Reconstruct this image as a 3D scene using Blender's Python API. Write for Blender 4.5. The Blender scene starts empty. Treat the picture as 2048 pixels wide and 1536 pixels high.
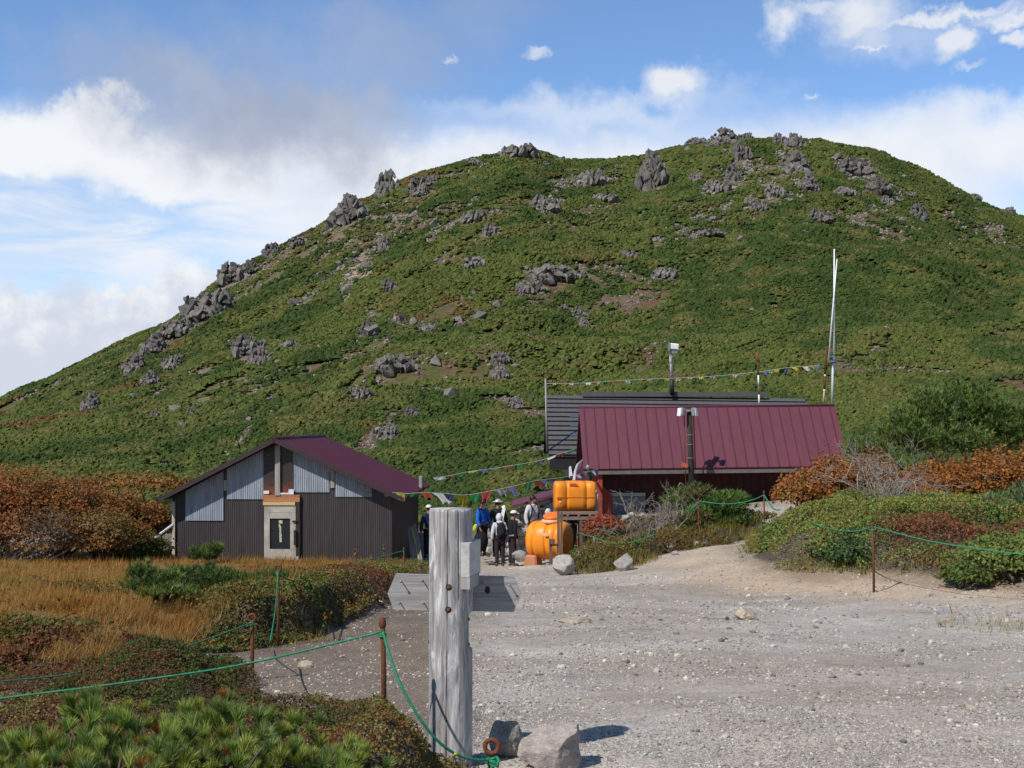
import bpy, bmesh, math, random
import numpy as np
from mathutils import Vector, Matrix
C = bpy.context.scene.collection
SC = bpy.context.scene
random.seed(7)
RNG = np.random.default_rng(11)

# ------------------------------------------------------------------ camera, sky, sun, exposure
F = 2400.0; CX = 1024.0; HY = 850.0            # focal length, centre column and horizon row of the photograph, in its pixels
cam_d = bpy.data.cameras.new('camera'); cam = bpy.data.objects.new('camera', cam_d); C.objects.link(cam)
cam_d.sensor_width = 36.0; cam_d.lens = 36.0*F/2048.0; cam_d.shift_y = (HY-768.0)/2048.0
cam_d.clip_start = 0.1; cam_d.clip_end = 20000
cam.location = (0, 0, 0); cam.rotation_euler = (math.pi/2, 0, 0)
SC.camera = cam
SUN = np.array([0.66, 0.66, -1.0]); SUN /= np.linalg.norm(SUN)
sd = bpy.data.lights.new('sun', 'SUN'); sun = bpy.data.objects.new('sun', sd); C.objects.link(sun)
sd.energy = 4.9; sd.angle = math.radians(0.53); sd.color = (1.0, 0.955, 0.88)
sun.rotation_euler = Vector(SUN).to_track_quat('-Z', 'Y').to_euler(); sun.location = (-30, -30, 60)
SC.view_settings.view_transform = 'Standard'; SC.view_settings.look = 'None'
SC.view_settings.exposure = -0.10; SC.view_settings.gamma = 1.0
SC.cycles.use_denoising = True
SC.cycles.max_bounces = 5; SC.cycles.diffuse_bounces = 2; SC.cycles.glossy_bounces = 2
SC.cycles.transmission_bounces = 2; SC.cycles.transparent_max_bounces = 6
SC.cycles.caustics_reflective = False; SC.cycles.caustics_refractive = False

def build_world():
    w = bpy.data.worlds.new('World'); SC.world = w; w.use_nodes = True
    nt = w.node_tree; N = nt.nodes; L = nt.links; N.clear()
    out = N.new('ShaderNodeOutputWorld'); bg = N.new('ShaderNodeBackground'); bg.inputs[1].default_value = 1.0
    L.new(bg.outputs[0], out.inputs[0])
    def val(x, sock):
        if isinstance(x, (int, float)): sock.default_value = x
        elif isinstance(x, tuple): sock.default_value = x
        else: L.new(x, sock)
    def M(op, a, b=0.0, c=None, clamp=False):
        n = N.new('ShaderNodeMath'); n.operation = op; n.use_clamp = clamp
        val(a, n.inputs[0]); val(b, n.inputs[1])
        if c is not None: val(c, n.inputs[2])
        return n.outputs[0]
    def VM(op, a, b=(0, 0, 0)):
        n = N.new('ShaderNodeVectorMath'); n.operation = op; val(a, n.inputs[0])
        val(b, n.inputs[3] if op == 'SCALE' else n.inputs[1])
        return n.outputs[1] if op == 'LENGTH' else n.outputs[0]
    def SS(x, a, b, lo=0.0, hi=1.0):
        n = N.new('ShaderNodeMapRange'); n.interpolation_type = 'SMOOTHSTEP'
        val(x, n.inputs[0]); val(a, n.inputs[1]); val(b, n.inputs[2]); val(lo, n.inputs[3]); val(hi, n.inputs[4])
        return n.outputs[0]
    def MIX(f, a, b):
        n = N.new('ShaderNodeMix'); n.data_type = 'RGBA'
        val(f, n.inputs[0]); val(a, n.inputs[6]); val(b, n.inputs[7]); return n.outputs[2]
    def NOI(v, sc, det=5, rough=0.55, dist=0.0):
        n = N.new('ShaderNodeTexNoise'); n.inputs['Scale'].default_value = sc; n.inputs['Detail'].default_value = det
        n.inputs['Roughness'].default_value = rough; n.inputs['Distortion'].default_value = dist
        L.new(v, n.inputs['Vector']); return n
    sky = N.new('ShaderNodeTexSky'); sky.sky_type = 'NISHITA'; sky.sun_disc = False
    sky.sun_elevation = math.asin(-SUN[2]); sky.sun_rotation = math.atan2(-SUN[0], -SUN[1])
    sky.altitude = 1900; sky.air_density = 1.0; sky.dust_density = 0.4; sky.ozone_density = 2.2
    tc = N.new('ShaderNodeTexCoord'); g = tc.outputs['Generated']
    sp = N.new('ShaderNodeSeparateXYZ'); L.new(g, sp.inputs[0]); X, Y, Z = sp.outputs
    up = M('MAXIMUM', Z, 0.0)
    # direction -> azimuth (about due ahead) and elevation, in thousandths of the same units as the photo's columns and rows
    az = M('MULTIPLY', M('ARCTAN2', X, Y), 2.4); el = M('MULTIPLY', M('ARCSINE', Z), 2.4)
    cb = N.new('ShaderNodeCombineXYZ'); L.new(az, cb.inputs[0]); L.new(el, cb.inputs[1]); P = cb.outputs[0]
    n1 = NOI(P, 4.5, 6, 0.58); n2 = NOI(P, 14.0, 5, 0.6)
    d1 = VM('SCALE', VM('SUBTRACT', n1.outputs['Color'], (0.5, 0.5, 0.5)), 0.26)
    d2 = VM('SCALE', VM('SUBTRACT', n2.outputs['Color'], (0.5, 0.5, 0.5)), 0.09)
    Q = VM('ADD', VM('ADD', P, d1), d2)
    d3 = VM('SCALE', VM('SUBTRACT', NOI(P, 26.0, 4, 0.6).outputs['Color'], (0.5, 0.5, 0.5)), 0.05)
    Qs = VM('ADD', VM('ADD', P, VM('SCALE', d2, 0.3)), d3); Q2 = VM('ADD', VM('ADD', P, VM('SCALE', d2, 1.0)), d3)
    def px(x, y):
        dx = (x-1024)/2400.0; dz = (850-y)/2400.0; return (2.4*math.atan(dx), 2.4*math.atan(dz/math.hypot(1, dx)), 0.0)
    def blob(v, x, y, rx, ry, soft=0.6, amt=1.0):
        d = VM('LENGTH', VM('MULTIPLY', VM('SUBTRACT', v, px(x, y)), (1000.0/rx, 1000.0/ry, 0.0)))
        return SS(d, 1.0-soft, 1.0+soft*0.5, amt, 0.0)
    def mx(*a):
        r = a[0]
        for b in a[1:]: r = M('MAXIMUM', r, b)
        return r
    col = VM('MULTIPLY', VM('SCALE', sky.outputs[0], 0.15), (1.02, 1.16, 1.27))
    # pale veil thickening towards the horizon
    spq = N.new('ShaderNodeSeparateXYZ'); L.new(Q, spq.inputs[0]); qx, qy = spq.outputs[0], M('ADD', M('MULTIPLY', spq.outputs[1], 0.5), M('MULTIPLY', el, 0.5))
    col = MIX(SS(el, 0.62, 0.0, 0.0, 0.50), col, (0.60, 0.80, 0.98, 1))
    white = (0.96, 0.985, 1.03, 1); grey = (0.405, 0.455, 0.59, 1)
    # stretched streaks
    st = N.new('ShaderNodeMapping'); st.inputs['Scale'].default_value = (1.1, 5.5, 1); L.new(P, st.inputs[0])
    ns = NOI(st.outputs[0], 2.3, 5, 0.55, 0.6)
    streak = SS(ns.outputs['Fac'], 0.36, 0.62)
    # broad bank: top edge differs left and right
    edge = M('ADD', M('MULTIPLY', SS(az, -0.45, 0.05), 0.0), 0.578)
    bank = M('MULTIPLY', SS(M('SUBTRACT', qy, edge), 0.05, -0.06), SS(el, 0.16, 0.34))
    leftgap = M('MULTIPLY', SS(az, -0.28, -0.75), SS(el, 0.50, 0.44))
    bank = M('MULTIPLY', bank, M('SUBTRACT', 1.0, M('MULTIPLY', M('MULTIPLY', leftgap, 0.8), M('SUBTRACT', 1.0, streak))))
    rgap = M('MULTIPLY', SS(az, 0.80, 1.05), SS(el, 0.50, 0.42))
    bank = M('MULTIPLY', bank, M('SUBTRACT', 1.0, M('MULTIPLY', rgap, 0.7)))
    shade = SS(n1.outputs['Fac'], 0.35, 0.65)
    col = MIX(M('MULTIPLY', bank, 0.95), col, MIX(shade, (0.86, 0.90, 0.98, 1), white))
    wisp = mx(blob(Q, 1180, 205, 330, 42, 0.95, 0.55), blob(Q, 1990, 235, 190, 60, 0.9, 0.7))
    col = MIX(wisp, col, white)
    # left cumulus head
    cum = mx(blob(Q, 170, 262, 120, 70, 0.35), blob(Q, 60, 290, 130, 60, 0.4), blob(Q, 330, 330, 200, 60, 0.5))
    col = MIX(cum, col, white)
    # low cumulus, shaded below
    low = mx(blob(Q, 350, 640, 150, 105, 0.25), blob(Q, 130, 660, 190, 95, 0.3), blob(Q, 0, 740, 260, 150, 0.3), blob(Q, 330, 740, 260, 120, 0.4), blob(Q, -300, 700, 330, 130, 0.3))
    lsh = SS(M('ADD', M('MULTIPLY', n2.outputs['Fac'], 0.5), M('MULTIPLY', M('ADD', M('MULTIPLY', n1.outputs['Fac'], 0.8), M('MULTIPLY', el, 0.9)), 0.8)), 0.66, 0.92)
    col = MIX(low, col, MIX(lsh, (0.70, 0.75, 0.87, 1), (0.99, 1.0, 1.02, 1)))
    # grey cloud drifting over the ridge
    gc = mx(blob(Q, 520, 215, 255, 118, 0.8, 0.93), blob(Q, 690, 235, 155, 118, 0.8, 0.9), blob(Q, 330, 185, 210, 90, 0.9, 0.7), blob(Q, 190, 130, 120, 90, 0.95, 0.45), blob(Q, 560, 120, 200, 90, 0.95, 0.5), blob(Q, 760, 90, 170, 110, 0.95, 0.5), blob(Q, 930, 20, 190, 70, 0.95, 0.3))
    gcol = MIX(SS(n1.outputs['Fac'], 0.35, 0.7), grey, (0.50, 0.545, 0.66, 1))
    col = MIX(gc, col, gcol)
    # small puffs
    pu = mx(blob(Qs, 1345, 165, 62, 36, 0.6, 0.95), blob(Qs, 1340, 192, 60, 22, 0.9, 0.6),
            blob(Q2, 1565, 45, 42, 44, 0.9, 0.85), blob(Q2, 1720, 25, 85, 50, 0.9, 0.92), blob(Qs, 1745, 70, 45, 36, 0.9, 0.6), blob(Qs, 1745, 92, 40, 6, 0.9, 0.8),
            blob(Qs, 1640, 12, 70, 16, 0.9, 0.7), blob(Q2, 1880, 30, 170, 16, 0.9, 0.9), blob(Q2, 2030, 36, 80, 18, 0.9, 0.9), blob(Q2, 1820, 70, 150, 40, 0.95, 0.35), blob(Qs, 1910, 82, 38, 28, 0.55, 0.9), blob(Qs, 1900, 108, 28, 14, 0.9, 0.55),
            blob(Qs, 2032, 76, 28, 13, 0.6, 0.85), blob(Qs, 1075, 107, 26, 8, 0.8, 0.6), blob(Qs, 900, 121, 14, 5, 0.9, 0.5), blob(Qs, 1621, 196, 14, 6, 0.9, 0.5), blob(Qs, 1935, 130, 26, 6, 0.9, 0.45))
    col = MIX(pu, col, (0.88, 0.91, 0.97, 1))
    # hemisphere behind the viewer and below: plain sky, and a floor of pale cloud
    front = SS(Y, -0.05, 0.25)
    col = MIX(front, VM('SCALE', sky.outputs[0], 0.115), col)
    col = MIX(SS(Z, 0.0, -0.06), col, (0.50, 0.56, 0.66, 1))
    L.new(col, bg.inputs[0])
build_world()

# ------------------------------------------------------------------ helpers
def P3(px, py, Y): return np.array([(px-CX)/F*Y, Y, (HY-py)/F*Y])
def tag(o, label=None, cat=None, group=None, kind=None):
    if label: o['label'] = label
    if cat: o['category'] = cat
    if group: o['group'] = group
    if kind: o['kind'] = kind
    return o
def empty(name, loc, label, cat, group=None, rz=0.0):
    o = bpy.data.objects.new(name, None); C.objects.link(o); o.location = Vector(loc); o.rotation_euler = (0, 0, rz)
    o.empty_display_size = 0.2
    return tag(o, label, cat, group)
def link(name, me, parent=None):
    o = bpy.data.objects.new(name, me); C.objects.link(o)
    if parent is not None: o.parent = parent
    return o
def np_mesh(name, V, Fc, mats, col=None, smooth=False, fm=None):
    """mesh from numpy arrays; Fc is (n,3) or (n,4)"""
    V = np.asarray(V, np.float32); Fc = np.asarray(Fc, np.int32); k = Fc.shape[1]
    me = bpy.data.meshes.new(name); me.vertices.add(len(V)); me.vertices.foreach_set('co', V.ravel())
    me.loops.add(Fc.size); me.loops.foreach_set('vertex_index', Fc.ravel())
    me.polygons.add(len(Fc)); me.polygons.foreach_set('loop_start', np.arange(0, Fc.size, k, dtype=np.int32))
    me.polygons.foreach_set('use_smooth', np.full(len(Fc), bool(smooth)))
    for m in (mats if isinstance(mats, (list, tuple)) else [mats]): me.materials.append(m)
    if fm is not None: me.polygons.foreach_set('material_index', np.asarray(fm, np.int32))
    if col is not None:
        a = me.color_attributes.new('Col', 'FLOAT_COLOR', 'POINT')
        c = np.ones((len(V), 4), np.float32); c[:, :3] = col; a.data.foreach_set('color', c.ravel())
    me.update(calc_edges=True); me.validate()
    return me
def hash3(ix, iy, iz, seed):
    h = (ix.astype(np.int64)*374761393 + iy.astype(np.int64)*668265263 + iz.astype(np.int64)*2147483647 + seed*974634277) & 0xffffffff
    h = ((h ^ (h >> 13))*1274126177) & 0xffffffff
    h = ((h ^ (h >> 16))*2246822519) & 0xffffffff
    return ((h ^ (h >> 15)) & 0xffffff)/float(0xffffff)
def vnoise(p, seed=0):
    p = np.asarray(p, float); f = np.floor(p); i = f.astype(np.int64); t = p-f; t = t*t*t*(t*(t*6-15)+10)
    x, y, z = i[..., 0], i[..., 1], i[..., 2]; tx, ty, tz = t[..., 0], t[..., 1], t[..., 2]
    r = 0
    for dz in (0, 1):
        a = hash3(x, y, z+dz, seed)*(1-tx)+hash3(x+1, y, z+dz, seed)*tx
        b = hash3(x, y+1, z+dz, seed)*(1-tx)+hash3(x+1, y+1, z+dz, seed)*tx
        r = r + (a*(1-ty)+b*ty)*(tz if dz else 1-tz)
    return r
def fbm(p, oct=4, seed=0, gain=0.5):
    p = np.asarray(p, float); r = 0; a = 1; s = 0
    for o in range(oct):
        r = r + a*vnoise(p*(2.03**o)+o*17.3, seed+o); s += a; a *= gain
    return r/s
def fbm2(x, y, sc, oct=4, seed=0, gain=0.5):
    return fbm(np.stack([np.asarray(x)*sc, np.asarray(y)*sc, np.zeros_like(np.asarray(x, float))+0.5], -1), oct, seed, gain)
def sst(x, a, b):
    t = np.clip((np.asarray(x, float)-a)/(b-a), 0, 1); return t*t*(3-2*t)
def lerp(a, b, t): return a+(b-a)*t

# ------------------------------------------------------------------ materials
MATS = {}
class NB:
    def __init__(s, name):
        s.m = bpy.data.materials.new(name); s.m.use_nodes = True; s.nt = s.m.node_tree; s.N = s.nt.nodes; s.L = s.nt.links
        s.p = s.N['Principled BSDF']; s.out = s.N['Material Output']
    def val(s, x, sock):
        if hasattr(x, 'is_output'): s.L.new(x, sock)
        else:
            if isinstance(x, tuple) and len(x) == 3 and sock.type == 'RGBA': x = x+(1,)
            sock.default_value = x
    def attr(s, n='Col'):
        a = s.N.new('ShaderNodeAttribute'); a.attribute_name = n; return a.outputs['Color']
    def coord(s, kind='Object', scale=(1, 1, 1)):
        t = s.N.new('ShaderNodeTexCoord'); m = s.N.new('ShaderNodeMapping'); m.inputs['Scale'].default_value = scale
        s.L.new(t.outputs[kind], m.inputs[0]); return m.outputs[0]
    def noise(s, v, sc, det=4, rough=0.55, dist=0.0):
        n = s.N.new('ShaderNodeTexNoise'); n.inputs['Scale'].default_value = sc; n.inputs['Detail'].default_value = det
        n.inputs['Roughness'].default_value = rough; n.inputs['Distortion'].default_value = dist; s.L.new(v, n.inputs['Vector']); return n.outputs['Fac']
    def voro(s, v, sc, feat='F1', out='Distance'):
        n = s.N.new('ShaderNodeTexVoronoi'); n.feature = feat; n.inputs['Scale'].default_value = sc; s.L.new(v, n.inputs['Vector']); return n.outputs[out]
    def wave(s, v, sc, dist=2.0, det=3, dirn='X', typ='BANDS'):
        n = s.N.new('ShaderNodeTexWave'); n.wave_type = typ; n.inputs['Scale'].default_value = sc; n.inputs['Distortion'].default_value = dist
        n.inputs['Detail'].default_value = det
        if typ == 'BANDS': n.bands_direction = dirn
        s.L.new(v, n.inputs['Vector']); return n.outputs['Fac']
    def math(s, op, a, b=0.0, clamp=False):
        n = s.N.new('ShaderNodeMath'); n.operation = op; n.use_clamp = clamp; s.val(a, n.inputs[0]); s.val(b, n.inputs[1]); return n.outputs[0]
    def mr(s, x, a, b, lo=0.0, hi=1.0):
        n = s.N.new('ShaderNodeMapRange'); s.val(x, n.inputs[0])
        for i, q in zip((1, 2, 3, 4), (a, b, lo, hi)): n.inputs[i].default_value = q
        return n.outputs[0]
    def mix(s, f, a, b, blend='MIX'):
        n = s.N.new('ShaderNodeMix'); n.data_type = 'RGBA'; n.blend_type = blend; s.val(f, n.inputs[0]); s.val(a, n.inputs[6]); s.val(b, n.inputs[7]); return n.outputs[2]
    def bump(s, h, st=0.3, d=0.02):
        n = s.N.new('ShaderNodeBump'); n.inputs['Strength'].default_value = st; n.inputs['Distance'].default_value = d
        s.L.new(h, n.inputs['Height']); s.L.new(n.outputs[0], s.p.inputs['Normal']); return n
    def set(s, col=None, rough=None, metal=None, spec=None):
        if col is not None: s.val(col, s.p.inputs['Base Color'])
        if rough is not None: s.val(rough, s.p.inputs['Roughness'])
        if metal is not None: s.val(metal, s.p.inputs['Metallic'])
        if spec is not None: s.val(spec, s.p.inputs['Specular IOR Level'])
        return s.m
def plain(name, col, rough=0.7, var=0.18, sc=6.0, bump=0.0, metal=0.0, spec=0.4, dirt=None):
    if name in MATS: return MATS[name]
    b = NB(name); v = b.coord('Object')
    n = b.noise(v, sc, 6, 0.6); f = b.mr(n, 0.3, 0.7)
    lo = tuple(c*(1-var) for c in col); hi = tuple(min(1, c*(1+var)) for c in col)
    c = b.mix(f, lo, hi)
    if dirt is not None:
        c = b.mix(b.mr(b.noise(v, sc*0.35, 7, 0.7), 0.48, 0.7), c, dirt)
    if bump: b.bump(b.noise(v, sc*5, 4, 0.6), bump, 0.01)
    MATS[name] = b.set(c, rough, metal, spec); return MATS[name]
def leafmat(name, trans=0.3, rough=0.6, spec=0.25):
    if name in MATS: return MATS[name]
    b = NB(name); c = b.attr()
    b.set(c, rough, 0.0, spec)
    t = b.N.new('ShaderNodeBsdfTranslucent'); b.val(b.mix(1.0, c, (1.0, 1.0, 0.55), 'MULTIPLY'), t.inputs[0])
    mxs = b.N.new('ShaderNodeMixShader'); mxs.inputs[0].default_value = trans
    b.L.new(b.p.outputs[0], mxs.inputs[1]); b.L.new(t.outputs[0], mxs.inputs[2]); b.L.new(mxs.outputs[0], b.out.inputs[0])
    MATS[name] = b.m; return b.m
def rockmat(name='rock', tint=(1, 1, 1), scale=1.0, base=0.21, bmp=0.9):
    if name in MATS: return MATS[name]
    b = NB(name); v = b.coord('Object')
    oi = b.N.new('ShaderNodeObjectInfo').outputs['Random']
    n1 = b.noise(v, 1.6*scale, 7, 0.65); n2 = b.noise(v, 9*scale, 6, 0.7); vo = b.voro(v, 3.0*scale, 'DISTANCE_TO_EDGE')
    g = lambda k: tuple(base*k*t for t in tint)
    c = b.mix(b.mr(n1, 0.3, 0.7), g(0.62), g(1.25))
    c = b.mix(b.mr(n2, 0.52, 0.75), c, g(1.75))
    c = b.mix(b.mr(n2, 0.42, 0.25), c, g(0.38))
    c = b.mix(b.mr(b.noise(v, 4.3*scale, 5, 0.7), 0.6, 0.72, 0.0, 0.55), c, (0.24, 0.245, 0.16))
    c = b.mix(1.0, c, b.mix(oi, (0.8, 0.8, 0.8), (1.15, 1.13, 1.1)), 'MULTIPLY')
    h = b.math('ADD', b.math('MULTIPLY', n2, 0.7), b.math('MULTIPLY', n1, 1.0))
    b.bump(h, bmp, 0.12/scale)
    MATS[name] = b.set(c, 0.92, 0, 0.2); return MATS[name]

# ------------------------------------------------------------------ terrain
SKYLINE = np.array([(-2600, 1250), (-1200, 1130), (-500, 985), (0, 803), (60, 778), (120, 750), (200, 710), (270, 678), (320, 658), (360, 632), (400, 596), (440, 566), (500, 531), (560, 497), (620, 468), (660, 446),
    (700, 416), (760, 392), (800, 368), (850, 352), (920, 330), (980, 314), (1040, 303), (1080, 308), (1130, 323), (1200, 322), (1270, 318), (1300, 308), (1350, 296), (1400, 290), (1450, 284), (1500, 282), (1560, 281), (1620, 283),
    (1700, 296), (1760, 309), (1820, 334), (1870, 358), (1920, 390), (1980, 417), (2048, 440), (2200, 505), (2700, 720), (3600, 1000), (5000, 1200)], float)
def sky_y(u):
    s = 0
    for d in (-18, -9, 0, 9, 18): s = s+np.interp(u+d, SKYLINE[:, 0], SKYLINE[:, 1])
    return s/5
def crest_Y(u): return np.interp(u, [-2600, -400, 0, 400, 800, 1450, 2048, 3000, 5000], [150, 170, 190, 215, 245, 275, 250, 215, 170])
YB = 55.0
def hill_raw(x, y):
    y = np.maximum(y, 20.0); u = CX+F*x/y; yc = crest_Y(u); t = (y-YB)/(yc-YB)
    yb = np.interp(u, [-3000, 0, 700, 1400, 2048, 5000], [985, 962, 985, 975, 945, 960])
    sk = sky_y(u); tc = np.clip(t, 0, 1)
    s = 1-(1-tc)**1.75
    z = (HY-(yb+(np.minimum(sk, yb-0)-yb)*s))/F*y
    zc = (HY-sk)/F*yc
    b = np.maximum(y-yc, 0)
    z = np.where(t > 1, zc*1.0-0.0035*b*b*(1/(1+b*0.012))-0.05*b, z)
    z = np.where(t < 0, (HY-yb)/F*y, z)
    amp = sst(t, 0.0, 0.25)*(1-0.75*sst(t, 0.86, 1.0))
    n = (fbm2(x, y, 1/26., 3, 3)-0.5)*5.5+(fbm2(x+0.35*y, y-0.35*x, 1/9., 3, 9)-0.5)*2.6
    return z+n*amp
# plaza and banks: thin-plate surface through levels read at known distances
def pl(Y): return -1.52-0.069*Y
CP = []
for Y in (7, 10, 14, 18, 22):
    for x in (-8, -4, -1, 2.5, 5.5): CP.append((x, Y, pl(Y)))
for Y in (26, 31): CP += [(-9, Y, pl(Y)), (-4, Y, pl(Y)), (0.5, Y, pl(Y))]
for x in (-6, 0, 6): CP += [(x, 0, -1.62), (x, -10, -1.5)]
CP += [(-11, 36, -4.12), (-4, 36, -4.22), (-8, 30, -3.72), (-14, 31, -3.62), (-24, 34, -3.5), (-16, 45, -3.75), (-26, 20, -2.6), (-12, 12, -2.3)]
CP += [tuple(P3(*q)) for q in [(1500, 1088, 30), (1440, 1078, 33), (1300, 1100, 31), (1747, 1180, 20.5), (2048, 1170, 20), (1700, 1100, 24), (2000, 1100, 23.5), (1650, 1050, 29), (1900, 1030, 31), (2048, 1015, 32),
        (1560, 1045, 33), (2400, 1020, 30), (2500, 1090, 22), (1300, 1060, 38), (1150, 1090, 38), (1600, 1000, 42), (1250, 1030, 44), (300, 962, 62), (700, 985, 62), (1100, 975, 62), (1500, 968, 62), (2048, 942, 62), (-400, 968, 62), (2600, 942, 62), (1010, 1110, 40), (900, 1060, 46), (1000, 1135, 35), (960, 1128, 36.5), (1090, 1136, 33.6), (1150, 1124, 35.4), (1128, 1153, 27.5), (1246, 1146, 27)]]
CP = np.array(CP)
def _tps(r2): return 0.5*r2*np.log(r2+1e-9)
def _fit():
    xy = CP[:, :2]; n = len(xy); d = ((xy[:, None]-xy[None])**2).sum(-1); K = _tps(d)+np.eye(n)*2.0
    Pm = np.c_[np.ones(n), xy]; A = np.block([[K, Pm], [Pm.T, np.zeros((3, 3))]])
    return np.linalg.solve(A, np.r_[CP[:, 2], np.zeros(3)])
TPS = _fit()
def near_exact(x, y):
    x = np.asarray(x, float); y = np.asarray(y, float); r = TPS[-3]+TPS[-2]*x+TPS[-1]*y
    for i in range(len(CP)): r = r+TPS[i]*_tps((x-CP[i, 0])**2+(y-CP[i, 1])**2)
    return r
_GX = np.arange(-64, 64.1, 0.5); _GY = np.arange(-18, 76.1, 0.5)
_GZ = near_exact(*np.meshgrid(_GX, _GY))
def near_raw(x, y):
    fx = np.clip((np.asarray(x, float)+64)/0.5, 0, len(_GX)-1.001); fy = np.clip((np.asarray(y, float)+18)/0.5, 0, len(_GY)-1.001)
    i = fx.astype(int); j = fy.astype(int); a = fx-i; c = fy-j
    return (_GZ[j, i]*(1-a)+_GZ[j, i+1]*a)*(1-c)+(_GZ[j+1, i]*(1-a)+_GZ[j+1, i+1]*a)*c
def poly_xy(pts):
    """outline given as photo columns and rows of points lying on the plaza level -> metres on the ground"""
    o = []; ys = np.exp(np.linspace(math.log(4.0), math.log(58.0), 900))
    for px, py in pts:
        k = np.nonzero((HY-py)/F*ys <= near_raw((px-CX)/F*ys, ys))[0]; Y = ys[k[0]] if len(k) else 58.0; o.append(((px-CX)/F*Y, Y))
    return np.array(o)
def sdf(poly, x, y):
    x = np.asarray(x, float); y = np.asarray(y, float); d = np.full(x.shape, 1e9); ins = np.zeros(x.shape, bool); n = len(poly)
    for i in range(n):
        ax, ay = poly[i]; bx, by = poly[(i+1) % n]; ex, ey = bx-ax, by-ay
        t = np.clip(((x-ax)*ex+(y-ay)*ey)/(ex*ex+ey*ey+1e-12), 0, 1)
        d = np.minimum(d, (x-ax-ex*t)**2+(y-ay-ey*t)**2)
        c = ((ay > y) != (by > y)) & (x < (bx-ax)*(y-ay)/(by-ay+1e-12)+ax); ins ^= c
    d = np.sqrt(d); return np.where(ins, -d, d)
MEADOW = poly_xy([(862, 1152), (800, 1196), (700, 1240), (600, 1284), (430, 1312), (300, 1330), (150, 1352), (-300, 1372), (-1400, 1390), (-1400, 1090), (300, 1086), (700, 1100), (850, 1118)])
HEATH = poly_xy([(120, 1395), (200, 1350), (330, 1338), (440, 1350), (492, 1385), (488, 1420), (380, 1440), (120, 1440)])
MOUND = np.array([(-7, 1.0), (-6, 6.9), (-3.0, 7.15), (-2.0, 7.1), (-1.3, 7.1), (-0.75, 7.1), (-0.50, 7.0), (-0.33, 6.75), (-0.22, 6.3), (-0.2, 5.4), (-0.1, 4.5), (0.2, 3.0), (0.5, 1.0)])
RBANK = poly_xy([(1486, 1092), (1520, 1122), (1580, 1136), (1640, 1150), (1760, 1152), (1900, 1168), (2048, 1172), (2300, 1190), (3200, 1215), (3200, 1000), (2300, 1000), (1900, 1010), (1700, 1030), (1560, 1055)])
TBANK = poly_xy([(1128, 1142), (1180, 1148), (1262, 1138), (1320, 1112), (1400, 1098), (1470, 1088), (1500, 1074), (1540, 1062), (1560, 1046), (1450, 1040), (1300, 1048), (1205, 1052), (1200, 1075), (1140, 1092)])
def bank(x, y):
    w = (fbm2(x, y, 1/1.4, 3, 5)-0.5)*0.9
    ul = sst(CX+F*x/np.maximum(y, 1), 520, 330); h = (0.46-0.22*ul)*sst(-(sdf(MEADOW, x, y)+w*0.8)/(1+4.0*ul), -0.05, 0.30)*(0.75+0.7*(fbm2(x, y, 1/3., 2, 8)-0.2))*(1-0.85*sst(y, 17, 30))
    h = h+sst(-sdf(MEADOW, x, y), 0.5, 2.5)*sst(y, 9, 12)*sst(y, 33, 26)*((fbm2(x, y, 1/4.5, 3, 12)-0.5)*0.75)
    h = h+0.30*sst(-(sdf(HEATH, x, y)+w*0.3), 0.0, 0.6)
    h = h+0.40*sst(-(sdf(MOUND, x, y)+w*0.2), 0.0, 0.42)*(1-0.35*sst(y, 6, 4.2))
    h = h+0.46*sst(-(sdf(RBANK, x, y)+w*0.9), 0.0, 1.0)*(0.6+0.8*fbm2(x, y, 1/2.5, 2, 18))
    h = h+0.26*sst(-(sdf(TBANK, x, y)+w*0.9), 0.0, 0.8)*(0.5+fbm2(x, y, 1/1.5, 2, 28))
    return h
def H(x, y):
    x = np.asarray(x, float); y = np.asarray(y, float)
    k = sst(y, 52, 66)
    n = near_raw(x, np.minimum(y, 70))
    h = n*(1-k)+hill_raw(x, y)*k
    m = y < 60
    b = np.zeros_like(h)
    if np.any(m): b[m] = bank(x[m], y[m])
    det = (fbm2(x, y, 1/1.7, 4, 21)-0.5)*0.13+(fbm2(x, y, 1/5., 3, 25)-0.5)*0.16
    return h+b+det*(1-k)
def H1(x, y): return float(H(np.array([x]), np.array([y]))[0])
_YS = np.concatenate([np.linspace(3, 60, 190), np.linspace(61, 300, 240)])
def hit(px, py, ymin=3.0):
    """point of the terrain seen at a photo column and row"""
    ys = _YS[_YS >= ymin]
    for rep in range(2):
        h = H((px-CX)/F*ys, ys); i = np.nonzero((HY-py)/F*ys <= h)[0]
        if len(i) == 0: return None
        i = i[0]
        if rep == 0 and i > 0: ys = np.linspace(ys[i-1], ys[i], 12)
    Y = ys[i]; return np.array([(px-CX)/F*Y, Y, h[i]])
def normal(x, y, e=0.5):
    zx = (H(x+e, y)-H(x-e, y))/(2*e); zy = (H(x, y+e)-H(x, y-e))/(2*e)
    n = np.stack([-zx, -zy, np.ones_like(zx)], -1); return n/np.linalg.norm(n, axis=-1, keepdims=True)

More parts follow.
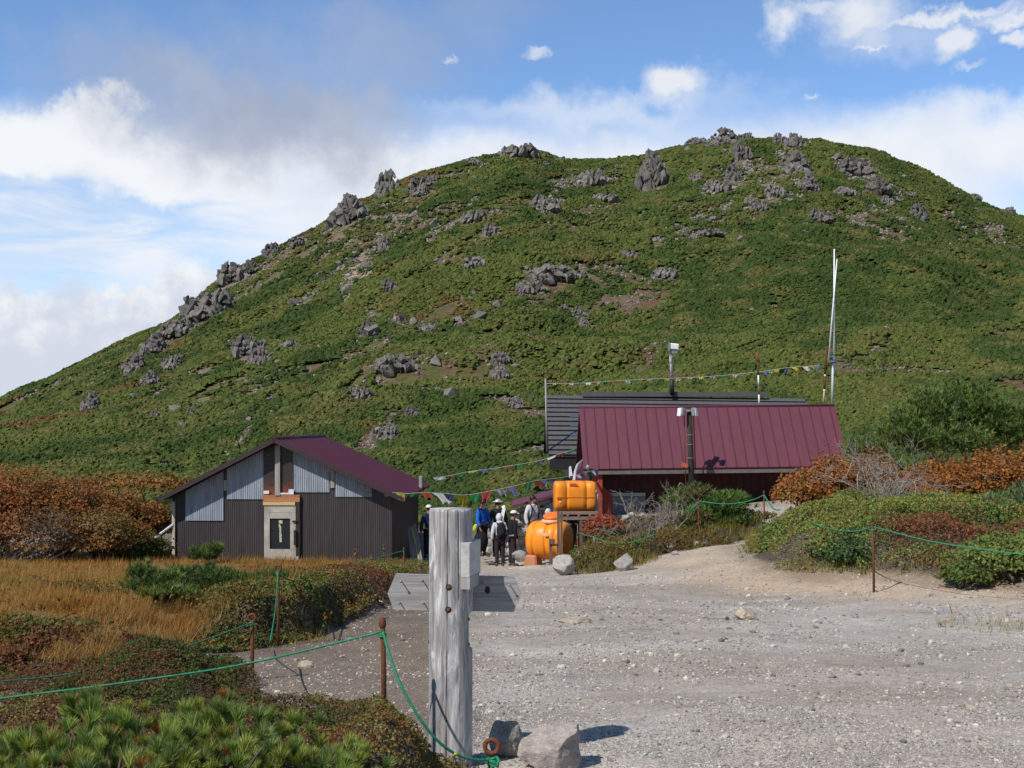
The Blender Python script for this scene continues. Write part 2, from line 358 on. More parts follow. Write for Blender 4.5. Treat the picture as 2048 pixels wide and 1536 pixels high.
# ------------------------------------------------------------------ ground (plaza, meadow floor, banks)
def ground_mat():
    b = NB('ground_soil'); v = b.coord('Object'); c = b.attr()
    n1 = b.noise(v, 0.9, 6, 0.65); n2 = b.noise(v, 7, 6, 0.7); n3 = b.noise(v, 45, 4, 0.7)
    vo = b.N.new('ShaderNodeTexVoronoi'); vo.inputs['Scale'].default_value = 38; b.L.new(v, vo.inputs['Vector'])
    vp = b.N.new('ShaderNodeTexVoronoi'); vp.inputs['Scale'].default_value = 95; b.L.new(v, vp.inputs['Vector'])
    k = b.mix(b.mr(n1, 0.3, 0.7), (0.80, 0.80, 0.80), (1.14, 1.13, 1.12))
    c = b.mix(1.0, c, k, 'MULTIPLY')
    c = b.mix(1.0, c, b.mix(b.mr(n2, 0.3, 0.7), (0.80, 0.79, 0.78), (1.18, 1.18, 1.18)), 'MULTIPLY')
    c = b.mix(1.0, c, b.mix(b.mr(n3, 0.35, 0.65), (0.58, 0.57, 0.56), (1.30, 1.30, 1.30)), 'MULTIPLY')
    sp = b.N.new('ShaderNodeSeparateColor'); b.L.new(vo.outputs['Color'], sp.inputs[0])
    peb = b.math('MULTIPLY', b.mr(sp.outputs[0], 0.72, 0.78), b.mr(vo.outputs['Distance'], 0.42, 0.30))
    c = b.mix(b.math('MULTIPLY', peb, 0.8), c, b.mix(sp.outputs[1], (0.24, 0.22, 0.21), (0.58, 0.54, 0.46)))
    sp2 = b.N.new('ShaderNodeSeparateColor'); b.L.new(vp.outputs['Color'], sp2.inputs[0])
    peb2 = b.math('MULTIPLY', b.mr(sp2.outputs[0], 0.55, 0.6), b.mr(vp.outputs['Distance'], 0.45, 0.3))
    c = b.mix(b.math('MULTIPLY', peb2, 0.7), c, b.mix(sp2.outputs[1], (0.24, 0.225, 0.21), (0.54, 0.51, 0.46)))
    h = b.math('ADD', b.math('MULTIPLY', n2, 1.2), b.math('ADD', b.math('MULTIPLY', n3, 0.5), b.math('ADD', b.math('MULTIPLY', peb, 0.5), b.math('MULTIPLY', peb2, 0.3))))
    b.bump(h, 0.9, 0.022)
    return b.set(c, 0.95, 0, 0.15)
def zones(x, y):
    """soil colour and how much plants cover the soil"""
    u = CX+F*x/np.maximum(y, 1); 
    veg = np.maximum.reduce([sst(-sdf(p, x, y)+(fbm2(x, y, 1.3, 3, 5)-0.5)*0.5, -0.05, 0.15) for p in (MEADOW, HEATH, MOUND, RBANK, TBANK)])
    w = fbm2(x, y, 0.35, 4, 51); w2 = fbm2(x, y, 1.1, 4, 57)
    gray = np.array([0.50, 0.457, 0.408]); tan = np.array([0.56, 0.43, 0.30]); brown = np.array([0.20, 0.150, 0.106]); pale = np.array([0.53, 0.485, 0.43]); pink = np.array([0.43, 0.365, 0.315])
    c = np.broadcast_to(gray, x.shape+(3,)).copy()
    def ap(m, k): c[:] = c*(1-m[..., None])+k*m[..., None]
    ap(sst(w, 0.42, 0.66)*0.75, pink)
    ap(sst(w2, 0.55, 0.75)*0.5, pale)
    st = fbm(np.stack([x*0.22+y*0.05, y*1.1-x*0.25, 0*x], -1), 4, 59); ap(sst(st, 0.50, 0.66)*0.32, brown*1.35); ap(sst(st, 0.46, 0.34)*0.3, pale*1.05)
    db = -sdf(RBANK, x, y)
    ap(sst(db+(w-0.5)*2.2, -3.0, -0.8)*(0.75+0.25*w2), tan)
    ap(sst(db+(w2-0.5)*1.2, -0.9, -0.1)*0.75, brown*1.15)
    ap(sst(u+(w-0.5)*400, 1010, 840)*sst(y, 5.5, 7.0)*0.92, brown*1.0)
    dm = -sdf(MEADOW, x, y); ap(sst(dm+(w2-0.5)*0.8, -1.2, -0.2)*0.7, brown*0.8)
    ap(sst(y, 23, 32)*0.55, pale*np.array([0.95, 0.90, 0.82]))
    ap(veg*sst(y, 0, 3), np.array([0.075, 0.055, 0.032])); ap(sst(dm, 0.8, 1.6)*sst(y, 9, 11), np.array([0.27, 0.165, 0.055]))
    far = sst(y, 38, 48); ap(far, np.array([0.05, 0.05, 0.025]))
    return c, veg
def build_ground():
    ur = np.linspace(-1500, 3600, 760); yr = np.concatenate([-14+np.arange(0, 17, 1.0), 3*np.exp(np.linspace(0, math.log(64/3.), 470))[1:]])
    ye = np.where(yr < 3, 3.0, yr)
    X = (ur[None]-CX)/F*np.maximum(ye, 3)[:, None]*np.where(yr < 3, 6.0, 1.0)[:, None]
    X[yr >= 3] = (ur[None]-CX)/F*yr[yr >= 3][:, None]
    # widen the rows close to the viewer so the ground reaches well past the picture on both sides
    wide = 1+5.0*np.exp(-((np.maximum(yr, 3)-3)/3.2))[:, None]*np.abs((ur[None]-CX)/2550.)**3
    X[yr >= 3] *= wide[yr >= 3]
    Yg = np.broadcast_to(yr[:, None], X.shape)
    Zg = H(X, Yg)
    c, veg = zones(X, Yg)
    n, m = X.shape; idx = np.arange(n*m).reshape(n, m)
    Fc = np.stack([idx[:-1, :-1], idx[:-1, 1:], idx[1:, 1:], idx[1:, :-1]], -1).reshape(-1, 4)
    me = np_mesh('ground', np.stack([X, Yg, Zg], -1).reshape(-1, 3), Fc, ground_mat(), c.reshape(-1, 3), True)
    return tag(link('ground', me), kind='structure')
build_ground()

# ------------------------------------------------------------------ hill: bare strips, rocks, slope
STRIPS = [([(775, 470), (735, 520), (700, 560), (690, 590)], 20), ([(860, 472), (960, 428), (1110, 402)], 13), ([(1110, 378), (1235, 345)], 17), ([(745, 630), (720, 680)], 13), ([(740, 745), (870, 715)], 17),
    ([(690, 800), (770, 760)], 14), ([(790, 840), (730, 900)], 24), ([(1050, 548), (1160, 545)], 17), ([(1030, 580), (1090, 572)], 11), ([(900, 655), (1000, 610)], 10), ([(1430, 350), (1385, 470)], 17), ([(1310, 480), (1450, 445)], 17),
    ([(1290, 560), (1345, 545)], 14), ([(255, 740), (305, 690), (430, 600)], 22), ([(470, 690), (535, 730)], 22), ([(555, 690), (640, 700)], 9), ([(690, 420), (800, 440), (860, 420)], 8), ([(600, 610), (700, 520)], 8), ([(300, 790), (420, 740)], 8),
    ([(780, 640), (880, 660)], 8), ([(990, 720), (1010, 750)], 13), ([(620, 560), (690, 530)], 7), ([(1560, 290), (1600, 380)], 20), ([(1290, 310), (1320, 360)], 26), ([(1680, 330), (1800, 390)], 20), ([(1500, 400), (1600, 390)], 13), ([(1650, 430), (1780, 470)], 9),
    ([(560, 780), (470, 900)], 8), ([(300, 940), (480, 900)], 8), ([(960, 800), (1060, 800)], 7), ([(1060, 905), (1110, 895)], 9), ([(1680, 735), (1900, 745)], 8), ([(640, 470), (790, 400)], 9), ([(840, 780), (900, 800)], 7), ([(1130, 620), (1190, 650)], 8), ([(1250, 515), (1290, 512)], 7), ([(1440, 290), (1500, 330), (1450, 420)], 13)]
def screen(x, y, z): return CX+F*x/y, HY-F*z/y
def bare_mask(x, y, z):
    u, v = screen(x, y, z)
    wx = (fbm2(x, y, 1/7., 3, 61)-0.5)*38; wy = (fbm2(x, y, 1/7., 3, 67)-0.5)*30
    uu = u+wx; vv = v+wy; m = np.zeros(x.shape)
    for pts, r in STRIPS:
        for (ax, ay), (bx, by) in zip(pts[:-1], pts[1:]):
            ex, ey = bx-ax, by-ay; t = np.clip(((uu-ax)*ex+(vv-ay)*ey)/(ex*ex+ey*ey), 0, 1)
            d = np.hypot(uu-ax-ex*t, (vv-ay-ey*t)); m = np.maximum(m, sst(d/r, 1.15, 0.6))
    # patchy openings, mostly high and to the left
    c, s = 0.50, 0.866
    n = fbm(np.stack([(x*c+y*s)/26., (-x*s+y*c)/6.5, np.zeros_like(x)], -1), 4, 71)
    th = 0.592+0.10*sst(u-0.9*(v-600)*0, 1000, 1500)*sst(v, 420, 560)+0.10*sst(v, 760, 900)+0.05*sst(u, 200, -200)
    return np.maximum(m, sst(n, th, th+0.035))
def build_hill():
    u1 = np.concatenate([np.linspace(-2600, -150, 70), np.linspace(-140, 2190, 420), np.linspace(2200, 5000, 80)])
    k = np.concatenate([np.linspace(0, 1, 330)**1.25, 1+np.linspace(0.01, 1.4, 50)**1.3])
    yc = crest_Y(u1); Y = 64+(yc[None]-64)*k[:, None]; X = (u1[None]-CX)/F*Y; Z = H(X, Y)
    bm = bare_mask(X, Y, Z)
    w = fbm2(X, Y, 1/4., 4, 81); w2 = fbm2(X, Y, 1/12., 3, 83)
    under = np.array([0.060, 0.075, 0.022]); soil = np.array([0.15, 0.105, 0.07]); red = np.array([0.145, 0.075, 0.04]); rub = np.array([0.25, 0.20, 0.165])
    g = lerp(np.array([0.075, 0.095, 0.025]), np.array([0.12, 0.10, 0.035]), w[..., None])
    c = lerp(under, g, 0.35)
    bc = soil*np.ones_like(c); bc = lerp(bc, red, sst(w, 0.42, 0.62)[..., None]*0.65); bc = lerp(bc, rub, sst(w2, 0.5, 0.7)[..., None]*0.6)
    bc = lerp(bc, np.array([0.095, 0.11, 0.033]), sst(fbm2(X, Y, 1/2.5, 3, 87), 0.45, 0.55)[..., None]*0.8)
    u, v = screen(X, Y, Z); sc = sst(np.hypot((u-715)/40, (v-550)/50), 1.2, 0.5)
    bc = lerp(bc, np.array([0.36, 0.26, 0.19]), sc[..., None])
    c = lerp(c, bc, bm[..., None])
    n, m = X.shape; idx = np.arange(n*m).reshape(n, m)
    Fc = np.stack([idx[:-1, :-1], idx[:-1, 1:], idx[1:, 1:], idx[1:, :-1]], -1).reshape(-1, 4)
    b = NB('hill_soil'); vv = b.coord('Object'); q = b.attr()
    n1 = b.noise(vv, 1.2, 6, 0.7); q = b.mix(1.0, q, b.mix(b.mr(n1, 0.3, 0.7), (0.6, 0.6, 0.6), (1.45, 1.42, 1.4)), 'MULTIPLY')
    b.bump(n1, 1.0, 0.5); mat = b.set(q, 0.95, 0, 0.1)
    tag(link('hillside', np_mesh('hillside', np.stack([X, Y, Z], -1).reshape(-1, 3), Fc, mat, c.reshape(-1, 3), True)), kind='structure')
build_hill()
def build_valley():
    a = np.linspace(0, 2*math.pi, 65)[:-1]; V = [(0, 0, -190)]+[(r*math.cos(t), r*math.sin(t), -190-60*k) for k, r in enumerate((1500, 9000)) for t in a]
    Fc = [(0, 1+i, 1+(i+1) % 64) for i in range(64)]; n = len(Fc)
    for i in range(64): j = (i+1) % 64; Fc += [(1+i, 65+i, 65+j), (1+i, 65+j, 1+j)]
    tag(link('valley_floor', np_mesh('valley_floor', V, Fc, plain('valley_green', (0.06, 0.08, 0.03), 0.95, 0.3, 0.01))), kind='structure')
build_valley()

# ---- triangle soups for leaves, needles and blades
def orth(d):
    a = np.where(np.abs(d[:, 2:3]) < 0.9, np.array([[0, 0, 1.0]]), np.array([[1.0, 0, 0]])); s = np.cross(d, a); s /= np.linalg.norm(s, axis=1, keepdims=True)+1e-9
    return s, np.cross(s, d)
def rdir(n, rng): 
    v = rng.normal(size=(n, 3)); return v/np.linalg.norm(v, axis=1, keepdims=True)
def unit(v): return v/(np.linalg.norm(v, axis=-1, keepdims=True)+1e-9)
class Soup:
    def __init__(s): s.T = []; s.K = []
    def add(s, tri, col): s.T.append(tri.reshape(-1, 3, 3)); s.K.append(np.repeat(col[:, None, :], 3, 1) if col.ndim == 2 else col)
    def needles(s, base, dirs, length, width, col, rng):
        """flat pointed blades"""
        sd, _ = orth(dirs); a = rng.uniform(0, 2*math.pi, len(base))[:, None]; _, q = orth(dirs); sd = sd*np.cos(a)+q*np.sin(a)
        L = np.broadcast_to(np.asarray(length, float).reshape(-1, 1), (len(base), 1)); W = np.broadcast_to(np.asarray(width, float).reshape(-1, 1), (len(base), 1))
        t = np.stack([base-sd*W*0.5, base+sd*W*0.5, base+dirs*L], 1); s.add(t, col)
    def leaves(s, pos, nrm, size, col, rng, asp=0.55):
        d, q = orth(nrm); a = rng.uniform(0, 2*math.pi, len(pos))[:, None]; u = d*np.cos(a)+q*np.sin(a); v = -d*np.sin(a)+q*np.cos(a)
        S = np.asarray(size, float).reshape(-1, 1)*np.ones((len(pos), 1))
        A = pos-u*S*0.5; B = pos+v*S*asp*0.5+nrm*S*0.08; Cc = pos+u*S*0.5; D = pos-v*S*asp*0.5+nrm*S*0.08
        s.add(np.stack([A, B, Cc], 1), col); s.add(np.stack([A, Cc, D], 1), col)
    def mesh(s, name, mat, origin=(0, 0, 0)):
        V = np.concatenate(s.T).reshape(-1, 3)-np.asarray(origin, float); K = np.concatenate(s.K).reshape(-1, 3)
        return np_mesh(name, V, np.arange(len(V)).reshape(-1, 3), mat, np.clip(K, 0, 1))
def tufts(S, pos, dirs, size, k, rng, col, var=0.25, spread=0.8, wid=0.10, tipcol=None, axial=0.5):
    """pine brushes: k needles fanning from each shoot"""
    n = len(pos); R = lambda a: np.repeat(a, k, 0)
    d = unit(R(dirs)+rdir(n*k, rng)*spread); sz = R(np.asarray(size, float).reshape(-1, 1))
    base = R(pos)+R(dirs)*sz*rng.uniform(-axial, axial*0.3, (n*k, 1))
    c = R(col)*rng.uniform(1-var, 1+var, (n*k, 1))
    S.needles(base, d, sz[:, 0]*rng.uniform(0.75, 1.15, n*k), sz[:, 0]*wid, c, rng)

# ---- rocks
def ico(sub):
    bm = bmesh.new(); bmesh.ops.create_icosphere(bm, subdivisions=sub, radius=1.0); bm.verts.ensure_lookup_table()
    V = np.array([v.co[:] for v in bm.verts]); Fc = np.array([[v.index for v in f.verts] for f in bm.faces]); bm.free(); return V, Fc
ICO = {k: ico(k) for k in (1, 2, 3, 4)}
def rock_vf(seed, sub=3, cuts=10, squash=(1, 1, 0.8), rough=0.14, cmin=0.55):
    rng = np.random.default_rng(seed); V, Fc = ICO[sub]; V = V*np.array(squash)
    for i in range(cuts):
        d = unit(rng.normal(size=3)); o = rng.uniform(cmin, 0.92); k = V@d-o; V = V-np.where(k > 0, k, 0)[:, None]*d*0.96
    n = unit(V); V = V+n*((fbm(V*2.2+seed, 4, seed)-0.5)*rough*2.0)[:, None]+n*((fbm(V*6+seed, 3, seed+5)-0.5)*rough*0.9)[:, None]
    return V, Fc
def rock_mesh(name, seed, mat, **k):
    V, Fc = rock_vf(seed, **k); return np_mesh(name, V, Fc, mat, None, False)
def hull_vf(pts):
    bm = bmesh.new()
    for p in pts: bm.verts.new(p)
    bmesh.ops.convex_hull(bm, input=bm.verts); bmesh.ops.triangulate(bm, faces=bm.faces); loose = [v for v in bm.verts if not v.link_faces]; bmesh.ops.delete(bm, geom=loose, context='VERTS'); bm.verts.index_update(); bm.verts.ensure_lookup_table()
    V = np.array([v.co[:] for v in bm.verts]); Fc = np.array([[v.index for v in f.verts] for f in bm.faces]); bm.free(); return V, Fc
def chunk(rng, n=13, squash=(1, 1, 1)):
    """angular broken block"""
    p = rng.uniform(-1, 1, (n, 3)); p = p/np.maximum(np.abs(p).max(1, keepdims=True), 0.62)*rng.uniform(0.8, 1.0, (n, 1)); return hull_vf(p*np.array(squash))
def crag_vf(seed, n, ext):
    """outcrop of many close packed angular blocks with open cracks between them"""
    rng = np.random.default_rng(seed); Vs, Fs, o = [], [], 0; tilt = rng.uniform(-0.5, 0.5)
    lib = [chunk(rng, 12) for _ in range(14)]
    for i in range(n):
        V, Fc = lib[rng.integers(14)]; c = rng.uniform(-1, 1, 3); 
        while np.linalg.norm(c[:2]) > 1 or abs(c[2]) > 1: c = rng.uniform(-1, 1, 3)
        top = (1-np.linalg.norm(c[:2])**4)**0.5*(0.55+0.75*float(fbm(np.array([c[0]*1.6+seed, c[1]*1.6, 0.3]), 3, seed))); z = abs(c[2])*top
        r = rng.uniform(0.12, 0.27)*(0.7+0.5*(1-abs(c[2]))); a = rng.uniform(0, 6.3); b = tilt+rng.normal()*0.6
        R = np.array([[math.cos(a), -math.sin(a), 0], [math.sin(a), math.cos(a), 0], [0, 0, 1]]); R = np.array([[math.cos(b), 0, math.sin(b)], [0, 1, 0], [-math.sin(b), 0, math.cos(b)]])@R
        V = (V*np.array([1, 1, rng.uniform(0.6, 1.05)])*r)@R.T+np.array([c[0]*ext[0], c[1]*ext[1], z*ext[2]]); Vs.append(V); Fs.append(Fc+o); o += len(V)
    V = np.concatenate(Vs); V[:, 0] /= np.abs(V[:, 0]).max(); V[:, 1] /= np.abs(V[:, 1]).max(); V[:, 2] /= np.percentile(V[:, 2], 99.3)
    return V, np.concatenate(Fs)
ROCK_HILL = rockmat('hill_rock', (1.08, 0.99, 0.92), 0.8, 0.160, 0.35)
CRAGS = [np_mesh('crag', *crag_vf(s, 120, e), ROCK_HILL) for s, e in ((1, (0.95, 0.8, 1.0)), (2, (1.0, 0.7, 0.8)), (3, (0.9, 0.7, 1.25)), (4, (1.0, 0.8, 0.55)), (5, (1.0, 0.6, 0.6)), (6, (0.8, 0.8, 0.9)))]
HBOULD = [np_mesh('boulder', *(lambda v: v)(chunk(np.random.default_rng(100+i), 16, (1, 0.9, 0.8))), ROCK_HILL) for i in range(10)]
# photo column, row of the foot, width, height, mesh, label
CR = [(775, 388, 42, 50, 2, 'upright block crag like a tooth on the left shoulder skyline'), (700, 440, 80, 62, 0, 'broad dark crag jutting from the ridge below the tooth crag'),
 (1038, 312, 70, 26, 3, 'low jagged crag crowning the middle summit'), (945, 330, 28, 14, 4, 'small crag on the skyline left of the middle summit'), (850, 372, 60, 26, 1, 'rough rock band just behind the tooth crag'), (838, 390, 40, 24, 1, 'grey block in the scrub right of the tooth crag'),
 (1305, 372, 66, 84, 0, 'massive bulging crag on the left edge of the main summit'), (1450, 290, 50, 34, 2, 'highest pinnacle crag on the main summit skyline'), (1490, 284, 30, 20, 1, 'rounded crag next to the highest pinnacle'), (1400, 292, 48, 18, 4, 'low skyline crag left of the highest pinnacle'),
 (1590, 300, 50, 40, 0, 'double headed crag at the right end of the summit skyline'), (1560, 288, 26, 22, 1, 'round boulder crag beside the double headed crag'), (1590, 350, 60, 56, 2, 'dark buttress hanging below the double headed crag'), (1618, 380, 44, 40, 0, 'dark lower end of the summit buttress'),
 (1485, 315, 40, 36, 1, 'fractured crag below the highest pinnacle'), (1465, 360, 34, 40, 2, 'narrow rock rib descending from the summit'), (1440, 385, 46, 30, 4, 'rubbly foot of the summit rock rib'), (1712, 348, 70, 38, 1, 'wide crag on the right shoulder'), (1755, 385, 60, 36, 0, 'blocky crag lower on the right shoulder'),
 (1838, 440, 38, 40, 2, 'solitary grey pillar on the right slope'), (1642, 442, 48, 28, 1, 'squat crag in dense scrub under the summit'), (1775, 410, 26, 22, 1, 'crag tucked beneath the right shoulder blocks'), (1690, 390, 42, 20, 4, 'flat ledge between the buttress and the right shoulder'), (1945, 400, 30, 14, 4, 'pale crag on the right skyline'), (2015, 425, 28, 16, 1, 'dark crag on the far right skyline'),
 (1392, 362, 30, 20, 1, 'twin boulders left of the summit rock rib'), (1550, 392, 40, 26, 4, 'fractured crag in the middle of the upper slope'), (1520, 420, 40, 18, 3, 'low outcrop above the brown patch'), (1420, 470, 60, 14, 3, 'flat ledge in the brown patch'),
 (1092, 420, 60, 34, 1, 'weathered crag in the middle of the slope'), (1208, 405, 60, 22, 4, 'long rough crag above the middle slope'), (1185, 365, 60, 30, 3, 'reddish rubble crag below the saddle'), (985, 470, 40, 28, 1, 'pale split rock on the middle slope'), (950, 440, 56, 24, 3, 'rubble outcrop in the diagonal scree'),
 (1110, 560, 90, 36, 4, 'long broken crag halfway down the slope'), (1062, 582, 60, 24, 3, 'low crag under the long broken crag'), (950, 535, 50, 26, 4, 'pale slabs beside a dead branch on the slope'), (1330, 555, 50, 24, 4, 'small crag on a rusty patch right of centre'), (1255, 518, 44, 20, 4, 'little crag alone in the green right of centre'), (1162, 632, 30, 22, 1, 'dark upper boulder of a pair on the slope'), (1166, 655, 28, 22, 0, 'dark lower boulder of a pair on the slope'),
 (470, 560, 70, 40, 1, 'rounded crag on the left ridge skyline'), (545, 512, 36, 28, 2, 'small skyline crag halfway up the left ridge'), (500, 545, 50, 30, 0, 'grey crag under the left ridge skyline'), (600, 490, 40, 20, 4, 'low skyline crag near the upper left ridge'), (415, 632, 110, 60, 1, 'large sloping rock face on the left ridge'), (360, 670, 70, 36, 4, 'slabby crag below the sloping rock face'),
 (310, 708, 60, 50, 0, 'crag with a deep dark cleft on the left slope'), (270, 745, 44, 44, 2, 'lower rib of the cleft crag'), (345, 735, 44, 30, 1, 'broken rocks right of the cleft crag'), (300, 770, 44, 34, 0, 'jumbled blocks below the cleft crag'), (183, 822, 46, 44, 0, 'isolated pale crag low on the left slope'), (500, 705, 70, 40, 1, 'knobbly crag in the middle of the left slope'), (520, 730, 40, 44, 2, 'upright rocks under the knobbly crag'),
 (790, 742, 80, 38, 4, 'dark crag above the roof of the corrugated shed'), (740, 668, 40, 30, 1, 'rock pile in the slope gully'), (770, 500, 26, 34, 2, 'pale pointed stone at the top of the tan scree'), (780, 580, 34, 26, 1, 'grey stone right of the tan scree'), (1000, 755, 44, 22, 3, 'flat pale rock low on the slope above the flags'), (1000, 725, 36, 26, 4, 'rubbly rock above the flat pale rock'), (1030, 815, 40, 20, 1, 'boulder casting shadow left of the grey roof'),
 (770, 880, 60, 34, 1, 'rock heap behind the ridge of the corrugated shed'), (720, 795, 50, 24, 3, 'pale slab in the gully above the shed'), (825, 830, 30, 20, 1, 'grey boulder right of the gully'), (385, 835, 26, 22, 1, 'dark lone boulder low on the left slope'), (312, 838, 24, 20, 1, 'pale boulder low on the left slope'), (1100, 905, 50, 16, 4, 'stones beside the left end of the grey roof'), (1905, 640+10, 1, 1, 3, None)]
crag_xy = []
def build_crags():
    for px, py, w, h, m, lab in CR:
        if lab is None: continue
        p = hit(px, py, 60)
        if p is None:
            u = px; yc = float(crest_Y(u)); p = np.array([(u-CX)/F*yc, yc, 0.0]); p[2] = H1(p[0], p[1])
        k = p[1]/F; m = 5 if m == 2 else m; o = link('crag', CRAGS[m]); sx = w*k/2.0; hz = h*k
        zt = {0: 1.0, 1: 0.8, 2: 1.25, 3: 0.55, 4: 0.6, 5: 0.9}[m]
        o.location = (p[0], p[1]+sx*0.15, p[2]-0.08*hz); big = 1.12 if p[1] > 0.9*float(crest_Y(px)) else 1.0; o.scale = (sx*1.2*big, sx*0.95*big, 0.92*hz*big); o.rotation_euler = (0, 0, RNG.uniform(-0.4, 0.4)+(0 if RNG.random() < .5 else math.pi))
        tag(o, lab, 'rock outcrop', 'rock outcrops on the hill'); crag_xy.append((p[0], p[1]+sx*0.2, sx))
build_crags()
def build_hill_boulders():
    n = 0; r2 = np.random.default_rng(5); tries = 0; sc_pos = []
    while n < 290 and tries < 9000:
        tries += 1
        if r2.random() < 0.62:
            pts, rr = STRIPS[r2.integers(len(STRIPS))]; j = r2.integers(len(pts)-1); t = r2.random()
            px = lerp(pts[j][0], pts[j+1][0], t)+r2.normal()*rr; py = lerp(pts[j][1], pts[j+1][1], t)+r2.normal()*rr*0.7
        else:
            px = r2.uniform(60, 1950); py = r2.uniform(300, 930) if r2.random() < 0.7 else float(sky_y(px))+r2.uniform(6, 40)
            if px > 1100 and py > 560 and r2.random() < 0.85: continue
            if px > 1050 and py > 700: continue
        p = hit(px, py, 64)
        if p is None or p[1] > 272: continue
        s = (r2.uniform(4, 8.5)+r2.exponential(4.0))*p[1]/F*0.62
        cl = r2.random() < 0.42; o = link('boulder', CRAGS[(0, 1, 3, 4, 5)[r2.integers(5)]] if cl else HBOULD[r2.integers(10)]); o.location = (p[0], p[1], p[2]-0.1*s if cl else p[2]+s*0.34); o.scale = (s*r2.uniform(1.3, 2.0), s*1.2, s*r2.uniform(.8, 1.2)) if cl else (s*r2.uniform(.9, 1.3), s, s*r2.uniform(.8, 1.3)); o.rotation_euler = (r2.uniform(-.4, .4), r2.uniform(-.4, .4), r2.uniform(0, 6.3))
        tag(o, 'one of the small grey boulders scattered over the green hillside', 'boulder', 'small boulders strewn over the hillside'); crag_xy.append((p[0], p[1], s*0.9)); n += 1
build_hill_boulders()
def build_hill_scree():
    r2 = np.random.default_rng(15); Vs, Fs = [], []; o = 0
    V0, F0 = ICO[1]
    for pts, rr in STRIPS:
        L = sum(math.hypot(b[0]-a[0], b[1]-a[1]) for a, b in zip(pts[:-1], pts[1:]))
        for i in range(int(L*rr/11.)):
            j = r2.integers(len(pts)-1); t = r2.random(); px = lerp(pts[j][0], pts[j+1][0], t)+r2.normal()*rr*0.6; py = lerp(pts[j][1], pts[j+1][1], t)+r2.normal()*rr*0.5
            p = hit(px, py, 64)
            if p is None or p[1] > 265: continue
            s = (r2.uniform(1.5, 4.4)+(r2.random() < 0.12)*4)*p[1]/F*0.62; V = V0*(1+(r2.random((len(V0), 1))-0.5)*0.8)*np.array([1, 1, 0.75])*s; a = r2.uniform(0, 6.3); c, q = math.cos(a), math.sin(a)
            V = V@np.array([[c, q, 0], [-q, c, 0], [0, 0, 1]])+p+np.array([0, 0, s*0.3]); Vs.append(V); Fs.append(F0+o); o += len(V)
    y = np.sqrt(r2.uniform(0, 1, 95000)*(276**2-64**2)+64**2); u = r2.uniform(-60, 2100, 95000); x = (u-CX)/F*y; k = y < crest_Y(u)+3; x, y = x[k], y[k]; z = H(x, y); k = bare_mask(x, y, z)*sst(fbm2(x, y, 1/5., 3, 79), 0.36, 0.54) > 0.5
    for px_, py_, pz_ in zip(x[k], y[k], z[k]):
        s = (r2.uniform(1.2, 3.6)+(r2.random() < 0.15)*3.5)*py_/F*0.62; V = V0*(1+(r2.random((len(V0), 1))-0.5)*0.8)*np.array([1, 1, 0.8])*s+np.array([px_, py_, pz_+s*0.3]); Vs.append(V); Fs.append(F0+o); o += len(V)
    me = np_mesh('scree', np.concatenate(Vs), np.concatenate(Fs), rockmat('scree_rock', (1.05, 0.96, 0.88), 1.0, 0.23))
    tag(link('scree', me), 'grey and tan loose stones in the bare strips of the hillside', 'scree', kind='stuff')
build_hill_scree()
DOME_V = np.array([(0, 0, 1.0)]+[(0.62*math.cos(a), 0.62*math.sin(a), 0.72) for a in np.arange(6)*math.pi/3]+[(math.cos(a), math.sin(a), 0.0) for a in np.arange(6)*math.pi/3+0.5])
DOME_F = np.array([(0, 1+i, 1+(i+1) % 6) for i in range(6)]+[(1+i, 7+i, 1+(i+1) % 6) for i in range(6)]+[(7+i, 7+(i+1) % 6, 1+(i+1) % 6) for i in range(6)])
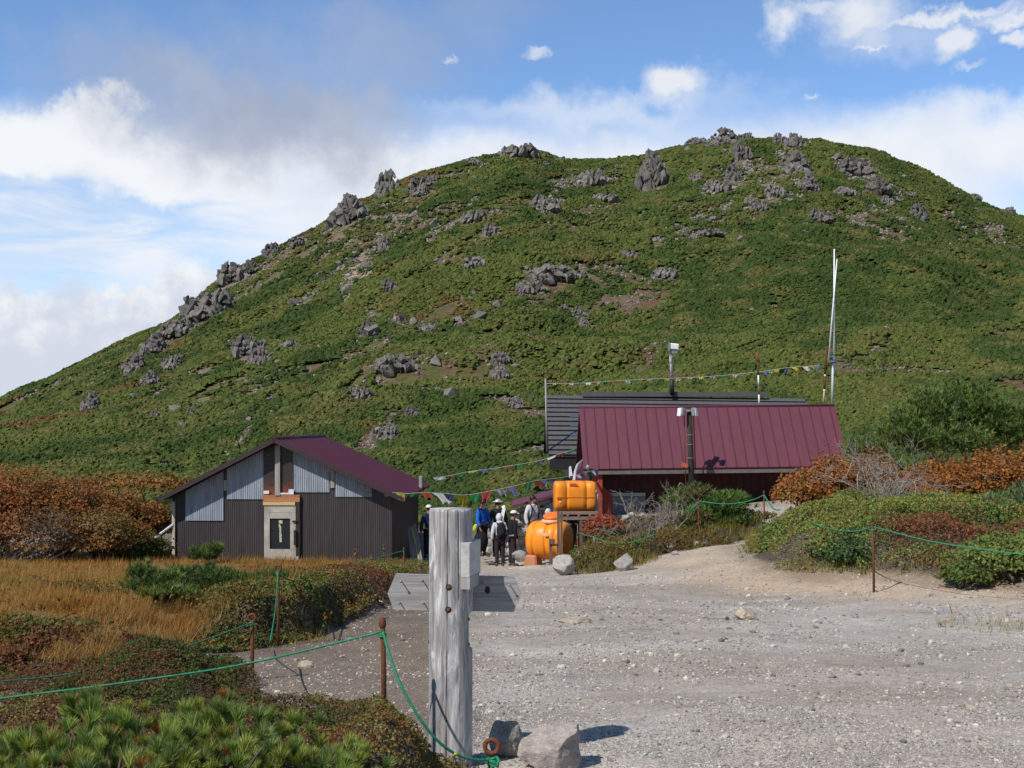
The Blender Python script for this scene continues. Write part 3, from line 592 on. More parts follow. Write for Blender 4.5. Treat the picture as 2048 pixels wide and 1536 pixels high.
def build_hill_cover():
    r2 = np.random.default_rng(21); S = Soup(); DV, DF, DK = [], [], []; off = 0
    def sample(n, y0, y1, ulo=-220, uhi=2270):
        y = np.sqrt(r2.uniform(0, 1, n)*(y1*y1-y0*y0)+y0*y0); u = r2.uniform(ulo, uhi, n); x = (u-CX)/F*y
        ok = (y < crest_Y(u)+5) & ~((x > 1.0) & (x < 12.9) & (y < 57)) & ~((x < -2.7) & (x > -11) & (y < 47)); return x[ok], y[ok]
    cr = np.array(crag_xy)
    for (n, y0, y1, r, k) in ((62000, 45.5, 90, 0.16, 4), (80000, 85, 145, 0.215, 3), (96000, 140, 215, 0.29, 3), (86000, 210, 284, 0.37, 2)):
        x, y = sample(n, y0, y1); z = H(x, y); bm = bare_mask(x, y, z)*sst(y, 58, 66); keep = r2.random(len(x)) > bm*(0.55+0.6*sst(fbm2(x, y, 1/2.2, 3, 77), 0.46, 0.60))
        x, y, z = x[keep], y[keep], z[keep]
        for cx, cy, s in cr:
            if y0-5 < cy < y1+5:
                d = (x-cx)**2+((y-cy+0.55*s)*0.75)**2 < (s*0.95)**2
                if d.any(): x, y, z = x[~d], y[~d], z[~d]
        n = len(x); ua, va = (x*0.5+y*0.866)/30., (-x*0.866+y*0.5)/8.; patch = fbm(np.stack([ua, va, 0*x], -1), 4, 91); fine = fbm2(x, y, 1/3.0, 3, 93); lump = fbm(np.stack([(x*0.5+y*0.866)/9., (-x*0.866+y*0.5)/3.2, 0*x], -1), 3, 95)
        u, v = screen(x, y, z)
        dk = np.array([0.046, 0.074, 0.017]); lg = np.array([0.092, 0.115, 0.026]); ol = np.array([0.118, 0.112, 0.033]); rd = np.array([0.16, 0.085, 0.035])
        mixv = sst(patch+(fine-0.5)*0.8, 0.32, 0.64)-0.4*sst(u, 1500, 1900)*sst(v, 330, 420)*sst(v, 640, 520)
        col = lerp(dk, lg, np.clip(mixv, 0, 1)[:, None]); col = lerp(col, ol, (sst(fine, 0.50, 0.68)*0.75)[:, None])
        redm = sst(fbm2(x, y, 1/9., 4, 97), 0.62, 0.70)*sst(u, 1500, 900); col = lerp(col, rd, (redm*0.6)[:, None])
        col = col*r2.uniform(0.80, 1.20, (n, 1))*0.98
        sz = r*r2.uniform(0.65, 1.35, n)*(0.8+0.4*lump)
        hgt = (0.15+0.60*r)*sst(lump, 0.34, 0.62)*sst(y, 46, 70)+0.2*r*fine
        a = r2.uniform(0, 6.3, n); c, q = np.cos(a)[:, None], np.sin(a)[:, None]; D = DOME_V[None]*(1+(r2.random((n, 13, 1))-0.5)*1.05)
        X = (D[..., 0]*c-D[..., 1]*q)*sz[:, None]*1.15; Y = (D[..., 0]*q+D[..., 1]*c)*sz[:, None]; Z = D[..., 2]*sz[:, None]*1.0
        X = X+0.30*Z; V = np.stack([X+x[:, None], Y+y[:, None], Z+(z-0.12*r+hgt)[:, None]], -1)
        DV.append(V.reshape(-1, 3)); DF.append((DOME_F[None]+(np.arange(n)*13)[:, None, None]+off).reshape(-1, 3)); off += n*13
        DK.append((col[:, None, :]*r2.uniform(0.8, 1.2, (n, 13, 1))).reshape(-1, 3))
        d = unit(np.array([0.35, -0.10, 0.8])+r2.normal(size=(n, 3))*0.25)
        pos = np.stack([x+0.2*sz, y-0.25*sz, z-0.12*r+hgt+0.72*sz], -1)
        tufts(S, pos, d, sz*0.62, k, r2, col*1.12, 0.3, 0.9, 0.34, axial=0.4)
    Vs = np.concatenate(S.T).reshape(-1, 3); Ks = np.concatenate(S.K).reshape(-1, 3); V = np.concatenate(DV+[Vs]); Fc = np.concatenate(DF+[np.arange(len(Vs)).reshape(-1, 3)+off]); K = np.concatenate(DK+[Ks])
    tag(link('creeping_pine_cover', np_mesh('creeping_pine_cover', V, Fc, leafmat('hill_leaf', 0.12, 0.75, 0.12), np.clip(K, 0, 1))), 'green creeping pine scrub blanketing the hillside', 'creeping pine', kind='stuff')
build_hill_cover()

# ------------------------------------------------------------------ solid-part builder
class MB:
    def __init__(s): s.V = []; s.Fc = []; s.mi = []; s.sm = []
    def raw(s, V, Fs, mi=0, smooth=False):
        o = len(s.V); s.V += [tuple(map(float, v)) for v in V]; s.Fc += [tuple(int(i)+o for i in f) for f in Fs]; s.mi += [mi]*len(Fs); s.sm += [smooth]*len(Fs); return s
    def box(s, c, size, R=None, mi=0, taper=1.0, bev=0.0):
        c = np.array(c, float); h = np.array(size, float)/2
        if bev > 0:
            b = min(bev, h.min()*0.9); P = []
            for sx in (-1, 1):
                for sy in (-1, 1):
                    for sz in (-1, 1): P += [(sx*h[0], sy*(h[1]-b), sz*(h[2]-b)), (sx*(h[0]-b), sy*h[1], sz*(h[2]-b)), (sx*(h[0]-b), sy*(h[1]-b), sz*h[2])]
            bm = bmesh.new()
            for p in P: bm.verts.new(p)
            r = bmesh.ops.convex_hull(bm, input=bm.verts); bm.verts.ensure_lookup_table(); bm.verts.index_update()
            V = np.array([v.co[:] for v in bm.verts]); Fs = [[v.index for v in f.verts] for f in bm.faces]; bm.free()
        else:
            V = np.array([(sx*h[0], sy*h[1], sz*h[2]) for sz in (-1, 1) for sy in (-1, 1) for sx in (-1, 1)], float)
            Fs = [(0, 2, 3, 1), (4, 5, 7, 6), (0, 1, 5, 4), (2, 6, 7, 3), (0, 4, 6, 2), (1, 3, 7, 5)]
        V[V[:, 2] > 0, :2] *= taper
        if R is not None: V = V@np.array(R).T
        return s.raw(V+c, Fs, mi)
    def beam(s, a, b, w, d, mi=0, up=(0, 0, 1)):
        a = np.array(a, float); b = np.array(b, float); z = unit(b-a); x = np.cross(np.array(up, float), z)
        if np.linalg.norm(x) < 1e-3: x = np.array([1.0, 0, 0])
        x = unit(x); y = np.cross(z, x); return s.box((a+b)/2, (w, d, np.linalg.norm(b-a)), np.stack([x, y, z], 1), mi)
    def tube(s, path, r, n=8, mi=0, cap=True, smooth=True):
        P = np.array(path, float); m = len(P); rr = np.broadcast_to(np.asarray(r, float), (m,)); T = np.gradient(P, axis=0); T = unit(T)
        x = np.cross(T[0], (0.13, 0.21, 0.97)); 
        if np.linalg.norm(x) < 1e-2: x = np.cross(T[0], (1, 0, 0))
        V = []
        for i in range(m):
            x = unit(x-T[i]*np.dot(x, T[i])); y = np.cross(T[i], x)
            for k in range(n): a = 2*math.pi*k/n; V.append(P[i]+(x*math.cos(a)+y*math.sin(a))*rr[i])
        Fs = [(i*n+k, i*n+(k+1) % n, (i+1)*n+(k+1) % n, (i+1)*n+k) for i in range(m-1) for k in range(n)]
        s.raw(V, Fs, mi, smooth)
        if cap: o = len(s.V)-m*n; s.Fc += [tuple(o+k for k in range(n))[::-1], tuple(o+(m-1)*n+k for k in range(n))]; s.mi += [mi]*2; s.sm += [False]*2
        return s
    def cyl(s, a, b, r, n=12, mi=0, r2=None): return s.tube([a, b], [r, r if r2 is None else r2], n, mi)
    def torus(s, c, R, r, nrm=(0, 1, 0), n=20, m=8, a0=0, a1=2*math.pi, mi=0):
        nn = unit(np.array(nrm, float)); x = unit(np.cross(nn, (0.01, 0.02, 1.0))); y = np.cross(nn, x); full = abs(a1-a0-2*math.pi) < 1e-6
        P = [np.array(c)+(x*math.cos(t)+y*math.sin(t))*R for t in np.linspace(a0, a1, n+1)]
        return s.tube(P, r, m, mi, not full)
    def extrude(s, poly, off, mi=0):
        A = [np.array(p, float) for p in poly]; off = np.array(off, float); n = len(A); V = A+[p+off for p in A]
        return s.raw(V, [tuple(range(n))[::-1], tuple(range(n, 2*n))]+[(i, (i+1) % n, n+(i+1) % n, n+i) for i in range(n)], mi)
    def ell(s, c, r, n=12, m=8, R=None, mi=0, z0=-1.0, z1=1.0):
        V = []; T = np.linspace(math.asin(z0), math.asin(z1), m+1)
        for t in T:
            for k in range(n): a = 2*math.pi*k/n; V.append((math.cos(t)*math.cos(a)*r[0], math.cos(t)*math.sin(a)*r[1], math.sin(t)*r[2]))
        V = np.array(V)
        if R is not None: V = V@np.array(R).T
        Fs = [(i*n+k, i*n+(k+1) % n, (i+1)*n+(k+1) % n, (i+1)*n+k) for i in range(m) for k in range(n)]
        return s.raw(V+np.array(c, float), Fs, mi, True)
    def corr(s, o, eu, w, zbot, ztop, nrm, pitch=0.066, amp=0.009, mi=0, seg=6, u0=0.0):
        """corrugated sheet: columns along eu from u0 to u0+w, between two height functions"""
        o = np.array(o, float); eu = np.array(eu, float); nrm = np.array(nrm, float); n = max(4, int(w/pitch*seg)); V = []
        for i in range(n+1):
            u = u0+w*i/n; p = o+eu*u+nrm*(amp*math.sin(2*math.pi*u/pitch)); V += [p+np.array([0, 0, zbot(u)]), p+np.array([0, 0, ztop(u)])]
        return s.raw(V, [(2*i, 2*i+2, 2*i+3, 2*i+1) for i in range(n)], mi, True)
    def build(s, name, mats, parent=None, origin=None):
        o = np.array(origin if origin is not None else (parent_world(parent) if parent is not None else (0, 0, 0)), float)
        me = bpy.data.meshes.new(name); me.from_pydata([tuple(np.array(v)-o) for v in s.V], [], s.Fc)
        for m in (mats if isinstance(mats, (list, tuple)) else [mats]): me.materials.append(m)
        me.polygons.foreach_set('material_index', s.mi); me.polygons.foreach_set('use_smooth', s.sm); me.update()
        ob = link(name, me, parent)
        if parent is None: ob.location = o
        return ob
def parent_world(p):
    v = np.array(p.location, float)
    while p.parent is not None: p = p.parent; v = v+np.array(p.location, float)
    return v
def rotz(a): c, s = math.cos(a), math.sin(a); return np.array([[c, -s, 0], [s, c, 0], [0, 0, 1]])
def rotx(a): c, s = math.cos(a), math.sin(a); return np.array([[1, 0, 0], [0, c, -s], [0, s, c]])
def roty(a): c, s = math.cos(a), math.sin(a); return np.array([[c, 0, s], [0, 1, 0], [-s, 0, c]])

# ------------------------------------------------------------------ more materials
def m_corr(name, col, rough=0.45, rust=0.0, streak=0.3):
    if name in MATS: return MATS[name]
    b = NB(name); v = b.coord('Object'); vs = b.coord('Object', (3, 3, 0.35))
    c = b.mix(b.mr(b.noise(vs, 2.2, 6, 0.7), 0.3, 0.7), tuple(k*(1-streak) for k in col), tuple(k*(1+streak) for k in col))
    c = b.mix(b.mr(b.noise(v, 14, 5, 0.75), 0.62, 0.78, 0, 0.5), c, tuple(k*1.6 for k in col))
    if rust: c = b.mix(b.mr(b.noise(b.coord('Object', (1, 1, 0.6)), 1.7, 7, 0.75), 0.66-rust*0.1, 0.76, 0, 0.9), c, (0.20, 0.075, 0.02))
    MATS[name] = b.set(c, rough, 0.0, 0.4); return MATS[name]
def m_wood(name, col, dark, sc=1.0, axis='Z', rough=0.85, bump=0.5):
    if name in MATS: return MATS[name]
    s = {'Z': (14, 14, 0.8), 'X': (0.8, 14, 14), 'Y': (14, 0.8, 14)}[axis]
    b = NB(name); v = b.coord('Object', tuple(k*sc for k in s)); v2 = b.coord('Object', tuple(k*sc*0.35 for k in s))
    n = b.noise(v, 2.2, 7, 0.72, 0.6); n2 = b.noise(v2, 1.4, 4, 0.6); n3 = b.noise(v, 9.0, 4, 0.7)
    c = b.mix(b.mr(n, 0.32, 0.66), dark, col); c = b.mix(b.mr(n2, 0.35, 0.7, 0, 0.5), c, tuple(k*1.35 for k in col))
    c = b.mix(b.mr(n3, 0.66, 0.78, 0, 0.75), c, tuple(k*0.3 for k in dark))
    b.bump(n, bump, 0.01)
    MATS[name] = b.set(c, rough, 0, 0.2); return MATS[name]
def m_rust(name='rust', col=(0.13, 0.048, 0.022)):
    if name in MATS: return MATS[name]
    b = NB(name); v = b.coord('Object'); n = b.noise(v, 60, 6, 0.7)
    c = b.mix(b.mr(n, 0.35, 0.65), tuple(k*0.55 for k in col), tuple(k*1.4 for k in col)); b.bump(n, 0.5, 0.004)
    MATS[name] = b.set(c, 0.85, 0.1, 0.3); return MATS[name]
def m_roof(name, col, rough=0.5):
    if name in MATS: return MATS[name]
    b = NB(name); v = b.coord('Object'); vs = b.coord('Object', (2.5, 0.35, 0.35)); n = b.noise(vs, 2.0, 6, 0.7); n2 = b.noise(v, 22, 5, 0.7)
    c = b.mix(b.mr(n, 0.3, 0.7), tuple(k*0.74 for k in col), tuple(k*1.18 for k in col)); c = b.mix(b.mr(n2, 0.35, 0.7), c, tuple(k*1.15 for k in col))
    c = b.mix(b.mr(b.noise(v, 3.1, 7, 0.75), 0.64, 0.8, 0, 0.35), c, (0.16, 0.10, 0.10))
    MATS[name] = b.set(c, rough, 0, 0.35); return MATS[name]
M_MAROON = m_roof('maroon_roof', (0.122, 0.036, 0.052), 0.55); M_MAROON2 = m_roof('dark_maroon_roof', (0.078, 0.021, 0.033), 0.5)
M_BROWN = m_corr('brown_corrugated', (0.050, 0.041, 0.043), 0.5)
M_GALV = m_corr('galvanised_corrugated', (0.27, 0.31, 0.36), 0.5, 1.0)
M_BLACK = plain('black_paint', (0.018, 0.017, 0.018), 0.6, 0.3, 8)
M_DARKWOOD = m_wood('dark_wood', (0.055, 0.042, 0.034), (0.022, 0.017, 0.014))
M_GREYWOOD = m_wood('grey_wood', (0.36, 0.34, 0.33), (0.16, 0.145, 0.135))
M_GREYWOOD_X = m_wood('grey_wood_board', (0.37, 0.355, 0.345), (0.19, 0.18, 0.175), 1.6, 'X')
M_PALEWOOD = m_wood('pale_wood', (0.50, 0.46, 0.40), (0.34, 0.30, 0.25))
M_BROWNWOOD = m_wood('brown_wood', (0.17, 0.115, 0.085), (0.08, 0.05, 0.037))
M_CONC = plain('weathered_plywood', (0.43, 0.395, 0.35), 0.85, 0.25, 3.0, 0.2, dirt=(0.25, 0.21, 0.165))
M_GLASS = NB('window_glass').set((0.02, 0.028, 0.035), 0.12, 0, 0.5)
M_RUST = m_rust(); M_REDWALL = plain('dark_red_boards', (0.055, 0.011, 0.010), 0.7, 0.3, 4, 0.2)
M_BRIGHTRED = plain('red_paint', (0.33, 0.050, 0.028), 0.6, 0.3, 5, 0.2, dirt=(0.17, 0.05, 0.04))
M_SLATE = m_roof('charcoal_roof', (0.088, 0.084, 0.086), 0.6); M_WHITE = plain('white_paint', (0.72, 0.73, 0.74), 0.45, 0.08, 5)
M_ORANGE = plain('orange_plastic', (0.82, 0.26, 0.014), 0.42, 0.10, 3, dirt=(0.60, 0.20, 0.03)); M_STEEL = plain('grey_steel', (0.25, 0.26, 0.27), 0.45, 0.2, 9, 0, 0.3)
M_ROPE = plain('green_rope', (0.014, 0.215, 0.105), 0.6, 0.35, 60, 0.4); M_ROPED = plain('dull_green_rope', (0.012, 0.11, 0.062), 0.7, 0.35, 60, 0.4)
ROCK_NEAR = rockmat('plaza_rock', (1.06, 1.0, 0.93), 5.0, 0.33); ROCK_PINK = rockmat('pink_rock', (1.12, 0.97, 0.88), 6.0, 0.40); ROCK_WALL = rockmat('wall_stone', (1.03, 1.0, 0.95), 3.0, 0.42)
M_YG = plain('yellow_green_paint', (0.42, 0.50, 0.05), 0.6, 0.2, 9)

# ------------------------------------------------------------------ corrugated shed on the left
def build_shed():
    k = 36/F; dep = unit(np.array([0.03, 1.0, 0])); e = np.array([dep[1], -dep[0], 0]); fn = -dep
    x0 = (345-CX)*k; o = np.array([x0, 36.0, 0.0]); Wd = 440*k
    def zz(py): return (HY-py)*k
    def up(px): return (px-345)*k
    root = empty('corrugated_shed', (x0+Wd/2, 36, zz(1125)), 'dark brown corrugated shed with grey galvanised patches and maroon roof', 'shed')
    apex = up(556); zA = zz(880); zL = zz(998); zR = zz(984); uL = up(330); uR = up(783)
    def under(u): return (zL+(zA-zL)*(u-uL)/(apex-uL) if u < apex else zA+(zR-zA)*(u-apex)/(uR-apex))-0.05
    zb = lambda u: zz(1150)
    MB().corr(o, e, Wd, zb, under, fn, 0.066, 0.006).build('front_wall', M_BROWN, root)
    D = 7.3
    s = MB(); s.corr(o+e*Wd, dep, D, zb, lambda u: under(Wd), e); s.build('side_wall', M_BROWN, root)
    s = MB(); s.corr(o, dep, D, zb, lambda u: under(0), -e); s.corr(o+dep*D, e, Wd, zb, under, dep); s.build('back_wall', M_BROWN, root)
    # roof: two corrugated sheets on dark boarding, maroon on the outside
    rf = MB(); nseg = 240; fo = 0.42
    for (ua, za, ub, zb2) in ((uL-0.05, zL, apex, zA), (apex, zA, uR+0.42, zR-0.42*(zA-zR)/(uR-apex))):
        a = o+e*ua+np.array([0, 0, za]); b = o+e*ub+np.array([0, 0, zb2]); n = unit(np.cross(b-a, dep)); n = n if n[2] > 0 else -n; V = []
        for i in range(nseg+1):
            t = -fo+(D+fo+0.3)*i/nseg; w = 0.03*math.sin(2*math.pi*t/0.19); V += [a+dep*t+n*(w+0.03), b+dep*t+n*(w+0.03)]
        rf.raw(V, [(2*i, 2*i+1, 2*i+3, 2*i+2) for i in range(nseg)], 0, True)
        q = [a-dep*fo-n*0.04, b-dep*fo-n*0.04, b-dep*fo+n*0.0, a-dep*fo+n*0.0]; rf.extrude(q, dep*(D+fo+0.25), 1)
    roof = rf.build('roof', [M_MAROON2, M_DARKWOOD], root)
    vg = MB()
    for (ua, za, ub, zb2) in ((uL-0.06, zL, apex, zA), (apex, zA, uR+0.43, zR-0.43*(zA-zR)/(uR-apex))):
        a = o+e*ua+np.array([0, 0, za])-dep*(fo+0.015); b = o+e*ub+np.array([0, 0, zb2])-dep*(fo+0.015)
        n = unit(np.cross(b-a, dep)); n = n if n[2] > 0 else -n; vg.beam(a+n*0.0, b+n*0.0, 0.03, 0.13, 0, n)
    vg.build('verge_trim', plain('dark_trim', (0.045, 0.028, 0.030), 0.5), roof)
    rc = MB(); a = o+e*apex+np.array([0, 0, zA+0.045])
    rc.tube([a-dep*(fo+0.03), a+dep*(D+0.28)], 0.07, 8); rc.build('ridge_cap', M_MAROON2, roof)
    # galvanised sheets nailed over the upper wall
    for (pa, pb, bot, dz) in ((372, 448, 1041, 0), (455, 530, 998, 0.0), (588, 661, 984, 0), (672, 746, 993, 0)):
        MB().corr(o+fn*0.03, e, (pb-pa)*k, lambda u: zz(bot), lambda u: min(under(u)-0.03, zz(876)), fn, u0=up(pa)).build('galvanised_sheet', M_GALV, root)
    def onf(px, py, off=0.02): return o+e*up(px)+np.array([0, 0, zz(py)])+fn*off
    def panel(m, pa, ya, pb, yb, off, th, mi=0): m.extrude([onf(pa, ya, off), onf(pb, ya, off), onf(pb, yb, off), onf(pa, yb, off)], fn*th, mi)
    # gable opening: weathered window with rusty lower half
    b = NB('rusty_gable_window'); v = b.coord('Object'); z = b.N.new('ShaderNodeSeparateXYZ'); b.L.new(v, z.inputs[0]); n = b.noise(v, 5, 7, 0.75); n2 = b.noise(v, 17, 5, 0.7)
    zc = zz(972)-zz(1125)
    f = b.mr(b.math('ADD', z.outputs[2], b.math('MULTIPLY', b.math('SUBTRACT', n, 0.5), 1.1)), zc+0.22, zc-0.3); c = b.mix(f, (0.028, 0.022, 0.02), (0.20, 0.05, 0.018)); c = b.mix(b.mr(n2, 0.64, 0.7, 0, 0.6), c, (0.42, 0.36, 0.30)); mw = b.set(c, 0.5)
    for pa, pb in ((529, 553), (564, 588)):
        q = MB(); u1, u2 = up(pa), up(pb); q.extrude([onf(pa, 988, 0.02), onf(pb, 988, 0.02), o+e*u2+np.array([0, 0, under(u2)-0.06])+fn*0.02, o+e*u1+np.array([0, 0, under(u1)-0.06])+fn*0.02], fn*0.03); q.build('gable_window', mw, root)
    q = MB(); panel(q, 553, 990, 563, 890, 0.025, 0.10); q.build('gable_post', M_GREYWOOD, root)
    q = MB(); panel(q, 530, 987, 541, 981, 0.06, 0.05); q.build('sill_block', M_WHITE, root); q = MB(); panel(q, 563, 988, 590, 985, 0.06, 0.05); panel(q, 580, 985, 590, 978, 0.06, 0.04); q.build('sill_block', M_WHITE, root)
    q = MB(); panel(q, 529, 1003, 602, 989, 0.03, 0.07); q.build('lintel_board', m_wood('orange_wood', (0.42, 0.20, 0.10), (0.30, 0.12, 0.055), 1, 'X'), root)
    q = MB(); panel(q, 529, 1009.5, 593, 1003.5, 0.03, 0.09); q.build('lintel_batten', m_wood('yellow_wood', (0.62, 0.47, 0.25), (0.5, 0.35, 0.17), 1, 'X'), root)
    q = MB(); panel(q, 531, 1024, 594, 1010, 0.04, 0.05); panel(q, 531, 1121, 542, 1024.2, 0.04, 0.05); panel(q, 583, 1097, 594, 1024.2, 0.04, 0.05); panel(q, 542.2, 1036, 582.8, 1024.2, 0.04, 0.045); panel(q, 542.2, 1111, 598, 1097.2, 0.04, 0.05); panel(q, 542.2, 1128, 600, 1111.2, 0.04, 0.07)
    dr = q.build('door', M_CONC, root)
    q = MB(); panel(q, 542.2, 1097, 582.8, 1036.2, 0.03, 0.02); q.build('door_glass', M_GLASS, dr)
    q = MB(); r2 = np.random.default_rng(3)
    for i in range(9): y = 1050+i*3.8; w = 1.3+r2.random()*0.9; c = 563+r2.normal()*0.7; panel(q, c-w, y+2.4+r2.random(), c+w, y-2.2, 0.052, 0.004)
    panel(q, 560, 1046, 567, 1040, 0.052, 0.004); q.build('paper_strip', plain('aged_paper', (0.55, 0.56, 0.40), 0.8), dr)
    q = MB(); panel(q, 594.4, 1122, 602, 1004, 0.03, 0.06); q.build('door_jamb', M_DARKWOOD, root)
    q = MB(); panel(q, 591, 1088, 596, 1059, 0.10, 0.05); q.build('door_handle', M_BLACK, dr); q = MB(); panel(q, 588, 1043, 597, 1040, 0.10, 0.03); q.build('latch', M_BLACK, dr)
    q = MB(); panel(q, 345, 1115, 351, 1003, 0.02, 0.05); q.build('corner_board', M_PALEWOOD, root)
    q = MB(); panel(q, 771, 992, 780, 982, 0.02, 0.08); q.build('junction_box', M_GREYWOOD, root)
    q = MB(); panel(q, 663, 975, 671, 935, 0.02, 0.04); panel(q, 659, 942, 668, 935, 0.02, 0.06); panel(q, 449, 981, 455, 960, 0.02, 0.04); q.build('wall_batten', M_GREYWOOD, root)
    # eave support brackets on the shaded side
    q = MB(); a = o+e*(Wd+0.32)+dep*5.2
    q.beam(o+e*Wd+dep*5.2+np.array([0, 0, zz(1010)]), a+np.array([0, 0, zz(985)]), 0.08, 0.08); q.box(a+np.array([0, 0, zz(980)]), (0.1, 0.5, 0.4)); q.build('eave_bracket', M_GREYWOOD, root)
    # loose boards leaning against it
    q = MB(); A = P3(823, 1133, 36.4); B = P3(815, 1056, 36.9); A2 = P3(848, 1133, 36.4); B2 = P3(830, 1048, 36.9); q.extrude([A, A2, B2, B], np.array([0.02, 0.06, 0.0])); bd = q.build('leaning_board', m_wood('sooty_wood', (0.25, 0.24, 0.23), (0.11, 0.10, 0.10)), None, A)
    q = MB(); r2 = np.random.default_rng(9)
    for i in range(12): t0 = 0.15+i*0.065; ctr = lerp(lerp(A, A2, 0.72), lerp(B, B2, 0.55), t0); ctr2 = lerp(lerp(A, A2, 0.72), lerp(B, B2, 0.55), t0+0.055+r2.random()*0.02); off = np.array([-0.0, -0.012, 0]); w = np.array([0.006+r2.random()*0.016, 0, 0]); q.extrude([ctr-w+off, ctr+w+off, ctr2+w*0.7+off, ctr2-w*0.7+off], (0, -0.004, 0))
    st = q.build('paint_streak', M_YG, bd)
    tag(bd, 'black board streaked with yellow green paint leaning on the shed side', 'board')
    for i, (a, b, w, m, lab) in enumerate((((309, 1076, 35.7), (348, 1047, 36.0), 0.14, M_WHITE, 'upper white plank propped against the left wall of the shed'), ((318, 1092, 35.8), (347, 1072, 36.0), 0.09, M_PALEWOOD, 'middle grey plank propped by the left wall of the shed'), ((326, 1102, 35.8), (350, 1090, 36.0), 0.07, M_WHITE, 'short lowest white plank beside the left wall of the shed'))):
        a, b = P3(*a), P3(*b); q = MB(); q.beam(a, b, 0.04, w, 0, (0, 1, 0.3)); tag(q.build('plank', m, None, a), lab, 'plank', 'planks propped on the shed')
build_shed()

# ------------------------------------------------------------------ hut with the maroon roof and the charcoal-roofed hut behind it
def build_hut():
    Ye, Yr = 42.0, 44.4
    a, b = P3(1167, 938, Ye), P3(1698, 932, Ye); c, d = P3(1669, 811, Yr), P3(1158, 815, Yr)
    base = -3.75
    root = empty('maroon_hut', (6.8, 43.4, base), 'long hut with a plain maroon metal roof and deep shaded eave', 'hut')
    n = unit(np.cross(b-a, d-a)); n = n if n[2] > 0 else -n
    rf = MB(); rf.extrude([a, b, c, d], -n*0.09); a2, b2 = d+np.array([0, 2.4, -2.2]), c+np.array([0, 2.4, -2.2]); n2 = unit(np.cross(c-d, a2-d)); n2 = n2 if n2[2] > 0 else -n2; rf.extrude([d, c, b2, a2], -n2*0.09)
    roof = rf.build('roof', M_MAROON, root)
    sm = MB(); N = 25
    for i in range(N):
        t = (i+0.45)/N; p, q = lerp(a, b, t), lerp(d, c, t); sm.beam(p+n*0.012, q+n*0.012, 0.024, 0.028, 0, n)
    sm.build('roof_seam', m_roof('maroon_seam', (0.085, 0.022, 0.04), 0.5), roof)
    q = MB(); q.tube([d+n*0.0, c+n*0.0], 0.05, 8); q.build('ridge_cap', m_roof('maroon_seam', (0.085, 0.022, 0.04)), roof)
    q = MB(); q.extrude([a+np.array([0, 0.03, -0.20]), b+np.array([0, 0.03, -0.20]), b+np.array([0, 0.03, -0.075]), a+np.array([0, 0.03, -0.075])], (0, 0.05, 0)); q.build('fascia', plain('grey_fascia', (0.135, 0.115, 0.11), 0.7, 0.25, 5), roof)
    xw0, xw1 = 3.0, 11.95; wy = 43.35; ztop = -0.55
    w = MB(); w.box(((xw0+xw1)/2, wy+1.6, (base-0.6+ztop)/2), (xw1-xw0, 3.2, ztop-base+0.6)); w.build('wall', M_REDWALL, root)
    q = MB()
    for i in range(34): x = xw0+0.1+i*(xw1-xw0-0.2)/33; q.box((x, wy-0.012, (base+0.9+ztop-1.0)/2), (0.03, 0.03, ztop-1.0-base-0.9))
    q.build('wall_batten', M_REDWALL, root)
    X = lambda px, Y: (px-CX)/F*Y
    Z = lambda py, Y: (HY-py)/F*Y
    q = MB(); x1, x2 = X(1217, wy), X(1290, wy); q.box(((x1+x2)/2, wy-0.02, (Z(994, wy)+base)/2), (x2-x1, 0.05, Z(994, wy)-base)); sh = q.build('shutter', plain('blue_grey_shutter', (0.15, 0.17, 0.21), 0.55, 0.15, 4), root)
    q = MB(); q.box(((x1+x2)/2, wy-0.05, Z(989, wy)), (x2-x1, 0.10, 0.13)); q.build('shutter_header', plain('pale_grey_trim', (0.36, 0.38, 0.40), 0.6), sh)
    q = MB(); x1, x2 = X(1400, wy), X(1462, wy); q.box(((x1+x2)/2, wy-0.015, Z(1005, wy)), (x2-x1, 0.04, 0.62)); wn = q.build('window', M_GLASS, root)
    q = MB(); q.box(((x1+x2)/2, wy-0.05, Z(983, wy)), (x2-x1+0.1, 0.12, 0.12)); q.build('window_header', plain('pale_grey_trim', (0.36, 0.38, 0.40), 0.6), wn)
    q = MB(); q.box((X(1196, 42.2), 42.2, (Z(940, 42)+base-0.3)/2), (0.30, 0.10, Z(940, 42)-base+0.3)); 
    for i in range(7): q.box((X(1207, 42.4)+i*0.06, 42.45+i*0.1, (Z(975+i*3, 42)+base-0.3)/2), (0.045, 0.03, Z(975+i*3, 42)-base+0.3))
    q.build('end_screen', M_BRIGHTRED, root)
    q = MB(); Y = 42.9; q.extrude([P3(1150, 948, Y), P3(1163, 930, Y), P3(1186, 930, Y), P3(1186, 1040, Y), P3(1150, 1040, Y)], (0, 1.6, 0)); q.build('side_annex', plain('maroon_siding', (0.105, 0.032, 0.058), 0.55), root)
    q = MB(); q.extrude([P3(1138, 934, 42.8), P3(1142, 932, 42.8), P3(1146, 956, 42.8), P3(1138, 956, 42.8)], (0, 0.06, 0)); q.build('annex_trim', M_WHITE, root)
    q = MB(); q.box((7.3, wy-0.25, base+0.15), (8.4, 0.4, 0.75)); q.build('foundation', ROCK_WALL, root)
    q = MB()
    for i in range(26):
        V, Fc = rock_vf(700+i, 2, 7, (1, .8, .8)); s = RNG.uniform(.14, .24); q.raw(V*s+np.array([3.4+i*0.3, wy-0.48+RNG.uniform(-.1, .1), base+0.25+RNG.uniform(-.15, .3)]), Fc)
    q.build('foundation_stone', ROCK_WALL, root)
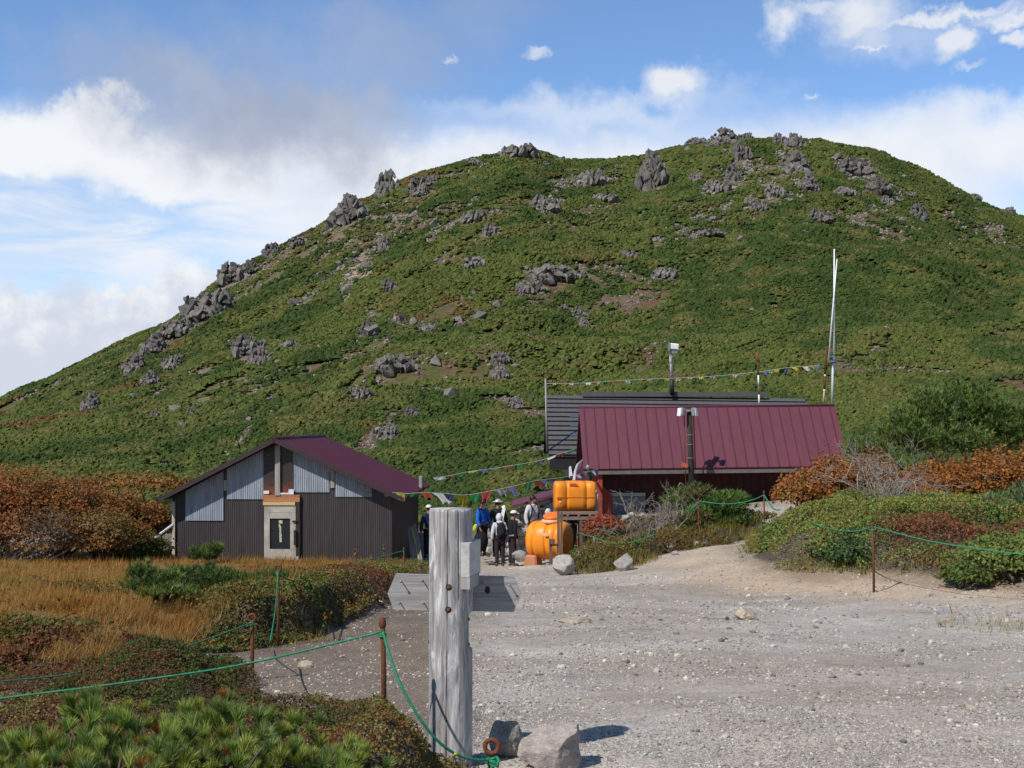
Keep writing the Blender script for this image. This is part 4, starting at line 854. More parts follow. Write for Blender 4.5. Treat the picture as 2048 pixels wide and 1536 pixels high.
    # downpipe from the roof to the upper tank
    q = MB(); q.tube([P3(1166, 921, 41.6), P3(1155, 930, 40), P3(1151, 942, 38.5), P3(1148, 962, 36.2)], 0.045, 8); o = q.build('drain_pipe', plain('pale_pipe', (0.50, 0.47, 0.47), 0.5), None, P3(1148, 962, 36.2)); tag(o, 'bent pale pipe running from the maroon roof down to the upper orange tank', 'pipe')
    # ---- charcoal hut
    Yt, Yb = 51.0, 47.0; r2 = empty('charcoal_hut', (7, 50, -3.3), 'hut with charcoal lapped roof standing behind the maroon roofed hut', 'hut')
    A, B = P3(1098, 914, Yb), np.array([12.45, Yb, P3(1098, 914, Yb)[2]]); D_, C_ = P3(1092, 793, Yt), np.array([12.42, Yt, P3(1600, 800, Yt)[2]])
    nn = unit(np.cross(B-A, D_-A)); nn = nn if nn[2] > 0 else -nn
    q = MB(); q.extrude([A, B, C_, D_], -nn*0.12); d2, c2 = D_+np.array([0, 4, -2.4]), C_+np.array([0, 4, -2.4]); q.extrude([D_, C_, c2, d2], (0, 0, -0.12)); rr = q.build('roof_deck', plain('charcoal_gap_shade', (0.014, 0.014, 0.015), 0.8), r2)  # near-black deck colour stands for the shade in the gaps between courses
    q = MB(); N = 13
    for i in range(N):
        t0, t1 = i/N+0.018, (i+1)/N-0.006
        p0, p1, p2, p3 = lerp(A, D_, t0), lerp(B, C_, t0), lerp(B, C_, t1), lerp(A, D_, t1)
        q.extrude([p0+nn*0.012, p1+nn*0.012, p2+nn*0.012, p3+nn*0.012], nn*0.07)
    q.build('roof_course', M_SLATE, r2)
    q = MB(); p = P3(1165, 799, 50.7); q.box(((p[0]+P3(1535, 799, 50.7)[0])/2, 51.0, 1.30), (P3(1535, 799, 50.7)[0]-p[0], 0.55, 0.20)); q.build('ridge_vent', M_SLATE, r2)
    q = MB(); q.box(((A[0]+B[0])/2, Yb+0.06, A[2]-0.28), (B[0]-A[0]-0.05, 0.10, 0.42)); q.build('fascia', M_BLACK, r2)
    for py in (838, 856, 875):
        t = (914-py)/121.; p = lerp(A, D_, t); y = p[1]; q = MB(); x1, x2 = X(1140, y), X(1158, y); up_ = unit(D_-A); ce = np.array([(x1+x2)/2, p[1], p[2]])+nn*0.09; R = np.stack([np.array([1, 0, 0]), up_, nn], 1); q.box(ce, (x2-x1, 0.22, 0.03), R); q.build('skylight', plain('skylight_glass', (0.07, 0.085, 0.13), 0.15), r2)
    q = MB(); q.box((7.2, 50.2, -2.6), (9.8, 5.0, 3.4)); q.build('wall', M_BROWN, r2)
    # vent pipe on the charcoal roof
    v = empty('vent_pipe', P3(1344, 788, 50.6), 'white flue pipe with a boxy cap standing on the charcoal roof', 'flue')
    b = NB('flaking_white'); vv = b.coord('Object', (1, 1, 0.4)); c = b.mix(b.mr(b.noise(vv, 9, 6, 0.75), 0.5, 0.6), (0.66, 0.67, 0.68), (0.13, 0.13, 0.14)); mf = b.set(c, 0.5)
    q = MB(); q.tube([P3(1344, 790, 50.6), P3(1343.5, 756, 50.6)], 0.095, 12); q.build('lower_pipe', M_BLACK, v)
    q = MB(); q.tube([P3(1343.5, 756, 50.6), P3(1342, 712, 50.6), P3(1344, 702, 50.6)], 0.07, 12); q.build('upper_pipe', mf, v)
    q = MB(); q.box(P3(1348, 694, 50.5), (0.40, 0.42, 0.28), roty(0.1), bev=0.05); q.build('cap', M_WHITE, v)
    q = MB(); q.box(P3(1338, 694, 50.5), (0.03, 0.46, 0.36)); q.box(P3(1348, 704, 50.5), (0.26, 0.3, 0.14)); q.build('cap_bracket', M_STEEL, v)
    # masts and poles behind the ridge
    q = empty('antenna', P3(1665, 808, 45.2), 'tall thin white mast lashed from two poles at the right end of the hut', 'antenna')
    m = MB(); m.tube([P3(1664, 812, 45.2), P3(1666, 722, 45.2)], 0.045, 8); m.build('mast_base', plain('pale_blue_pipe', (0.46, 0.55, 0.60), 0.5), q)
    m = MB(); m.tube([P3(1668, 735, 45.15), P3(1668.5, 498, 45.15)], [0.042, 0.026], 8); m.build('mast', M_WHITE, q)
    m = MB(); m.tube([P3(1657, 723, 45.05), P3(1674, 518, 45.05)], [0.036, 0.022], 8); m.build('tilted_mast', M_WHITE, q)
    m = MB(); m.torus(P3(1667, 724, 45.1), 0.06, 0.045, (0, 0, 1), 10, 6); m.torus(P3(1662, 709, 45.1), 0.12, 0.018, (0.2, 0, 1), 12, 6); m.torus(P3(1667, 605, 45.1), 0.06, 0.02, (0, 0, 1), 10, 6); m.build('lashing', plain('blue_tape', (0.03, 0.12, 0.30), 0.5), q)
    mr_, mw_ = m_rust('faded_red', (0.24, 0.075, 0.035)), M_WHITE
    def banded(x0, y0, x1, y1, Y, bands, r, lab):
        e_ = empty('marker_pole', P3(x0, y0, Y), lab, 'pole', 'red and white marker poles behind the roof')
        for (t0, t1, mt, nm) in bands: m = MB(); m.tube([lerp(P3(x0, y0, Y), P3(x1, y1, Y), t0), lerp(P3(x0, y0, Y), P3(x1, y1, Y), t1)], r, 8); m.build(nm, mt, e_)
    banded(1518.5, 811, 1515, 703, 45.0, ((0, .2, mw_, 'white_band'), (.2, .36, mr_, 'red_band'), (.36, .56, mw_, 'white_band'), (.56, .80, m_rust(), 'rusty_band'), (.80, 1, mr_, 'red_band')), 0.032, 'red and white banded pole at the middle of the ridge')
    banded(1647, 809, 1653, 692, 45.0, ((0, .22, plain('tan_paint', (0.42, 0.30, 0.18)), 'tan_band'), (.22, .26, mw_, 'white_band'), (.26, .48, m_rust(), 'rusty_band'), (.48, .51, mw_, 'white_band'), (.51, 1, m_rust(), 'rusty_band')), 0.036, 'rusty pole with thin white bands beside the tall mast')
    m = MB(); m.tube([P3(1094, 905, 47.2), P3(1091, 757, 47.2)], 0.035, 8); o = m.build('flag_pole', M_GREYWOOD, None, P3(1094, 905, 47.2)); tag(o, 'thin grey pole at the left edge of the charcoal roof holding the upper flags', 'pole')
    # floodlight pole before the eave
    f = empty('floodlight_pole', (X(1383, 41.2), 41.2, base), 'dark wooden pole with two floodlights in front of the maroon roof', 'lamp pole')
    m = MB(); m.tube([P3(1385, 1010, 41.2), P3(1378, 815, 41.2)], [0.105, 0.09], 12); m.build('pole', M_DARKWOOD, f)
    m = MB(); m.tube([P3(1372, 985, 41.3), P3(1368, 828, 41.25)], 0.02, 6); m.tube([P3(1391, 940, 41.3), P3(1387, 828, 41.25)], 0.02, 6); m.build('conduit', M_RUST, f)
    m = MB(); m.beam(P3(1362, 821, 41.05), P3(1391, 821, 41.05), 0.05, 0.07); m.build('crossarm', M_STEEL, f)
    for px, ang in ((1363, 0.5), (1388, -0.5)):
        m = MB(); m.box(P3(px, 824, 41.0), (0.14, 0.22, 0.30), rotz(ang)@roty(0.12*np.sign(ang)), bev=0.03); fl = m.build('floodlight', M_STEEL, f)
        m = MB(); m.box(P3(px-np.sign(ang)*4.5, 824, 40.98), (0.02, 0.2, 0.27), rotz(ang)@roty(0.12*np.sign(ang))); m.build('lens', M_WHITE, fl)
    m = MB(); m.box(P3(1369, 930, 41.05), (0.20, 0.12, 0.14), roty(0.3)); m.build('junction_box', plain('orange_box', (0.42, 0.10, 0.03), 0.6), f)
    m = MB()
    for y in (870, 889, 916): m.torus(P3(1381, y, 41.2), 0.105, 0.012, (0, 0, 1), 14, 5)
    m.build('steel_band', M_STEEL, f)
    m = MB(); m.tube([P3(1370, 985, 41.1), P3(1366, 968, 41.0), P3(1360, 966, 40.95), P3(1357, 972, 40.95)], 0.02, 6); m.build('hook', M_STEEL, f)
    g = MB(); g.ell(P3(1176, 935, 41.9), (0.08, 0.07, 0.10)); g.box(P3(1176, 941, 41.95), (0.05, 0.05, 0.12)); o = g.build('eave_lamp', M_STEEL, None, P3(1176, 941, 41.95)); tag(o, 'small grey lamp at the left corner of the maroon eave', 'lamp')
build_hut()

def stone_wall(name, x0, y0, x1, y1, zb, ztop, seed, parent, th=0.4):
    r2 = np.random.default_rng(seed); q = MB(); L = math.hypot(x1-x0, y1-y0); ux, uy = (x1-x0)/L, (y1-y0)/L; z = zb
    q.box(((x0+x1)/2, (y0+y1)/2+0.12, (zb+ztop(0.5))/2-0.1), (L*0.98, th*0.7, ztop(0.5)-zb-0.1))
    i = 0
    while z < max(ztop(0), ztop(1))-0.02:
        h = r2.uniform(0.20, 0.38); t = -0.02
        while t < L:
            w = r2.uniform(0.22, 0.5)
            if z+h*0.6 < ztop(min(1, max(0, (t+w/2)/L))):
                V, Fc = rock_vf(seed*100+i, 2, 9, (1, 0.8, 1), 0.1); V = V*np.array([w*0.58, th*0.5, h*0.58]); a = math.atan2(uy, ux); q.raw(V@rotz(a).T+np.array([x0+ux*(t+w/2), y0+uy*(t+w/2), z+h/2]), Fc)
            t += w*0.97; i += 1
        z += h*0.92
    return q.build(name, ROCK_WALL, parent)
def build_stone_shed():
    Y = 37.6; X = lambda px: (px-CX)/F*Y; Z = lambda py: (HY-py)/F*Y
    root = empty('stone_shed', (X(1070), Y, Z(1112)), 'low stone walled shed with a sloping maroon roof between the huts', 'shed')
    zt = lambda t: lerp(Z(1024), Z(1000), t)
    stone_wall('wall', X(1028), Y, X(1112), Y, Z(1118), zt, 3, root)
    q = MB(); q.extrude([P3(1022, 1012, Y-0.4), P3(1022, 1017, Y-0.4), P3(1110, 993, Y-0.4), P3(1110, 988, Y-0.4)], (0.05, 2.4, 0.02)); q.build('roof', M_MAROON, root)
    q = MB(); q.beam(P3(1032, 1023, Y-0.22), P3(1100, 1000, Y-0.22), 0.10, 0.12); q.build('wall_plate', M_GREYWOOD, root)
    w = stone_wall('stone_wall', (965-CX)/F*38.6, 38.6, (1032-CX)/F*38.4, 38.4, -4.25, lambda t: lerp(-3.3, -2.9, t), 4, None); w.location = (0, 0, 0)
    tag(w, 'low dry stone wall behind the hikers in dark jackets', 'stone wall')
build_stone_shed()

# ------------------------------------------------------------------ orange tanks
def tank_vf(L, R, prof, sup=2.6, n=40):
    """barrel lying along x: list of (position along, radius factor)"""
    V = []; 
    for (t, r) in prof:
        for k in range(n):
            a = 2*math.pi*k/n; c, s = math.cos(a), math.sin(a); q = (abs(c)**sup+abs(s)**sup)**(-1/sup); V.append(((t-0.5)*L, c*q*R*r, s*q*R*r))
    m = len(prof); Fs = [(i*n+k, (i+1)*n+k, (i+1)*n+(k+1) % n, i*n+(k+1) % n) for i in range(m-1) for k in range(n)]
    Fs += [tuple(range(n)), tuple((m-1)*n+k for k in range(n))[::-1]]; return np.array(V), Fs
def groove(cs, w=0.012, d=0.035, ends=((0, .62), (.006, .74), (.02, .83), (.045, .89), (.08, .935), (.12, .962), (.16, .975))):
    p = list(ends)+[(1-t, r) for t, r in ends]; 
    for c in cs: p += [(c-w*1.6, .985), (c-w, .985-d), (c+w, .985-d), (c+w*1.6, .985)]
    p += [(0.5, 1.0), (0.35, .995), (0.65, .995)]; return sorted(p)
def build_tanks():
    Y = 35.4; c = P3(1149, 991, Y); root = empty('water_tank', (c[0], Y, P3(0, 1020, Y)[2]), 'upper orange water tank resting on the timber stand', 'water tank', 'orange water tanks')
    V, Fs = tank_vf(1.20, 0.435, groove((0.28, 0.76), 0.010, 0.03, ((0, .80), (.008, .88), (.022, .93), (.045, .96), (.08, .975))), 5.0)
    fl = V.copy(); q = MB(); q.raw(fl@rotz(0.06).T+c, Fs, 0, True); q.build('body', M_ORANGE, root)
    q = MB(); q.box(c+np.array([0.0, -0.428, -0.03]), (1.08, 0.03, 0.014), rotz(0.06)); q.build('seam', plain('deep_orange', (0.52, 0.13, 0.008), 0.5), root)
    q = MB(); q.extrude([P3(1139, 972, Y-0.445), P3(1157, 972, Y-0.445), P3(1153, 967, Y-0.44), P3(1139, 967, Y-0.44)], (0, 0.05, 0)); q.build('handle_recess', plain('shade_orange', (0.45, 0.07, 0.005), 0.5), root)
    q = MB(); q.box(P3(1120, 1004, Y-0.40), (0.02, 0.07, 0.05)); q.box(P3(1119, 999, Y-0.455), (0.13, 0.012, 0.022), roty(-0.05)); q.build('maker_mark', M_BLACK, root)
    q = MB(); q.cyl(P3(1120, 1004, Y-0.44), P3(1120, 1004, Y-0.46), 0.035, 12); q.build('round_sticker', plain('pink_sticker', (0.75, 0.30, 0.25), 0.5), root)
    q = MB(); q.cyl(P3(1187, 982, Y-0.3), P3(1193, 984, Y-0.3), 0.075, 10); q.tube([P3(1193, 984, Y-0.3), P3(1194, 1000, Y-0.25), P3(1194, 1024, Y-0.25)], 0.05, 8); q.build('outlet_pipe', plain('pale_pipe', (0.50, 0.47, 0.47), 0.5), root)
    # stand
    st = empty('tank_stand', P3(1150, 1100, Y), 'brown timber stand carrying the upper orange tank', 'timber stand'); z = lambda py: P3(0, py, Y)[2]
    x = lambda px: (px-CX)/F*Y; zt = z(1020)
    q = MB()
    for yy in (-0.42, 0.42): q.box(((x(1108)+x(1194))/2, Y+yy, zt-0.05), (x(1194)-x(1108), 0.07, 0.09)); q.box(((x(1108)+x(1194))/2, Y+yy-0.01, zt-0.21), (x(1194)-x(1108), 0.06, 0.09))
    for px in (1114, 1134, 1156, 1178, 1190): q.box((x(px), Y, zt-0.13), (0.06, 0.95, 0.066))
    q.build('platform', m_wood('stand_wood', (0.27, 0.19, 0.155), (0.15, 0.10, 0.08), 1, 'X'), st)
    for px, yy in ((1120, -0.40), (1160, -0.41), (1190, -0.38), (1122, 0.4), (1160, 0.4), (1188, 0.4)): q = MB(); q.beam((x(px), Y+yy, zt-0.27), (x(px)+0.01, Y+yy, z(1130)), 0.09, 0.08); q.build('post', M_BROWNWOOD, st)
    q = MB(); q.beam(P3(1128, 1060, Y-0.35), P3(1142, 1030, Y-0.35), 0.06, 0.08); q.build('brace', M_BROWNWOOD, st)
    q = MB()
    for px in (1128, 1142, 1150, 1168, 1176): q.tube([(x(px), Y-0.05, zt-0.25), (x(px)+0.02, Y-0.05, z(1110))], 0.06, 8)
    q.build('support_log', M_DARKWOOD, st)
    # lower tank on an orange cradle
    Y2 = 33.6; c2 = P3(1099, 1080, Y2); rt = empty('water_tank', (c2[0], Y2, P3(0, 1133, Y2)[2]), 'lower round orange water tank with an open hatch on the ground', 'water tank', 'orange water tanks')
    V, Fs = tank_vf(1.16, 0.545, groove((0.235, 0.56, 0.80), 0.016, 0.05, ((0, .50), (.01, .68), (.03, .80), (.06, .88), (.10, .935), (.15, .97), (.19, .98))), 2.25)
    R = rotz(-0.42); q = MB(); q.raw(V@R.T+c2, Fs, 0, True); q.build('body', M_ORANGE, rt)
    top = c2+np.array([0, 0, 0.53]); q = MB(); q.cyl(top+np.array([0.05, -0.1, -0.05]), top+np.array([0.05, -0.1, 0.05]), 0.27, 24); q.build('hatch_rim', plain('pale_orange', (0.80, 0.42, 0.24), 0.5), rt)
    q = MB(); q.raw(*(lambda v: (v[0]@roty(-0.12).T@rotx(0.25).T+top+np.array([0.08, 0.0, 0.16]), v[1]))(lid_vf(0.27, 0.06)), 0, True); q.build('hatch_lid', plain('red_orange', (0.80, 0.17, 0.012), 0.4), rt)
    q = MB(); q.tube([top+np.array([0.20, -0.25, 0.05]), top+np.array([0.30, -0.12, 0.22])], 0.02, 6); q.build('hinge', M_GREYWOOD, rt)
    q = MB(); q.box(P3(1090, 1069, Y2-0.60), (0.13, 0.012, 0.065), rotz(-0.42)); q.build('label_plate', plain('pale_label', (0.55, 0.42, 0.42), 0.5), rt)
    q = MB(); V, Fc = rock_vf(911, 2, 6, (1, 1, .7), 0.05); q.box(P3(1066, 1122, Y2-0.15), (0.42, 0.5, 0.36), rotz(-0.42), 0, 0.8, 0.05); q.box(P3(1118, 1124, Y2+0.1), (0.5, 0.5, 0.30), rotz(-0.42), 0, 0.85, 0.05); q.build('cradle', plain('faded_orange', (0.42, 0.155, 0.075), 0.6, 0.2, 4), rt)
    # small timber frame in front
    fr = empty('timber_frame', P3(1110, 1136, 32.6), 'small brown timber frame standing before the lower orange tank', 'timber frame'); Yf = 32.6
    for x0, y0, y1, w in ((1101, 1078, 1140, 0.07), (1117, 1022, 1120, 0.07), (1123, 1024, 1118, 0.06)): q = MB(); q.beam(P3(x0, y0, Yf), P3(x0, y1, Yf), w, w); q.build('post', M_BROWNWOOD, fr)
    q = MB(); q.beam(P3(1098, 1090, Yf), P3(1126, 1090, Yf), 0.05, 0.05, 0, (0, 1, 0)); q.beam(P3(1098, 1119, Yf), P3(1124, 1119, Yf), 0.05, 0.06, 0, (0, 1, 0)); q.build('rail', m_wood('stand_wood', (0.27, 0.19, 0.155), (0.15, 0.10, 0.08), 1, 'X'), fr)
    q = MB(); q.box(P3(1104, 1083, Yf-0.05), (0.16, 0.14, 0.13)); q.build('end_block', M_BROWNWOOD, fr)
def lid_vf(r, h, n=24):
    prof = [(0.0, h), (r*0.6, h*0.9), (r*0.92, h*0.4), (r, 0.0), (r*0.98, -h*0.5), (0.0, -h*0.5)]; V = []
    for (a, z) in prof:
        for k in range(n): t = 2*math.pi*k/n; V.append((a*math.cos(t), a*math.sin(t), z))
    return np.array(V), [(i*n+k, i*n+(k+1) % n, (i+1)*n+(k+1) % n, (i+1)*n+k) for i in range(len(prof)-1) for k in range(n)]
build_tanks()

# ------------------------------------------------------------------ signpost in the foreground
def build_signpost():
    Y = 7.0; k = Y/F; cxp = (904-CX)*k; R = 0.126; zb = (HY-1580)*k; zt = (HY-1017)*k
    root = empty('signpost', (cxp, Y, zb), 'weathered grey log signpost with pointed boards seen from behind', 'signpost')
    b = NB('weathered_log'); v = b.coord('Object', (16, 16, 0.9)); v2 = b.coord('Object', (5, 5, 0.9)); n = b.noise(v, 1.6, 8, 0.75, 0.8); n2 = b.noise(v2, 2.2, 6, 0.7, 1.2); n3 = b.noise(b.coord('Object', (60, 60, 2.0)), 1.4, 4, 0.7)
    c = b.mix(b.mr(n, 0.34, 0.62), (0.17, 0.162, 0.165), (0.46, 0.445, 0.44)); c = b.mix(b.mr(n2, 0.52, 0.62, 0, 0.8), c, (0.68, 0.665, 0.645)); c = b.mix(b.mr(n2, 0.46, 0.36, 0, 0.75), c, (0.15, 0.14, 0.142)); c = b.mix(b.mr(b.noise(b.coord('Object', (3, 3, 2)), 2.5, 6, 0.7), 0.56, 0.70, 0, 0.5), c, (0.24, 0.22, 0.20)); c = b.mix(b.mr(n3, 0.60, 0.72, 0, 0.55), c, (0.12, 0.11, 0.12)); b.bump(b.math('ADD', n, b.math('MULTIPLY', n3, 0.6)), 0.6, 0.008); ml = b.set(c, 0.9, 0, 0.15)
    na, nz = 240, 110; V = []
    for i in range(nz+1):
        z = zb+(zt-zb)*i/nz; py = HY-z/k
        xr = (947 if py < 1226 else 936.5 if py < 1296 else 944.5); xr = (xr-CX)*k-cxp
        for j in range(na):
            a = 2*math.pi*j/na; r = R*(1.0+0.03*(1-i/nz))*(1+0.02*math.sin(3*a+1.3*z)+0.012*(vnoise(np.array([a*7, z*2.2, 3.1]), 3)-0.5)+0.010*(vnoise(np.array([a*20, z*1.2, 9.1]), 5)-0.5))
            if i == nz: r *= 0.975
            da = (a-(-math.pi/2-0.13+0.10*(z+0.9)*0.6)+math.pi) % (2*math.pi)-math.pi
            if abs(da) < 0.03: r -= 0.022*(1-abs(da)/0.03)
            da = (a-(-math.pi/2+0.38)+math.pi) % (2*math.pi)-math.pi
            if abs(da) < 0.025 and z > -1.0: r -= 0.008
            V.append((min(r*math.cos(a)-0.004, xr), r*math.sin(a), z))
    V = np.array(V)+np.array([cxp, Y, 0]); Fs = [(i*na+j, i*na+(j+1) % na, (i+1)*na+(j+1) % na, (i+1)*na+j) for i in range(nz) for j in range(na)]
    top = len(V); V = np.concatenate([V, [[cxp, Y, zt+0.006]]]); Fs += [(nz*na+j, nz*na+(j+1) % na, top) for j in range(na)]
    q = MB(); q.raw(V, Fs, 0, True); post = q.build('post', ml, root)
    q = MB(); Yb = 7.128
    def bp(px, py, Yq=Yb): return P3(px, py, Yq)
    q.extrude([bp(775, 1187), bp(787, 1219), bp(1027, 1224), bp(1043, 1189), bp(1027, 1154), bp(791, 1148)], (0, 0.035, 0)); bd = q.build('arrow_board', M_GREYWOOD_X, root)
    for px, py in ((804, 1163), (846, 1161), (801, 1206), (848, 1206), (1020, 1170), (967, 1165)):
        q = MB(); p = bp(px, py); q.cyl(p+np.array([0, 0.01, 0]), p+np.array([-0.004, -0.045, 0.004]), 0.0035, 6); q.ell(p+np.array([-0.004, -0.047, 0.004]), (0.008, 0.005, 0.008), 8, 4); q.build('nail', M_STEEL, bd)
    q = MB(); q.ell(bp(975, 1180)+np.array([0, -0.001, 0]), (0.016, 0.004, 0.024), 10, 5); q.build('knot', M_BLACK, bd)
    # short board end on the right side
    a = P3(930, 1121, 6.87); R3 = rotz(-0.22); q = MB(); q.box(a+R3@np.array([0, 0.13, 0]), (0.052, 0.26, 0.20), R3); eb = q.build('side_board', m_wood('pale_board_end', (0.52, 0.505, 0.485), (0.34, 0.325, 0.31), 1.2, 'Y'), root)
    q = MB(); q.box(a+R3@np.array([0.001, 0.11, -0.13]), (0.056, 0.22, 0.07), R3); q.build('spacer_block', M_GREYWOOD, root)
    for dz in (0.055, -0.075): q = MB(); p = a+R3@np.array([-0.026, 0.01, dz]); q.cyl(p, p+np.array([-0.03, 0, 0]), 0.003, 6); q.ell(p+np.array([-0.032, 0, 0]), (0.004, 0.006, 0.006), 8, 4); q.build('nail', M_STEEL, eb)
    for px, py in ((900, 1169), (899, 1213)):
        p = np.array([(px-CX)*k, Y-R*0.985, (HY-py)*k]); q = MB(); q.cyl(p+np.array([0, 0.01, 0]), p+np.array([0, -0.0035, 0]), 0.0185, 20); bs = q.build('bolt_hole_shade', M_BLACK, root)  # black disc on the log puts the shade of the hole into colour
        q = MB(); q.ell(p+np.array([0.001, -0.004, 0]), (0.012, 0.007, 0.012), 12, 6); q.build('bolt', m_rust('bright_rust', (0.20, 0.06, 0.025)), bs)
    for px, py in ((860, 1283), (936, 1238), (936, 1288)):
        p = np.array([(px-CX)*k, Y-0.01, (HY-py)*k]); q = MB(); q.ell(p, (0.012, 0.012, 0.012), 8, 5); q.build('bolt', M_RUST, root)
build_signpost()

# ------------------------------------------------------------------ rods and ropes
RODS = [(765, 1247, 1440, 6.65, 0.0145, 'knob', 'thick rusty rod left of the log signpost with bulbous top'), (504, 1243, 1372, 10.4, 0.016, 'ring', 'rusty ring topped rod in front of the shadowed meadow bank'), (556, 1143, 1290, 13.0, 0.017, 'ring', 'rusty ring topped rod at the meadow edge below the shed door'),
    (711, 1106, 1185, 22, 0.018, 'ring', 'thin rusty rod in brown grass before the right half of the shed'), (768, 1092, 1162, 26.5, 0.018, 'knob', 'rusty rod in the grass near the shed corner'), (808, 1098, 1140, 30, 0.018, 'knob', 'short rod by the leaning black board'),
    (1745, 1050, 1182, 20.5, 0.021, 'knob', 'rusty rod at the foot of the right bank'), (1528, 985, 1080, 31, 0.020, 'knob', 'rusty rod before the dark hut wall where the path climbs'), (1397, 1000, 1090, 31.5, 0.020, 'knob', 'brown rod between the two pine bushes before the hut'),
    (1307, 1067, 1118, 29.5, 0.020, 'ring', 'black leaning ring rod in the bare soil before the hut'), (1581, 1017, 1108, 27, 0.020, 'knob', 'rod half hidden in the green bushes of the right bank'), (1155, 1068, 1170, 29.5, 0.018, 'knob', 'thin rod in the scrub right of the orange tanks')]
def build_rods():
    for px, yt, yb, Y, r, kind, lab in RODS:
        lean = {1307: -8, 1745: -3, 765: -3}.get(px, 0); t, b_ = P3(px, yt, Y), P3(px-lean, yb+6, Y); root = empty('fence_rod', b_, lab, 'fence rod', 'rusty rods of the rope fence')
        mt = M_BLACK if px == 1307 else M_RUST
        q = MB(); q.tube([b_-np.array([0, 0, 0.1]), lerp(b_, t, 0.5)+np.array([0.003, 0, 0]), t], r, 10); q.build('rod', mt, root)
        q = MB()
        if kind == 'ring': q.torus(t+np.array([0, 0, r*1.9]), r*2.0, r*0.8, (0.15, 1, 0), 18, 8)
        else: q.ell(t, (r*1.45, r*1.45, r*2.6), 12, 8)
        q.build('eye_ring' if kind == 'ring' else 'top_knob', mt, root)
        q = MB(); z = t-np.array([0, 0, r*(1.2 if kind == 'ring' else 4.4)])
        for i in range(3): q.torus(z+np.array([0, 0, (i-1)*r*0.5]), r*1.25, r*0.38, (0.1*i-0.1, 0.1, 1), 14, 6)
        q.build('rope_knot', M_ROPE, root)
    # eye bolt with rope at the very front
    Y = 6.65; p = P3(984, 1499, Y); k = Y/F; root = empty('eye_bolt', P3(982, 1560, Y), 'rusty eye bolt with a green rope knot beside the pink rock', 'eye bolt')
    q = MB(); q.tube([P3(981, 1600, Y), P3(982, 1518, Y)], 0.020, 10); q.torus(P3(983.5, 1493, Y), 13.8*k, 4.9*k, (0.12, 1, 0.05), 32, 12, -math.pi*0.0, 2*math.pi)
    q.build('eye', m_rust('red_rust', (0.17, 0.058, 0.028)), root)
    q = MB()
    for i, (zz_, rr) in enumerate(((1516, 0.026), (1521, 0.030), (1527, 0.030))): q.torus(P3(984, zz_, Y), rr, 0.0085, (0.25*(i-1), 0.1, 1), 18, 8)
    q.tube([P3(993, 1514, Y-0.02), P3(998, 1521, Y-0.03), P3(994, 1530, Y-0.035), P3(984, 1533, Y-0.035), P3(980, 1545, Y-0.02)], 0.009, 8); q.tube([P3(976, 1520, Y-0.03), P3(990, 1526, Y-0.04), P3(996, 1533, Y-0.02)], 0.009, 8); q.build('rope_knot', M_ROPE, root)
def smooth_path(pts, n=14):
    P = [np.array(p, float) for p in pts]; P = [2*P[0]-P[1]]+P+[2*P[-1]-P[-2]]; o = []
    for i in range(1, len(P)-2):
        for t in np.linspace(0, 1, n, endpoint=False): a, b, c, d = P[i-1:i+3]; o.append(0.5*((2*b)+(c-a)*t+(2*a-5*b+4*c-d)*t*t+(3*b-a-3*c+d)*t**3))
    o.append(P[-2]); return o
